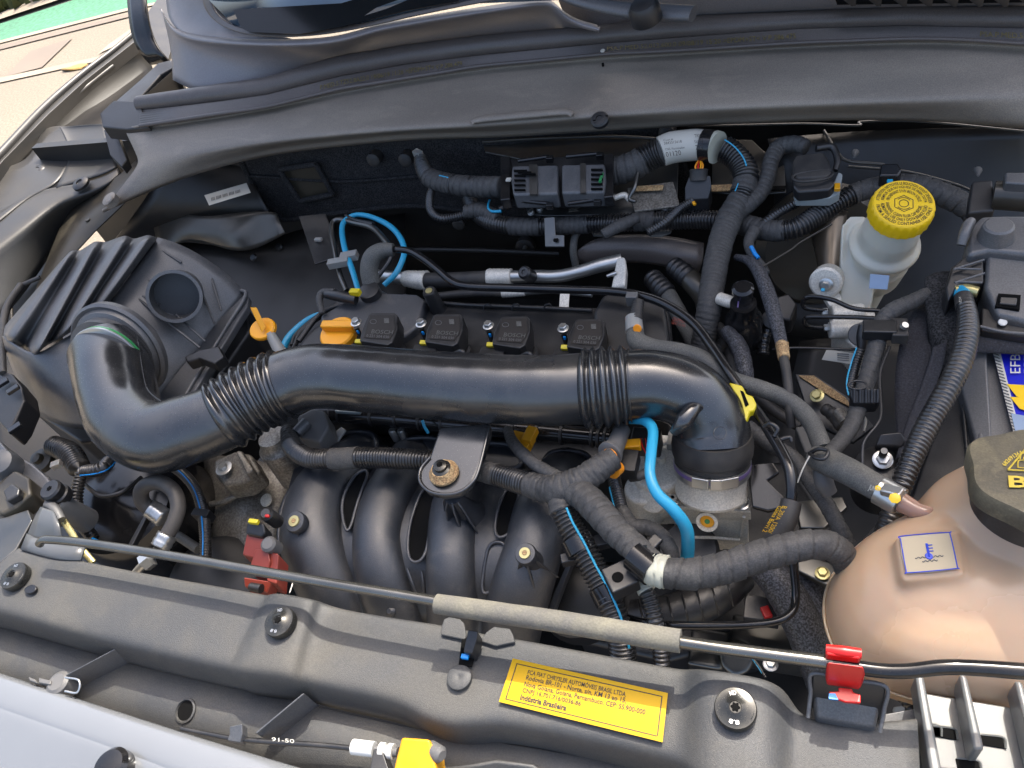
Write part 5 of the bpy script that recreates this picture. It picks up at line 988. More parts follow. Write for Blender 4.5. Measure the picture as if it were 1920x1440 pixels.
for i in range(4): decal('print', [(1570, 662+i*4, -.1015-.001*i), (1592, 664+i*4, -.1015-.001*i), (1592, 665.5+i*4, -.102-.001*i), (1570, 663.5+i*4, -.102-.001*i)], M['ink_grey'], tg)
cc = T('battery_cable', 'thick black corrugated battery cable with blue mark sweeping down past the battery', 'cable', (1760, 750, -.0))
tube('conduit', [(1808, 562, .0, 16), (1814, 590, .0, 18), (1814, 625, -.0, 20), (1806, 665, -.002, 21), (1790, 705, -.005, 22), (1766, 750, -.01, 22), (1738, 800, -.016, 21), (1714, 850, -.022, 21), (1692, 905, -.03, 20), (1672, 960, -.045, 19), (1655, 1010, -.06, 18)], CD, cc, mode='corr', pitch=.0055, amp=.07, seg=30)
tube('cable_end', [(1800, 545, .0, 14), (1807, 558, .0, 15)], M['blue'], cc, seg=20)
tube('sleeve', [(1806, 556, .0, 16), (1810, 575, .0, 17)], M['rubber'], cc, seg=20)
text('TC21', (1797, 560, .012), (1798, 572, .012), (1801, 559, .012), M['sticker'], cc, lift=.003)
tube('gold_terminal', [(1790, 545, .002, 10), (1812, 543, .002, 11), (1834, 548, .002, 10)], M['brass'], cc, seg=14)
# ============================================================ BRAKE RESERVOIR & CYLINDER
bd = T('brake_servo', 'dark round brake servo drum with its golden reflection put on as a metallic strip behind the brake fluid reservoir', 'brake servo', (1560, 460, -.1))
grid('reflection_strip', [[(1508, 395, -.085), (1530, 392, -.070), (1560, 392, -.064), (1590, 396, -.075)], [(1520, 440, -.10), (1536, 440, -.086), (1560, 440, -.080), (1582, 444, -.092)], [(1532, 490, -.112), (1542, 490, -.100), (1560, 490, -.096), (1576, 494, -.108)], [(1540, 545, -.125), (1548, 545, -.115), (1560, 545, -.112), (1572, 548, -.122)]], M['servo_reflection'], bd, sub=2)  # bent metallic strip shaped as the golden reflection on the drum
lathe('drum_back', (1545, 470, -.16), (.1, -.75, .35), [(.10, -.05), (.105, -.02), (.09, -.0)], M['body_dark'], bd, seg=48)
tube('servo_bracket_edge', [(1430, 500, -.06, 2), (1480, 470, -.06, 2), (1500, 455, -.06, 2), (1560, 420, -.05, 2)], M['body_dark'], bd, seg=8)
rv_ = T('brake_reservoir', 'translucent cream brake fluid reservoir below the yellow cap', 'reservoir', (1640, 480, -.03))
rax = Vector((.15, -.28, 1)).normalized(); rc = W((1686, 400, .035)); u = U(rc)
PT = []
def RR(name, r0, h0, prof): PT.append(lathe(name, rc+rax*h0, rax, [(a, b*1.22) for a, b in prof], M['cream'], None, seg=56))
k = u
RR('neck', 0, 0, [(54*k, -.052), (53*k, -.030), (47*k, -.018), (40*k, -.008), (40*k, .0)])
RR('neck_rim', 0, 0, [(66*k, -.062), (68*k, -.058), (67*k, -.054), (56*k, -.050)])
RR('upper_tank', 0, 0, [(60*k, -.088), (62*k, -.084), (58*k, -.080), (56*k, -.06)])
RR('middle_tank', 0, 0, [(50*k, -.125), (58*k, -.115), (61*k, -.086)])
RR('lower_tank', 0, 0, [(42*k, -.19), (44*k, -.12)])
PT.append(slab('a', [(1578, 420, -.012), (1592, 404, -.008), (1630, 404, -.008), (1650, 470, -.04), (1636, 560, -.085), (1622, 620, -.12), (1584, 630, -.12), (1574, 560, -.085), (1576, 470, -.04)], .03, M['cream'], None, bevel=0))
fuse('reservoir_body', PT, .0022, 7, M['cream'], rv_)
dcl = decal('data_sticker', [W((1632, 513, -.02)), W((1668, 516, -.02)), W((1664, 542, -.034)), W((1630, 540, -.034))], M['sticker_blue'], rv_, lift=.006)
yk = T('brake_fluid_cap', 'yellow ribbed brake fluid cap with black warning print on its top', 'cap', (1686, 390, .06))
kc = rc+rax*.000; ku = U(kc)
lathe('cap_skirt', kc, rax, [(53*ku, -.004), (56*ku, -.002), (56*ku, .014), (53.5*ku, .019), (51*ku, .0203)], M['yellow'], yk, seg=96, wob=lambda t, h: 1+.014*math.cos(24*t) if h < .018 else 1)
ct = kc+rax*.0204; KI = M['ink']
arctext('WARNING: CLEAN FILLER CAP BEFORE', ct, rax, 25*ku, 6.5*ku, 178, 352, KI, yk, flip=True)
arctext('REMOVING USE ONLY DOT4 BRAKE FLUID', ct, rax, 33.5*ku, 6.5*ku, 184, 356, KI, yk, flip=True)
arctext('FROM A SEALED CONTAINER USE ONLY', ct, rax, 42*ku, 6.5*ku, 188, 352, KI, yk, flip=True)
arctext('PROVENANT D\'UN BIDON SCELLE', ct, rax, 25*ku, 6.5*ku, 168, 12, KI, yk)
arctext('REMPLIR QUE DU LIQUIDE DE FREIN DOT4', ct, rax, 33.5*ku, 6.5*ku, 172, 8, KI, yk)
arctext('ATTENTION: NETTOYER LE BOUCHON AVANT DEVISSER', ct, rax, 42*ku, 6.5*ku, 176, 4, KI, yk)
x_, y_, a_ = frame(rax, (1, 0, 0))
def circ(n, r, w_=.7, nn=24, a0=0, a1=2*math.pi, cl_=True):
    tube(n, [(ct+(x_*math.cos(t)+y_*math.sin(t))*r*ku, w_) for t in np.linspace(a0, a1, nn, endpoint=not cl_)], KI, yk, closed=cl_, seg=5)
circ('print_ring', 8); circ('print_arc', 13, nn=10, a0=-.9, a1=.9, cl_=False); circ('print_arc', 13, nn=10, a0=2.2, a1=4.0, cl_=False)
hx = [ct+(x_*math.cos(t)+y_*math.sin(t))*18*ku for t in [i*math.pi/3 for i in range(6)]]
tube('print_hexagon', [(hx[i].lerp(hx[(i+1) % 6], f_), .7) for i in range(6) for f_ in (.02, .35, .65, .98)], KI, yk, closed=True, seg=5)
mc = T('brake_master_cylinder', 'grey cast aluminium brake master cylinder with black pipes under the reservoir', 'brake cylinder', (1590, 600, -.1))
fuse('cylinder_casting', [slab('a', [(1562, 575, -.085), (1640, 580, -.085), (1650, 640, -.10), (1612, 662, -.11), (1596, 650, -.11), (1570, 625, -.1), (1562, 610, -.1)], .05, AC, bevel=0),
    lathe('a', (1575, 590, -.085), (-1, -.2, .1), [(.014, -.03), (.014, .012)], AC, seg=24), lathe('a', (1575, 618, -.092), (-1, -.2, .1), [(.012, -.03), (.012, .014)], AC, seg=24)], .002, 3, AC, mc)
hexbolt('pipe_nut', (1553, 584, -.08), (-1, -.2, .1), 7, M['zinc'], mc, washer=0, h=1.5); hexbolt('pipe_nut', (1557, 614, -.088), (-1, -.2, .1), 7, M['zinc'], mc, washer=0, h=1.5)
tube('brake_pipe', [(1650, 583, -.045, 4), (1600, 578, -.045, 4.5), (1560, 562, -.045, 4.5), (1520, 556, -.05, 4.5), (1506, 566, -.06, 4.5), (1512, 578, -.07, 4.5), (1550, 583, -.078, 4)], M['black_gloss'], mc, seg=12)
tube('brake_pipe', [(1650, 597, -.05, 4), (1600, 595, -.055, 4.5), (1540, 594, -.06, 4.5), (1512, 596, -.065, 4.5), (1510, 608, -.075, 4.5), (1525, 614, -.085, 4.5), (1555, 614, -.09, 4)], M['black_gloss'], mc, seg=12)
lathe('sensor_cap', (1612, 628, -.07), (-.3, -.7, .5), [(.014, -.02), (.015, 0), (.013, .002)], M['grey_plastic'], mc, seg=24)
tube('sensor_plug', [(1622, 610, -.06, 12), (1618, 632, -.07, 12), (1616, 655, -.08, 8)], M['black'], mc, seg=18)
q = lathe('servo_nut_plate', (1548, 530, -.06), (-.2, -.9, .4), [(.021, -.02), (.022, 0), (.019, .003)], AC, mc, seg=32)
hexbolt('nut', (1549, 534, -.055), (-.2, -.9, .4), 9, M['zinc'], mc, h=1); box('blue_mark', (1543, 542, -.042), (.005, .005, .003), M['blue'], mc)
slab('flange', [(1538, 545, -.07), (1562, 520, -.07), (1580, 560, -.08), (1560, 580, -.085)], .01, AC, mc, bevel=.002)
# ============================================================ dark fittings between the harness and the battery
df = T('gearshift_bracket', 'dark pressed bracket with a warm reflection painted as a strip along its edge below the brake cylinder', 'bracket', (1540, 750, -.15))
slab('bracket_plate', [(1490, 700, -.14), (1530, 702, -.14), (1600, 750, -.15), (1640, 800, -.16), (1600, 830, -.17), (1520, 790, -.16)], .006, M['black'], df, bevel=.002)
slab('painted_glint', [(1497, 704, -.138), (1526, 704, -.138), (1586, 746, -.148), (1600, 766, -.150), (1560, 745, -.147)], .001, M['rust_and_glint'], df, bevel=0)  # golden reflection drawn as a thin coloured sheet on the bracket
hexbolt('bolt', (1532, 742, -.135), (-.3, -.3, 1), 9, M['brass'], df)
tube('stub', [(1545, 765, -.13, 12), (1565, 780, -.13, 14), (1580, 800, -.13, 14)], M['rubber'], df, mode='corr', pitch=.01, amp=.06)
tube('marked_sleeve', [(1572, 772, -.12, 12), (1586, 792, -.12, 12)], M['dirty_metal'], df, seg=18)
slab('lower_box', [(1490, 800, -.15), (1540, 790, -.15), (1560, 840, -.155), (1510, 850, -.155)], .04, M['grey_plastic'], df, bevel=.003)
tube('loop_wire', [(1600, 775, -.10, 3), (1622, 785, -.10, 3), (1620, 810, -.1, 3)], M['zinc'], df, seg=8)
vb = T('solenoid_block', 'black solenoid block with ribbed plug in the dark gap behind the braided sleeve', 'solenoid', (1440, 620, -.12))
lathe('plug', (1446, 600, -.11), (.2, -.5, .8), [(.012, -.03), (.012, 0), (.014, .002), (.014, .008), (.009, .010)], M['black'], vb, seg=22)
tube('ribbed_boot', [(1440, 615, -.12, 11), (1432, 640, -.13, 12), (1430, 665, -.14, 12)], M['black_gloss'], vb, mode='corr', pitch=.009, amp=.08)
slab('block', [(1455, 555, -.12), (1480, 548, -.12), (1496, 570, -.13), (1484, 600, -.135), (1458, 598, -.135)], .03, M['black'], vb, bevel=.004)
cr = T('crankcase_pipes', 'pair of dark flexible pipes crossing the gap right of the engine', 'pipe', (1380, 660, -.14))
tube('pipe', [(1330, 600, -.14, 10), (1360, 630, -.15, 11), (1380, 700, -.16, 11), (1440, 760, -.17, 11), (1500, 800, -.18, 11)], M['rubber'], cr, seg=16)
tube('pipe', [(1300, 690, -.16, 13), (1340, 660, -.15, 13), (1390, 610, -.14, 12)], M['rubber'], cr, mode='corr', pitch=.008, amp=.07)
# ============================================================ FRONT CARRIER
fc = T('front_carrier', 'long dark grey textured plastic cover panel across the front of the engine bay', 'cover panel', (800, 1200, 0))
KC = [((-260, 950), (-340, 1060), 0), ((-60, 1005), (-130, 1118), 0), ((60, 1030), (-20, 1140), 0), ((170, 1053), (90, 1172), 0), ((300, 1078), (217, 1206), 0), ((420, 1098), (340, 1234), 0), ((494, 1112), (420, 1251), -.001), ((502, 1113), (428, 1253), -.002), ((512, 1107), (441, 1256), .007), ((550, 1113), (495, 1262), .008),
      ((588, 1121), (545, 1268), .008), ((600, 1126), (560, 1272), -.006), ((640, 1140), (600, 1284), -.010), ((730, 1154), (680, 1300), -.010), ((815, 1167), (752, 1316), -.010), ((850, 1172), (786, 1342), -.010), ((900, 1185), (850, 1362), -.010), ((965, 1194), (915, 1352), -.010), ((1040, 1208), (990, 1362), -.010), ((1150, 1228), (1120, 1390), -.010),
      ((1262, 1250), (1245, 1418), -.010), ((1290, 1252), (1280, 1430), -.009), ((1312, 1249), (1318, 1470), .010), ((1380, 1259), (1390, 1480), .011), ((1444, 1270), (1450, 1500), .010), ((1480, 1296), (1478, 1510), -.010), ((1500, 1345), (1500, 1520), -.012), ((1580, 1356), (1590, 1540), -.012), ((1720, 1344), (1730, 1560), -.012)]
rows = [[] for _ in range(9)]
for (bx, by), (fx_, fy), z in KC:
    b = P(bx, by, z); f = P(fx_, fy, z-.004); d = (f-b).normalized()
    for i, q in enumerate((b+Vector((0, .002, -.05)), b+Vector((0, .0015, -.003)), b+d*.003, b.lerp(f, .35), b.lerp(f, .7), f-d*.007, f-d*.0015+Vector((0, 0, -.003)), f+d*.004+Vector((0, 0, -.012)), f+Vector((0, -.007, -.055)))): rows[i].append(q)
grid('cover', rows, M['carrier'], fc, sub=2, solid=.003)
for pts in ([(828, 1172), (832, 1160), (842, 1156), (862, 1160), (870, 1168), (874, 1190), (872, 1200), (826, 1190)], [(898, 1202), (912, 1184), (926, 1174), (956, 1178), (962, 1190), (966, 1204), (930, 1212)]):
    slab('edge_tab', [(x, y, -.0062) for x, y in pts], .004, M['carrier'], fc, bevel=.0015)
slab('notch', [(866, 1196, -.0065), (898, 1200, -.0065), (884, 1250, -.0065), (860, 1246, -.0065)], .002, M['void'], fc, bevel=0)
slab('locating_peg', [(877, 1180, .018), (896, 1183, .018), (894, 1196, .016), (885, 1226, .008), (868, 1222, .008)], .02, M['black'], fc, bevel=.0015)
box('blue_mark', (871, 1230, .002), (.008, .005, .004), M['blue_wire'], fc, bevel=.001)
lathe('blind_plug', (862, 1271, -.0095), UP, [(.0125, -.002), (.0125, .0025), (.011, .0035), (.002, .0035), (.001, .003)], M['carrier'], fc, seg=36)
slab('oval_plug', ring([(44, 1103, .003), (60, 1094, .003), (70, 1100, .003), (62, 1112, .003), (46, 1113, .003)]), .004, M['black_gloss'], fc, bevel=.001)
def disc_bolt(x, y, z, rpx, txt=True):
    c = W((x, y, z)); u = U(c)*rpx
    b = lathe('disc_bolt', c, (0, -.06, 1), [(u*.98, -.009), (u, -.006), (u, -.001), (u*.95, .001), (u*.55, .0018), (u*.38, .0035), (u*.30, .004), (u*.27, .0032)], M['bolt_black'], fc, seg=56)
    lathe('torx_recess', c+Vector((0, 0, .0036)), (0, -.06, 1), [(u*.2, 0), (u*.19, .0007)], M['void'], b, seg=36, wob=lambda t, h: 1+.18*math.cos(6*t))
    arctext('8.8', c+Vector((0, 0, .0018)), (0, -.06, 1), u*.58, u*.2, -110, -70, M['zinc'], b); arctext('ND', c+Vector((0, 0, .0018)), (0, -.06, 1), u*.58, u*.2, 118, 92, M['zinc'], b)
    tube('stamped_arc', [(c+Vector((math.cos(a)*u*.85, math.sin(a)*u*.85, .0009)), .8) for a in np.linspace(-.5, 1.2, 9)], M['bolt_black'], b, seg=5)
disc_bolt(25, 1079, .008, 27); disc_bolt(523, 1165, .0155, 30); disc_bolt(1379, 1328, .0185, 39)
# label
lq = [(963, 1237, -.0100), (1253, 1302, -.0100), (1243, 1394, -.0120), (937, 1318, -.0120)]
yl = T('maker_label', 'yellow rectangular maker label with black Portuguese text stuck on the front cover panel', 'label', (1098, 1315, 0))
LW = [W(q)+Vector((0, 0, .0035)) for q in lq]
n = (LW[1]-LW[0]).cross(LW[3]-LW[0]).normalized(); n = n if n.z > 0 else -n
LW[2] -= n*(LW[2]-LW[0]).dot(n)
slab('label_sheet', LW, .0005, M['yellow_label'], yl, bevel=0)
def LU(a, b): return (LW[0].lerp(LW[1], a)).lerp(LW[3].lerp(LW[2], a), b)
for s_, v_, u1, b_ in (('FCA FIAT CHRYSLER AUTOMÓVEIS BRASIL LTDA.', .15, .76, 0), ('Rodovia BR-101 - Norte, s/n, KM 13 ao 15,', .295, .765, 0), ('Nova Goiana, Goiana, Pernambuco, CEP: 55.900-000', .44, .885, 0), ('CNPJ 16.701.716/0036-86', .585, .50, 0), ('Indústria Brasileira', .73, .42, .02)):
    text(s_, LU(.125, v_), LU(u1, v_), LU(.125, v_+.125), M['ink'], yl, lift=.0004, bold=b_+.012)
bd_ = [(.035, .09), (.965, .09), (.965, .9), (.035, .9)]
for i in range(4):
    a, b = bd_[i], bd_[(i+1) % 4]; t = .009 if i % 2 == 0 else .003
    dx, dy = (0, .018) if i % 2 == 0 else (.006, 0)
    decal('border_line', [LU(*a), LU(*b), LU(b[0]+dx, b[1]+dy), LU(a[0]+dx, a[1]+dy)], M['ink'], yl, lift=.0003, h=.0002)
# ============================================================ CHANNEL IN FRONT OF THE CARRIER
ch_ = T('front_channel', 'bluish grey ribbed plastic channel between the cover panel and the silver bumper', 'grille panel', (350, 1330, -.06))
grid('channel_floor', [[(-140, 1130, -.055), (0, 1175, -.055), (260, 1240, -.055), (500, 1300, -.055), (760, 1370, -.055), (1000, 1400, -.055), (1300, 1460, -.055), (1560, 1500, -.055)],
                       [(-200, 1260, -.075), (-40, 1300, -.075), (180, 1360, -.075), (400, 1420, -.075), (660, 1480, -.075), (1000, 1520, -.075), (1300, 1560, -.075), (1560, 1600, -.075)]], M['carrier'], ch_, sub=1)
for A, B in (((217, 1215), (122, 1266)), ((567, 1300), (478, 1374))):
    a = P(*A, -.020); b = P(*B, -.034)
    slab('gusset', [a, b, Vector((b.x, b.y, -.10)), Vector((a.x, a.y, -.10))], .0025, M['airbox'], ch_, down=(1, .1, 0), bevel=.0006)
    a2 = P(A[0]+50, A[1]+42, -.055)
hc = W((350, 1333, -.066)); u = U(hc)
lathe('round_hole', hc, (0, -.25, 1), [(23*u, -.002), (22*u, .0035), (19*u, .0042), (17*u, .001)], M['carrier'], ch_, seg=36)
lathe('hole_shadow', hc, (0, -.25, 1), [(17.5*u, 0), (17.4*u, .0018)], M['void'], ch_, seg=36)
for pts in ([(52, 1268), (66, 1274), (70, 1281), (55, 1276)], [(72, 1270), (96, 1276), (94, 1284), (72, 1280)]): slab('clip', [(x, y, -.035) for x, y in pts], .02, M['grey_plastic'], ch_)
lathe('round_clip', (108, 1280, -.04), UP, [(.014, -.02), (.014, 0), (.010, .003)], M['grey_plastic'], ch_, seg=24)
tube('wire_guard', [(122, 1270, -.03, 2), (148, 1276, -.03, 2), (145, 1298, -.035, 2), (122, 1296, -.035, 2)], M['zinc'], ch_, seg=8)
bm = T('front_bumper', 'silver white painted bumper edge with a shallow crease at the lower left corner', 'bumper', (200, 1400, -.03))
grid('bumper_skin', [[(-160, 1206, -.045), (0, 1262, -.045), (130, 1304, -.045), (270, 1350, -.045), (430, 1400, -.045), (600, 1450, -.045), (760, 1500, -.045)],
                     [(-160, 1210, -.036), (0, 1267, -.036), (130, 1309, -.036), (270, 1355, -.036), (430, 1405, -.036), (600, 1455, -.036), (760, 1504, -.036)],
                     [(-180, 1262, -.034), (-20, 1316, -.034), (110, 1362, -.034), (230, 1404, -.034), (380, 1462, -.034), (520, 1510, -.034), (680, 1560, -.034)],
                     [(-182, 1266, -.037), (-22, 1320, -.037), (108, 1366, -.037), (228, 1408, -.037), (378, 1466, -.037), (518, 1514, -.037), (678, 1564, -.037)],
                     [(-184, 1270, -.034), (-24, 1325, -.034), (106, 1371, -.034), (226, 1413, -.034), (376, 1471, -.034), (516, 1519, -.034), (676, 1569, -.034)],
                     [(-220, 1500, -.05), (-60, 1520, -.05), (60, 1540, -.05), (180, 1570, -.05), (320, 1600, -.05), (460, 1640, -.05), (600, 1680, -.05)]], M['paint_silver'], bm, sub=2)
lathe('bumper_stop', (212, 1440, -.028), UP, [(.020, -.01), (.020, .004), (.016, .009), (.006, .011)], M['black_gloss'], bm, seg=32)
cb = T('release_cable', 'thin black bonnet release cable with white ferrule and printed marks in the front channel', 'cable', (560, 1395, -.04))
tube('cable', [(340, 1366, -.045, 4), (400, 1378, -.045, 4.5), (440, 1385, -.045, 5), (520, 1392, -.045, 5), (600, 1397, -.045, 5), (680, 1405, -.045, 5)], M['black'], cb, seg=14)
text('91-50', (512, 1384, -.035), (554, 1388, -.035), (512, 1391, -.035), M['sticker'], cb, lift=.003)
slab('cable_clip', [(430, 1362, -.03), (454, 1357, -.03), (454, 1376, -.034), (450, 1392, -.04), (426, 1388, -.04), (430, 1376, -.036)], .012, M['airbox'], cb, bevel=.001)
for x0, x1, r_ in ((662, 702, 14), (704, 714, 9), (713, 722, 14), (722, 730, 10), (729, 738, 14), (738, 746, 9)):
    tube('ferrule', [(x0, 1400+(x0-660)*.12, -.035, r_), (x1, 1400+(x1-660)*.12, -.035, r_)], M['white'] if r_ > 9.5 else M['grey_plastic'], cb, seg=24)
slab('support_post', [(700, 1404, -.03), (716, 1404, -.03), (735, 1460, -.03), (690, 1460, -.03)], .02, M['black'], cb)
ob = T('orange_latch_block', 'orange yellow plastic block on the end of the release cable at the bottom edge', 'latch', (780, 1410, -.02))
slab('block', [(752, 1381, -.01), (806, 1385, -.01), (820, 1450, -.02), (735, 1450, -.02)], .04, M['orange_clip'], ob, bevel=.003)
slab('block_side', [(806, 1390, -.012), (816, 1402, -.014), (818, 1420, -.02), (800, 1440, -.02)], .03, M['orange_clip'], ob, bevel=.002)
lathe('cable_end', (820, 1412, -.02), (1, -.3, .3), [(.008, -.01), (.008, .004), (.005, .007)], M['grey_plastic'], ob, seg=18)
fp = slab('lower_moulding', [(700, 1480, -.07), (790, 1440, -.05), (880, 1430, -.045), (930, 1420, -.045), (1000, 1430, -.05), (1100, 1500, -.07)], .03, M['carrier'], ch_, bevel=.006)
# ============================================================ PROP ROD
pr = T('bonnet_prop_rod', 'long steel bonnet prop rod with dusty foam sleeve lying across the front', 'prop rod', (800, 1125, .05))
RP = [(74, 1020, .035, 8), (80, 1013, .040, 8), (95, 1012, .042, 8), (160, 1018, .044, 8.5), (300, 1039, .046, 9), (450, 1065, .046, 9.5), (600, 1091, .046, 10), (740, 1114, .046, 10), (850, 1132, .046, 10), (1060, 1166, .046, 11), (1290, 1206, .045, 12), (1440, 1227, .044, 12.5), (1540, 1240, .044, 13), (1640, 1256, .044, 14), (1700, 1258, .046, 14), (1770, 1251, .05, 14.5), (1840, 1253, .05, 15), (1960, 1262, .05, 16)]
tube('rod', RP, M['rod'], pr, u0=0, u1=12.2, seg=28, step=.004)
tube('coated_end', RP, M['black_gloss'], pr, u0=12.1, u1=17, seg=28, step=.004)
tube('foam_sleeve', [(819, 1132, .046, 18.5), (900, 1144, .046, 19.5), (1050, 1166, .046, 20.5), (1180, 1187, .045, 21.5), (1276, 1202, .045, 22)], M['foam'], pr, seg=40, lump=.012, step=.004)
rc_ = T('red_rod_clip', 'red plastic clip gripping the prop rod on a black holder near the expansion tank', 'clip', (1582, 1270, .04))
tube('clip_jaw', [(1549, 1217, .056, 9), (1582, 1222, .057, 11), (1614, 1226, .056, 10)], M['red'], rc_, seg=20)
slab('clip_top', [(1549, 1208, .060), (1614, 1216, .060), (1616, 1228, .06), (1612, 1236, .058), (1549, 1228, .058)], .014, M['red'], rc_, bevel=.003)
slab('clip_bottom', [(1550, 1240, .060), (1620, 1248, .060), (1622, 1262, .057), (1618, 1278, .045), (1550, 1268, .045)], .02, M['red'], rc_, bevel=.004)
slab('holder_body', [(1522, 1264, .028), (1530, 1262, .030), (1655, 1285, .030), (1662, 1290, .028), (1658, 1330, .01), (1520, 1305, .01)], .03, M['black'], rc_, bevel=.002)
slab('holder_front', [(1526, 1300, .012), (1650, 1324, .012), (1642, 1366, -.004), (1530, 1346, -.004)], .02, M['airbox'], rc_, bevel=.003)
tube('holder_rim', [(1515, 1345, .0, 4), (1520, 1300, .014, 4), (1524, 1263, .03, 4), (1590, 1274, .03, 4), (1660, 1287, .03, 4), (1658, 1330, .014, 4), (1650, 1372, .0, 4)], M['airbox'], rc_, seg=10)
slab('red_tongue', [(1572, 1288, .030), (1598, 1291, .030), (1600, 1298, .03), (1614, 1302, .03), (1614, 1318, .03), (1586, 1316, .03), (1556, 1306, .03), (1554, 1296, .03), (1572, 1296, .03)], .004, M['red'], rc_, bevel=.001)
slab('blue_mark', [(1554, 1300, .0302), (1566, 1300, .0302), (1572, 1312, .0302), (1554, 1310, .0302)], .002, M['blue_wire'], rc_, bevel=0)
# ============================================================ EXPANSION TANK
et = T('expansion_tank', 'large translucent peach coloured coolant expansion tank with a square symbol sticker', 'coolant tank', (1790, 1130, -.03))
OL = [(1740, 962), (1690, 985), (1640, 1010), (1594, 1040), (1560, 1080), (1545, 1128), (1550, 1182), (1576, 1236), (1622, 1276), (1690, 1305), (1770, 1324), (1860, 1334), (1960, 1330), (2060, 1290), (2120, 1200), (2120, 1080), (2060, 980), (1970, 925), (1880, 915), (1800, 935)]
op = [P(x, y, -.065) for x, y in ring(OL)]; cen = Vector((0, 0, 0))
for p in op: cen += p
cen /= len(op); cen.z = 0; vs = []; fs = []; n = len(op); TS = [1, .992, .965, .92, .85, .75, .62, .48, .33, .18]
prof = [(t, -.065+.088*(1-t**2.6)**.55) for t in TS]
lower = [(t, -.065-.085*(1-t**3)**.5) for t in TS[1:6]][::-1]
for t, z in lower+prof:
    for p in op:
        v = cen.lerp(Vector((p.x, p.y, 0)), t); v.z = z
        if z > 0: v.z += .0015*math.sin(v.x*60)*math.sin(v.y*45+1)
        vs.append(v)
R_ = len(lower)+len(prof)
for j in range(R_-1):
    for i in range(n): i2 = (i+1) % n; fs.append((j*n+i, j*n+i2, (j+1)*n+i2, (j+1)*n+i))
fs.append(tuple(range((R_-1)*n, R_*n))); fs.append(tuple(range(n-1, -1, -1)))
body = mk('a', vs, fs, M['tank'], None)
nc = W((1893, 985, .0)); nax = Vector((.12, .22, 1)).normalized(); u = U(nc)
neck = lathe('a', W((1905, 968, .0)), nax, [(.085, -.05), (.075, -.01), (.060, .018), (.052, .035), (.050, .06)], M['tank'], seg=48)
plat = slab('a', [(1676, 1000, .030), (1798, 992, .030), (1812, 1078, .030), (1690, 1090, .030)], .03, M['tank'], bevel=0)
sad = tube('a', [(1750, 968, -.012, 14), (1790, 958, -.004, 30), (1850, 950, .01, 40)], M['tank'], seg=24)
fuse('tank_body', [body, neck, plat, sad], .0028, 26, M['tank'], et)
tube('weld_seam', [(q+Vector(((q.x-cen.x)*.008, (q.y-cen.y)*.008, 0)), 3) for q in op[::2]], M['tank'], et, closed=True, seg=8)
stq = [(1684, 1004, .0325), (1783, 996, .0325), (1799, 1068, .0325), (1697, 1077, .0325)]
SQ = [W(q) for q in stq]; _n = (SQ[1]-SQ[0]).cross(SQ[3]-SQ[0]).normalized(); SQ[2] -= _n*(SQ[2]-SQ[0]).dot(_n)
def SU(a, b): return (SQ[0].lerp(SQ[1], a)).lerp(SQ[3].lerp(SQ[2], a), b)
rc4 = ring([(.0, .0), (1, 0), (1, 1), (0, 1)])
slab('sticker', [SU(.02, .02), SU(.5, .0), SU(.98, .02), SU(1, .5), SU(.98, .98), SU(.5, 1), SU(.02, .98), SU(0, .5)], .0012, M['cream_sticker'], et, bevel=0)
zz = Vector((0, 0, .0004))
tube('sticker_border', [(SU(a, b)+zz, 1.0) for a, b in ((.03, .1), (.03, .9), (.07, .97), (.93, .97), (.97, .9), (.97, .1), (.93, .03), (.07, .03))], M['ink_blue'], et, closed=True, seg=5, flat=1)
def line(pts, r_, m_): tube('symbol', [(SU(a, b)+zz, r_) for a, b in pts], m_, et, seg=5)
line([(.50, .28), (.50, .62)], 2.2, M['ink_blue'])
for v_ in (.32, .40, .48): line([(.50, v_), (.60, v_)], 1, M['ink_blue'])
lathe('symbol', SU(.50, .60)+zz*.5, UP, [(.0034, 0), (.003, .0005)], M['ink_blue'], et, seg=16)
line([(.24+i*.02, .62+.02*math.sin(i*1.6)) for i in range(11)], .9, M['ink_grey']); line([(.56+i*.02, .62+.02*math.sin(i*1.6)) for i in range(11)], .9, M['ink_grey'])
line([(.36+i*.02, .72+.02*math.sin(i*1.6)) for i in range(15)], .9, M['ink_grey'])
kc = W((1960, 890, .090)); u = U(kc)
lob = lambda t, h: 1+.05*math.cos(6*t+.3)
tc2 = lathe('screw_cap', kc, nax, [(118*u, -.023), (126*u, -.020), (130*u, -.005), (126*u, -.001), (116*u, .0)], M['tank_cap'], et, seg=98, wob=lob)
lathe('cap_skirt', kc, nax, [(100*u, -.046), (100*u, -.022)], M['black'], tc2, seg=48)
def CQ(x, y):                                  # point of a photo pixel on the cap's top plane
    d = (R3 @ Vector((x-960, 720-y, -F))).normalized(); p0 = kc+nax*.0018
    return CP+d*((p0-CP).dot(nax)/d.dot(nax))
ar = kc+nax*.0015
v, f = text2d('68269136AA', .02); v = v-v.min(0); mx = v.max(0); vs = []
for a, b in v:
    t = math.radians(150-(150-106)*a/mx[0]); r_ = 64+9*b/mx[1]; vs.append(CQ(1944+r_*1.05*math.cos(t), 906-r_*.86*math.sin(t)-4))
mk('lettering', vs, fit(vs, f), M['cap_print'], tc2, smooth=False)
for i in range(3):
    tri = [(1890, 881), (1926, 838), (1962, 884)]; a, b = tri[i], tri[(i+1) % 3]
    tube('warning_triangle', [(CQ(*a), 1.6), (CQ(*b), 1.6)], M['cap_print'], tc2, seg=5)
line2 = lambda pts: tube('warning_symbol', [(CQ(*q), 1.2) for q in pts], M['cap_print'], tc2, seg=5)
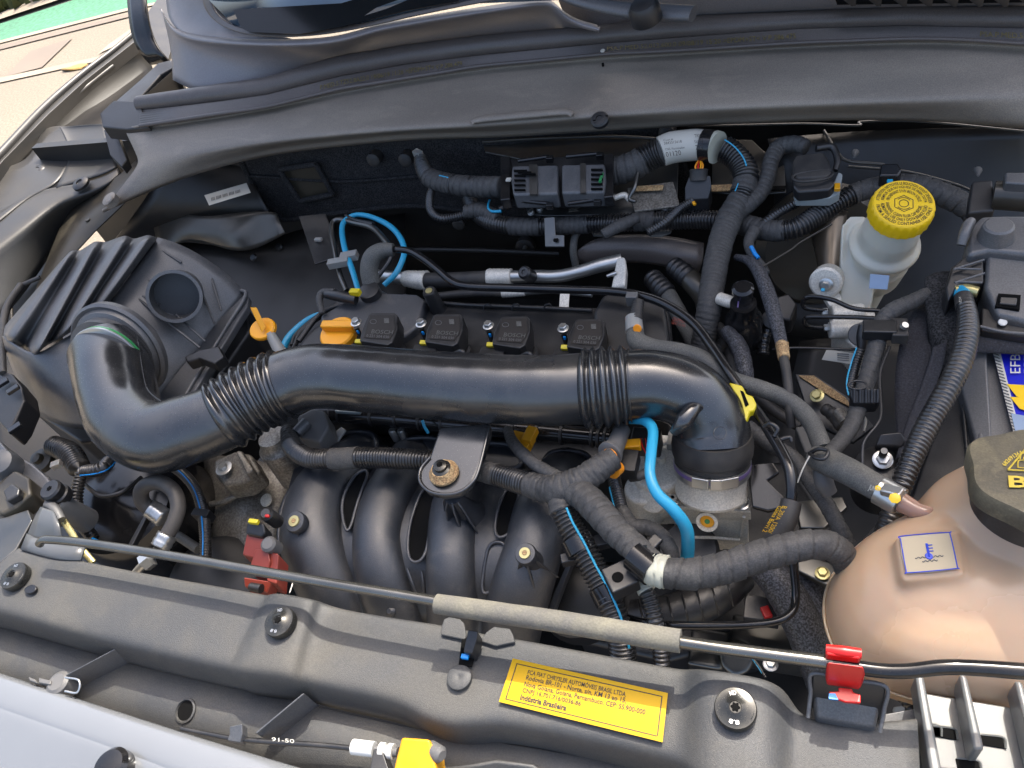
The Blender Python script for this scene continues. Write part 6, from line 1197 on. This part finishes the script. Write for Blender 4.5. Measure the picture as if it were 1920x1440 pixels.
line2([(1908, 876), (1910, 864), (1922, 864), (1922, 876), (1908, 876)]); line2([(1912, 861), (1914, 853)]); line2([(1919, 861), (1922, 853)])
text('BE', CQ(1890, 892), CQ(1962, 894), CQ(1892, 914), M['cap_print'], tc2, lift=.0003, bold=.02)
# ============================================================ WHITE RIBBED BRACKET
wb = T('white_ribbed_bracket', 'translucent white ribbed plastic bracket below the expansion tank', 'bracket', (1830, 1360, -.03))
slab('plate', [(1722, 1296, -.045), (1980, 1340, -.045), (1980, 1560, -.045), (1745, 1560, -.045)], .006, M['white_plastic'], wb, bevel=.002)
for a, b, c_ in (((1715, 1262), (1745, 1450), 17), ((1798, 1262), (1826, 1405), 15), ((1902, 1274), (1945, 1450), 16)):
    slab('rib', [(a[0], a[1], -.012), (a[0]+c_, a[1]+3, -.012), (b[0]+c_+6, b[1], -.012), (b[0], b[1]+2, -.012)], .033, M['white_plastic'], wb, bevel=.003)
for x, y in ((1748, 1362), (1838, 1378), (1792, 1422), (1718, 1356)):
    s_ = slab('slot', [(x, y, -.0435), (x+42, y+6, -.0435), (x+46, y+25, -.0435), (x+4, y+18, -.0435)], .002, M['void'], wb, bevel=0)
    tube('slot_edge', [(x+2, y-1, -.043, 2), (x+43, y+5, -.043, 2), (x+48, y+25, -.043, 2)], M['white_plastic'], s_, seg=6)
slab('dark_backing', [(1650, 1340, -.06), (1760, 1320, -.06), (1980, 1370, -.06), (1980, 1600, -.08), (1700, 1600, -.08)], .02, M['airbox'], wb)
# ============================================================ BATTERY, COVERS
ba = T('battery', 'car battery with black case and blue and yellow label at the right edge', 'battery', (1900, 760, -.03))
slab('case', [(1822, 640, -.050), (1960, 655, -.050), (1990, 960, -.050), (1838, 905, -.050)], .18, M['airbox'], ba, bevel=.004)
slab('label', [(1862, 660, -.044), (1970, 668, -.044), (1990, 840, -.044), (1904, 822, -.044)], .002, M['battery_blue'], ba, bevel=0)
slab('silver_edge', [(1862, 660, -.0425), (1876, 661, -.0425), (1916, 824, -.0425), (1903, 821, -.0425)], .001, M['sticker'], ba, bevel=0)
for i in range(26):
    t = i/26; x = 1862+41*t; y = 661+160*t
    slab('edge_hatch', [(x, y, -.0415), (x+11, y+4, -.0415), (x+11.4, y+5.6, -.0415), (x+.5, y+1.8, -.0415)], .0006, M['ink_grey'], ba, bevel=0)
for y in (720, 744): slab('yellow_stripe', [(1888+(y-720)*.25, y, -.0415), (1985, y+6, -.0415), (1985, y+50, -.0415), (1906+(y-720)*.25, y+23, -.0415)] if y == 720 else [(1894, y, -.0412), (1985, y+4, -.0412), (1985, y+44, -.0412), (1912, y+22, -.0412)], .0006, M['yellow'], ba, bevel=0)
slab('clear_label', [(1896, 775, -.0412), (1985, 790, -.0412), (1990, 838, -.0412), (1906, 818, -.0412)], .0006, M['sticker_blue'], ba, bevel=0)
text('EFB', (1894, 700, -.0408), (1894, 664, -.0408), (1913, 700, -.0408), M['sticker'], ba, lift=.0004)
for i in range(3): decal('print', [(1920, 668+i*12, -.041), (1924, 668+i*12, -.041), (1924, 676+i*12, -.041), (1920, 676+i*12, -.041)], M['sticker'], ba)
bx_ = T('battery_tray', 'black battery tray walls and ribbed side panel left of the battery', 'tray', (1790, 820, -.1))
slab('tray_wall', [(1836, 650, -.035), (1850, 652, -.035), (1866, 905, -.055), (1850, 910, -.055), (1800, 720, -.05)], .16, M['airbox'], bx_, bevel=.003)
slab('tray_side', [(1790, 730, -.07), (1838, 660, -.06), (1856, 910, -.07), (1810, 960, -.075), (1690, 985, -.085), (1740, 840, -.08)], .14, M['black'], bx_, bevel=.004)
for i in range(3): tube('tray_ridge', [(1806+i*16, 760, -.060, 3), (1814+i*16, 860, -.066, 3), (1816+i*14, 950, -.07, 3)], M['black'], bx_, seg=8)
tube('tray_bracket', [(1618, 900, -.06, 3), (1617, 850, -.05, 3), (1622, 825, -.045, 3), (1645, 795, -.04, 3), (1652, 770, -.04, 3), (1650, 700, -.04, 3), (1668, 650, -.04, 3)], M['black'], bx_, seg=8)
bw = T('battery_insulation', 'black felt insulation blanket wrapped in front of the fuse box', 'insulation', (1740, 700, -.05))
grid('blanket', [[(1735, 520, -.02), (1752, 510, -.02), (1775, 507, -.02), (1838, 512, -.025)], [(1732, 545, -.022), (1750, 540, -.02), (1778, 545, -.02), (1842, 560, -.03)], [(1740, 620, -.04), (1758, 640, -.03), (1790, 660, -.03), (1842, 640, -.04)], [(1742, 700, -.08), (1755, 720, -.08), (1782, 730, -.08), (1830, 720, -.08)]], M['felt'], bw, solid=.006)
grid('blanket', [[(1722, 566, -.05), (1738, 575, -.05)], [(1690, 620, -.05), (1750, 650, -.05)], [(1678, 690, -.06), (1742, 770, -.06)], [(1676, 760, -.07), (1720, 830, -.07)], [(1684, 850, -.08), (1690, 900, -.08)]], M['mesh_cloth'], bw, solid=.006)
grid('woven_edge', [[(1816, 622, -.02), (1860, 624, -.02), (1960, 632, -.02)], [(1815, 642, -.022), (1862, 644, -.022), (1960, 655, -.022)], [(1822, 662, -.03), (1862, 662, -.03), (1960, 668, -.03)]], M['mesh_cloth'], bw, solid=.004)
grid('woven_edge', [[(1752, 650, -.03), (1776, 640, -.03)], [(1738, 700, -.045), (1770, 690, -.045)], [(1700, 790, -.06), (1730, 780, -.06)], [(1680, 860, -.07), (1705, 850, -.07)]], M['mesh_cloth'], bw, solid=.004)
fb = T('fuse_box', 'dusty dark grey fuse box cover with round knob and latch at the right edge', 'fuse box', (1870, 500, .03))
slab('cover', [(1826, 418, .035), (1840, 404, .035), (1880, 402, .035), (1960, 402, .035), (1970, 480, .03), (1855, 470, .03), (1815, 478, .03), (1812, 450, .03)], .05, M['airbox'], fb, bevel=.006, seg=3)
slab('cover_step', [(1850, 472, .022), (1970, 470, .022), (1975, 610, .0), (1930, 606, .0), (1870, 590, .004), (1846, 540, .01)], .06, M['airbox'], fb, bevel=.005, seg=3)
lathe('knob', (1870, 434, .040), UP, [(.020, -.01), (.018, 0), (.0165, .008), (.014, .010)], M['airbox'], fb, seg=36)
slab('window', [(1872, 550, .0125), (1914, 553, .0125), (1912, 580, .008), (1866, 574, .008)], .004, M['void'], fb, bevel=0)
slab('window_tab', [(1876, 556, .0135), (1908, 558, .0135), (1906, 572, .011), (1874, 569, .011)], .003, M['black'], fb)
slab('lower_front', [(1840, 575, -.005), (1930, 590, -.005), (1935, 632, -.01), (1838, 618, -.01)], .03, M['black'], fb, bevel=.003)
tube('front_edge', [(1838, 612, .0, 3), (1880, 622, .0, 3), (1925, 626, .0, 3)], M['airbox'], fb, seg=8)
lathe('paint_dot', (1880, 604, -.0035), (0, -.3, 1), [(.0048, 0), (.004, .001)], M['white'], fb, seg=20)
slab('terminal_cover', [(1784, 500, .015), (1812, 478, .02), (1845, 480, .02), (1846, 530, .01), (1800, 530, .01), (1778, 565, .0), (1772, 540, .005)], .035, M['black'], fb, bevel=.003)
for a, b in (((1788, 505), (1845, 487)), ((1790, 530), (1846, 512)), ((1790, 503), (1840, 505)), ((1795, 528), (1842, 530))): tube('cover_fin', [(a[0], a[1], .02, 2.2), (b[0], b[1], .022, 2.2)], M['airbox'], fb, seg=8)
tube('side_latch', [(1802, 460, .03, 8), (1808, 440, .038, 10), (1815, 422, .042, 10), (1822, 414, .042, 8)], M['airbox'], fb, seg=18)
du = T('air_duct', 'dark metal duct end and bracket above the fuse box', 'duct', (1880, 365, .01))
tube('duct', [(1862, 366, .0, 26), (1900, 368, .0, 27), (1990, 374, .0, 28)], M['body_dark'], du, seg=36)
slab('duct_bracket', [(1822, 340, .005), (1862, 336, .005), (1865, 395, -.01), (1815, 400, -.01)], .03, M['black'], du, bevel=.003)
slab('duct_cover', [(1884, 322, .03), (1970, 322, .03), (1975, 348, .028), (1884, 342, .028)], .03, M['airbox'], du, bevel=.003)
st = T('strut_stud', 'zinc flange nut on a stud beside the corrugated battery cable', 'nut', (1656, 855, -.07))
hexbolt('flange_nut', (1655, 862, -.075), (0, -.35, 1), 12, M['zinc'], st, washer=1.5, h=.7)
lathe('stud', (1656, 850, -.062), (0, -.35, 1), [(.0045, -.02), (.0045, .008), (.0035, .010)], M['steel_dark'], st, seg=14)
slab('black_tab', [(1650, 812, -.055), (1690, 808, -.055), (1700, 825, -.06), (1690, 838, -.065), (1640, 836, -.065)], .012, M['black'], st, bevel=.003)
lathe('base', (1655, 872, -.085), UP, [(.030, -.06), (.030, -.004), (.024, 0)], M['black'], st, seg=28)
mp = T('mount_plate', 'grey metal mounting plate with yellowish bolt partly hidden by the expansion tank', 'bracket', (1530, 1060, -.12))
slab('plate', [(1494, 1036, -.13), (1520, 1044, -.13), (1560, 1055, -.13), (1580, 1110, -.13), (1548, 1096, -.13), (1496, 1070, -.13)], .01, M['steel_dark'], mp, bevel=.002)
hexbolt('bolt', (1542, 1075, -.126), UP, 9, M['brass'], mp, washer=1.5)
slab('upper_plate', [(1490, 940, -.13), (1580, 930, -.13), (1590, 950, -.13), (1545, 990, -.13), (1500, 990, -.14)], .01, M['steel_dark'], mp, bevel=.002)
bh2 = T('braided_hose', 'black woven sleeve hoses running down under the tank behind the prop rod', 'hose', (1500, 1140, -.2))
tube('sleeve', [(1430, 1060, -.14, 30), (1465, 1100, -.15, 34), (1500, 1160, -.17, 36), (1530, 1230, -.2, 36), (1550, 1290, -.24, 34)], M['braid'], bh2, mode='braid', pitch=.007, amp=.06, seg=40)
tube('sleeve', [(1485, 1065, -.16, 26), (1515, 1110, -.17, 30), (1545, 1180, -.19, 32), (1565, 1240, -.22, 32)], M['braid'], bh2, mode='braid', pitch=.007, amp=.06, seg=40)
rk = T('red_connector', 'small black connector with a bright red lock deep between harness and hoses', 'connector', (1430, 1140, -.2))
box('connector_body', (1428, 1140, -.19), (.04, .03, .02), M['black'], rk); box('red_lock', (1437, 1146, -.184), (.010, .014, .006), M['red'], rk, X=(1, .5, 0))
gb2 = T('gearbox_parts', 'grey gearbox housing pieces and bolt seen below the prop rod', 'gearbox', (1420, 1230, -.3))
fuse('housing', [box('a', (1440, 1195, -.26), (.09, .05, .05), AC, bevel=0), box('a', (1330, 1215, -.27), (.05, .05, .05), AC, bevel=0), lathe('a', (1380, 1235, -.25), (0, -.5, 1), [(.02, -.05), (.02, 0)], AC, seg=24)], .003, 3, M['steel_dark'], gb2)
hexbolt('bolt', (1445, 1245, -.24), UP, 9, M['zinc'], gb2, washer=1.6)
tube('blue_wire', [(1400, 1220, -.2, 3), (1420, 1245, -.2, 3), (1436, 1270, -.2, 3)], M['conduit'], gb2, seg=8, stripe=(1, 1.2, 0, 1, M['blue']))
tube('lower_hose', [(1560, 1260, -.08, 10), (1640, 1285, -.09, 11), (1690, 1305, -.09, 12), (1722, 1350, -.1, 12)], CD, gb2, mode='corr', pitch=.005)
slab('paint_patch', [(1675, 1325, -.2), (1720, 1318, -.2), (1725, 1360, -.2), (1680, 1350, -.2)], .01, M['sticker'], gb2)
# ============================================================ LEFT LOWER CORNER
fn = T('fan_motor_housing', 'large glossy black round housing below the air hose elbow', 'housing', (210, 960, -.15))
lathe('drum', (215, 930, -.13), (.08, -.25, 1), [(.105, -.20), (.108, -.10), (.100, -.03), (.09, -.012), (.05, 0), (.03, .004)], M['black_gloss'], fn, seg=64)
tube('drum_band', [(160, 910, -.10, 4), (190, 930, -.085, 4), (230, 922, -.085, 4), (265, 895, -.10, 4)], M['black'], fn, seg=10)
slab('stay', [(272, 962, -.09), (278, 964, -.09), (244, 1030, -.10), (236, 1028, -.10)], .01, M['black'], fn)
lathe('lower_drum', (400, 1090, -.24), (.3, -.2, 1), [(.075, -.1), (.075, -.01), (.06, 0)], M['black'], fn, seg=40)
ah = T('curled_gas_hose', 'black rubber hose curled in a hook with silver crimped ends at the front left', 'hose', (305, 950, -.03))
AH = [(292, 962, -.070, 13), (278, 952, -.062, 14), (266, 938, -.05, 14), (266, 918, -.035, 14), (282, 906, -.025, 14), (305, 906, -.02, 14), (326, 922, -.02, 14), (334, 948, -.025, 14), (328, 975, -.03, 14), (314, 1002, -.035, 14), (300, 1026, -.04, 14)]
tube('hose', AH, M['rubber'], ah, u0=.8, u1=9.1, seg=28)
tube('crimp', AH, M['alu'], ah, u0=9.0, u1=10, mode='braid', pitch=.016, amp=.16, rs=1.28, seg=28)
tube('crimp', [(278, 952, -.06, 14), (292, 960, -.068, 15), (308, 972, -.075, 15)], M['alu'], ah, mode='braid', pitch=.014, amp=.16, rs=1.2, seg=28)
tube('pipe_end', [(296, 1030, -.042, 9), (278, 1050, -.05, 8), (262, 1066, -.06, 8), (250, 1080, -.07, 8)], M['alu'], ah, seg=18)
lathe('end_nut', (276, 1052, -.045), (.5, .6, .1), [(.012, -.006), (.012, .006)], M['zinc'], ah, sides=6)
lc = T('left_sensor_harness', 'thin corrugated conduits with blue tracer curling beside the front left housing', 'wiring harness', (360, 950, -.1))
tube('conduit', [(318, 872, -.12, 9), (345, 890, -.11, 10), (368, 920, -.11, 10), (380, 960, -.11, 11), (385, 1000, -.11, 11), (386, 1050, -.12, 11)], CD, lc, mode='corr', pitch=.0042, seg=20, stripe=(.0, 1.4, 0, 1, M['blue_wire']))
tube('conduit', [(205, 865, -.08, 12), (192, 878, -.07, 13), (172, 882, -.07, 13), (155, 886, -.075, 12), (148, 905, -.08, 12), (142, 940, -.09, 13), (150, 975, -.1, 13), (175, 1010, -.11, 12)], CD, lc, mode='corr', pitch=.0052, seg=20, stripe=(4.4, 1.4, 0, .4, M['blue_wire']))
tube('conduit', [(100, 835, -.12, 20), (130, 850, -.12, 22), (150, 880, -.12, 20)], CD, lc, mode='corr', pitch=.006, seg=22)
box('blue_tie', (178, 1015, -.09), (.022, .008, .006), M['blue_wire'], lc, X=(1, -.2, 0)); box('wire_clip', (375, 960, -.10), (.028, .012, .02), M['black'], lc)
tube('grey_pipe', [(325, 1000, -.14, 9), (345, 1012, -.14, 9), (372, 1030, -.14, 9)], M['rubber_grey'], lc, seg=16)
rm = T('rubber_stop', 'round black rubber bump stop on a grey post at the front left corner', 'bump stop', (98, 925, .0))
c = W((98, 920, .005)); u = U(c)
lathe('stop_pad', c, (0, -.1, 1), [(20*u, -.022), (22*u, -.016), (22*u, -.010), (19*u, -.008), (20*u, -.004), (21*u, .003), (18*u, .006)], M['black'], rm, seg=44)
lathe('torx_recess', c+Vector((0, -.0004, .0062)), (0, -.1, 1), [(5*u, 0), (4.8*u, .0003)], M['void'], rm, seg=24, wob=lambda t, h: 1+.18*math.cos(6*t))
lathe('post', (110, 950, -.02), (.1, -.2, 1), [(.018, -.06), (.018, .006), (.014, .012)], M['smoke'], rm, seg=24)
tube('metal_arm', [(118, 975, -.02, 6), (135, 1000, -.02, 6), (150, 1025, -.02, 6), (175, 1055, -.03, 6)], M['brass'], rm, seg=12, flat=.6)
tube('grey_hook', [(90, 945, -.005, 9), (104, 955, -.005, 9), (115, 975, -.01, 8)], M['grey_plastic'], rm, seg=16)
cp = T('clear_plastic_flap', 'smoky grey translucent plastic flap behind the left end of the prop rod', 'flap', (90, 985, 0))
grid('flap', [[(76, 950, .02), (100, 958, .022)], [(64, 970, .02), (110, 980, .024)], [(58, 985, .012), (112, 1002, .016)], [(48, 1010, .0), (120, 1025, .0)]], M['smoke'], cp, sub=2, solid=.002)
grid('flap', [[(50, 1000, .006), (76, 1015, .006), (130, 1012, .004), (160, 1022, .002)], [(38, 1030, .002), (70, 1040, .002), (110, 1050, .002), (150, 1050, .0)]], M['smoke'], cp, sub=1)
hl = T('headlamp_housing', 'grey and black back of the headlamp housing at the left edge', 'headlamp', (30, 900, -.02))
slab('housing_arm', [(-40, 815, -.0), (0, 826, -.0), (16, 845, -.0), (60, 868, -.004), (90, 895, -.008), (100, 915, -.01), (78, 960, -.015), (40, 985, -.02), (-60, 930, -.02)], .04, M['airbox'], hl, bevel=.004)
lathe('lamp_cap', (2, 868, .020), (.3, -.2, 1), [(.020, -.03), (.022, -.004), (.018, .006), (.006, .009)], M['smoke'], hl, seg=28)
slab('black_socket', [(0, 898, .02), (28, 880, .02), (55, 895, .018), (58, 925, .014), (30, 950, .012), (0, 965, .012), (-30, 930, .012)], .04, M['olive'], hl, bevel=.005)
slab('socket_key', [(4, 920, .026), (22, 905, .026), (36, 915, .026), (34, 928, .024), (12, 940, .024)], .012, M['black'], hl, bevel=.003)
slab('lower_wing', [(-60, 985, .0), (0, 972, .004), (52, 955, .006), (60, 975, .006), (30, 1030, .0), (-20, 1070, .0), (-80, 1040, .0)], .03, M['steel_dark'], hl, bevel=.002)
slab('side_clip', [(-30, 700, -.0), (-5, 690, -.0), (22, 700, -.0), (42, 725, -.01), (46, 750, -.01), (30, 790, -.02), (14, 810, -.02), (-30, 760, -.02)], .04, M['black'], hl, bevel=.004)
for x, y in ((2, 716), (22, 728), (25, 800)): box('side_tooth', (x, y, .006), (.012, .02, .006), M['black_gloss'], hl, X=(1, -.7, 0))
em = T('engine_mount', 'cast grey engine mount with a washered bolt under the left bellows', 'engine mount', (430, 875, -.14))
slab('mount_body', [(400, 862, -.15), (440, 845, -.145), (470, 850, -.145), (488, 882, -.15), (460, 905, -.155), (420, 912, -.16), (402, 890, -.155)], .04, M['dirty_metal'], em, bevel=.006)
slab('mount_rib', [(440, 845, -.13), (452, 843, -.13), (476, 880, -.14), (462, 890, -.14)], .03, M['dirty_metal'], em, bevel=.004)
hexbolt('bolt', (420, 878, -.145), UP, 8, M['zinc'], em, washer=2.0)
lathe('panel_bolt', (75, 862, -.13), (.1, -.3, 1), [(.022, -.01), (.02, 0), (.010, .003), (.009, .012), (.004, .014)], M['olive'], em, seg=20)
box('cream_clip', (102, 868, -.1), (.016, .012, .01), M['nylon'], em, X=(1, .6, 0))
vp = T('grey_canister', 'dusty grey metal cylinder with a rim beneath the left bellows', 'canister', (515, 850, -.1))
lathe('canister', (512, 822, -.075), (-.05, .1, 1), [(.026, -.09), (.028, -.085), (.028, -.024), (.0295, -.022), (.0295, -.016), (.026, -.013), (.023, -.006), (.021, .004)], M['dirty_metal'], vp, seg=48)
box('yellow_chip', (548, 838, -.06), (.010, .016, .006), M['brass'], vp, X=(1, -.6, 0)); slab('cream_tab', [(610, 822, -.09), (640, 800, -.09), (648, 806, -.09), (618, 850, -.1)], .004, M['nylon'], vp)
mz = T('maroon_relay_pair', 'two brownish red relay connectors with black plugs behind the prop rod', 'connector', (490, 1030, -.05))
slab('relay', [(462, 1000, -.035), (497, 1004, -.035), (497, 1040, -.045), (480, 1048, -.05), (454, 1040, -.05)], .03, M['maroon'], mz, bevel=.002)
slab('relay', [(478, 1028, -.03), (502, 1030, -.03), (506, 1052, -.035), (500, 1078, -.045), (466, 1070, -.045)], .03, M['maroon'], mz, bevel=.002)
slab('relay_side', [(498, 1030, -.034), (522, 1038, -.034), (518, 1095, -.05), (500, 1090, -.05)], .03, M['maroon'], mz, bevel=.002)
slab('relay_base', [(456, 1082, -.05), (484, 1086, -.05), (510, 1090, -.05), (500, 1112, -.06), (458, 1100, -.06)], .02, M['maroon'], mz, bevel=.002)
slab('plug', [(462, 978, -.022), (494, 980, -.022), (498, 1000, -.03), (490, 1006, -.03), (459, 1000, -.03)], .025, M['black'], mz, bevel=.003)
box('yellow_lock', (474, 976, -.015), (.014, .006, .006), M['yellow_bright'], mz); lathe('grey_plug', (503, 1020, -.025), (.1, -.2, 1), [(.010, -.02), (.010, 0), (.007, .003)], M['grey_plastic'], mz, seg=20)
lathe('plug_ring', (500, 964, -.02), (.1, -.2, 1), [(.009, -.03), (.009, 0), (.006, .004)], M['black'], mz, seg=20); box('red_tip', (500, 966, -.014), (.006, .004, .004), M['red'], mz)
tube('black_rubber', [(470, 1100, -.05, 8), (490, 1104, -.05, 9)], M['black'], mz, seg=12)
tube('stay_line', [(556, 1070, -.1, 1.5), (550, 1090, -.1, 1.5), (543, 1112, -.1, 1.5)], M['zinc'], mz, seg=6)
# ============================================================ OPEN BONNET overhead (out of the frame; shades the engine and shows in glossy parts)
bn = T('bonnet', 'open silver bonnet standing up above the back of the engine bay', 'bonnet', Vector((-.45, 1.4, .2)))
y0, z0, y1, z1 = 1.62, .46, 1.10, 1.26
slab('bonnet_skin', [Vector((-1.45, y0, z0)), Vector((.95, y0, z0)), Vector((.75, y1, z1)), Vector((-1.45, y1, z1))], .012, M['body_dark'], bn, down=(0, .95, .3), bevel=.004)
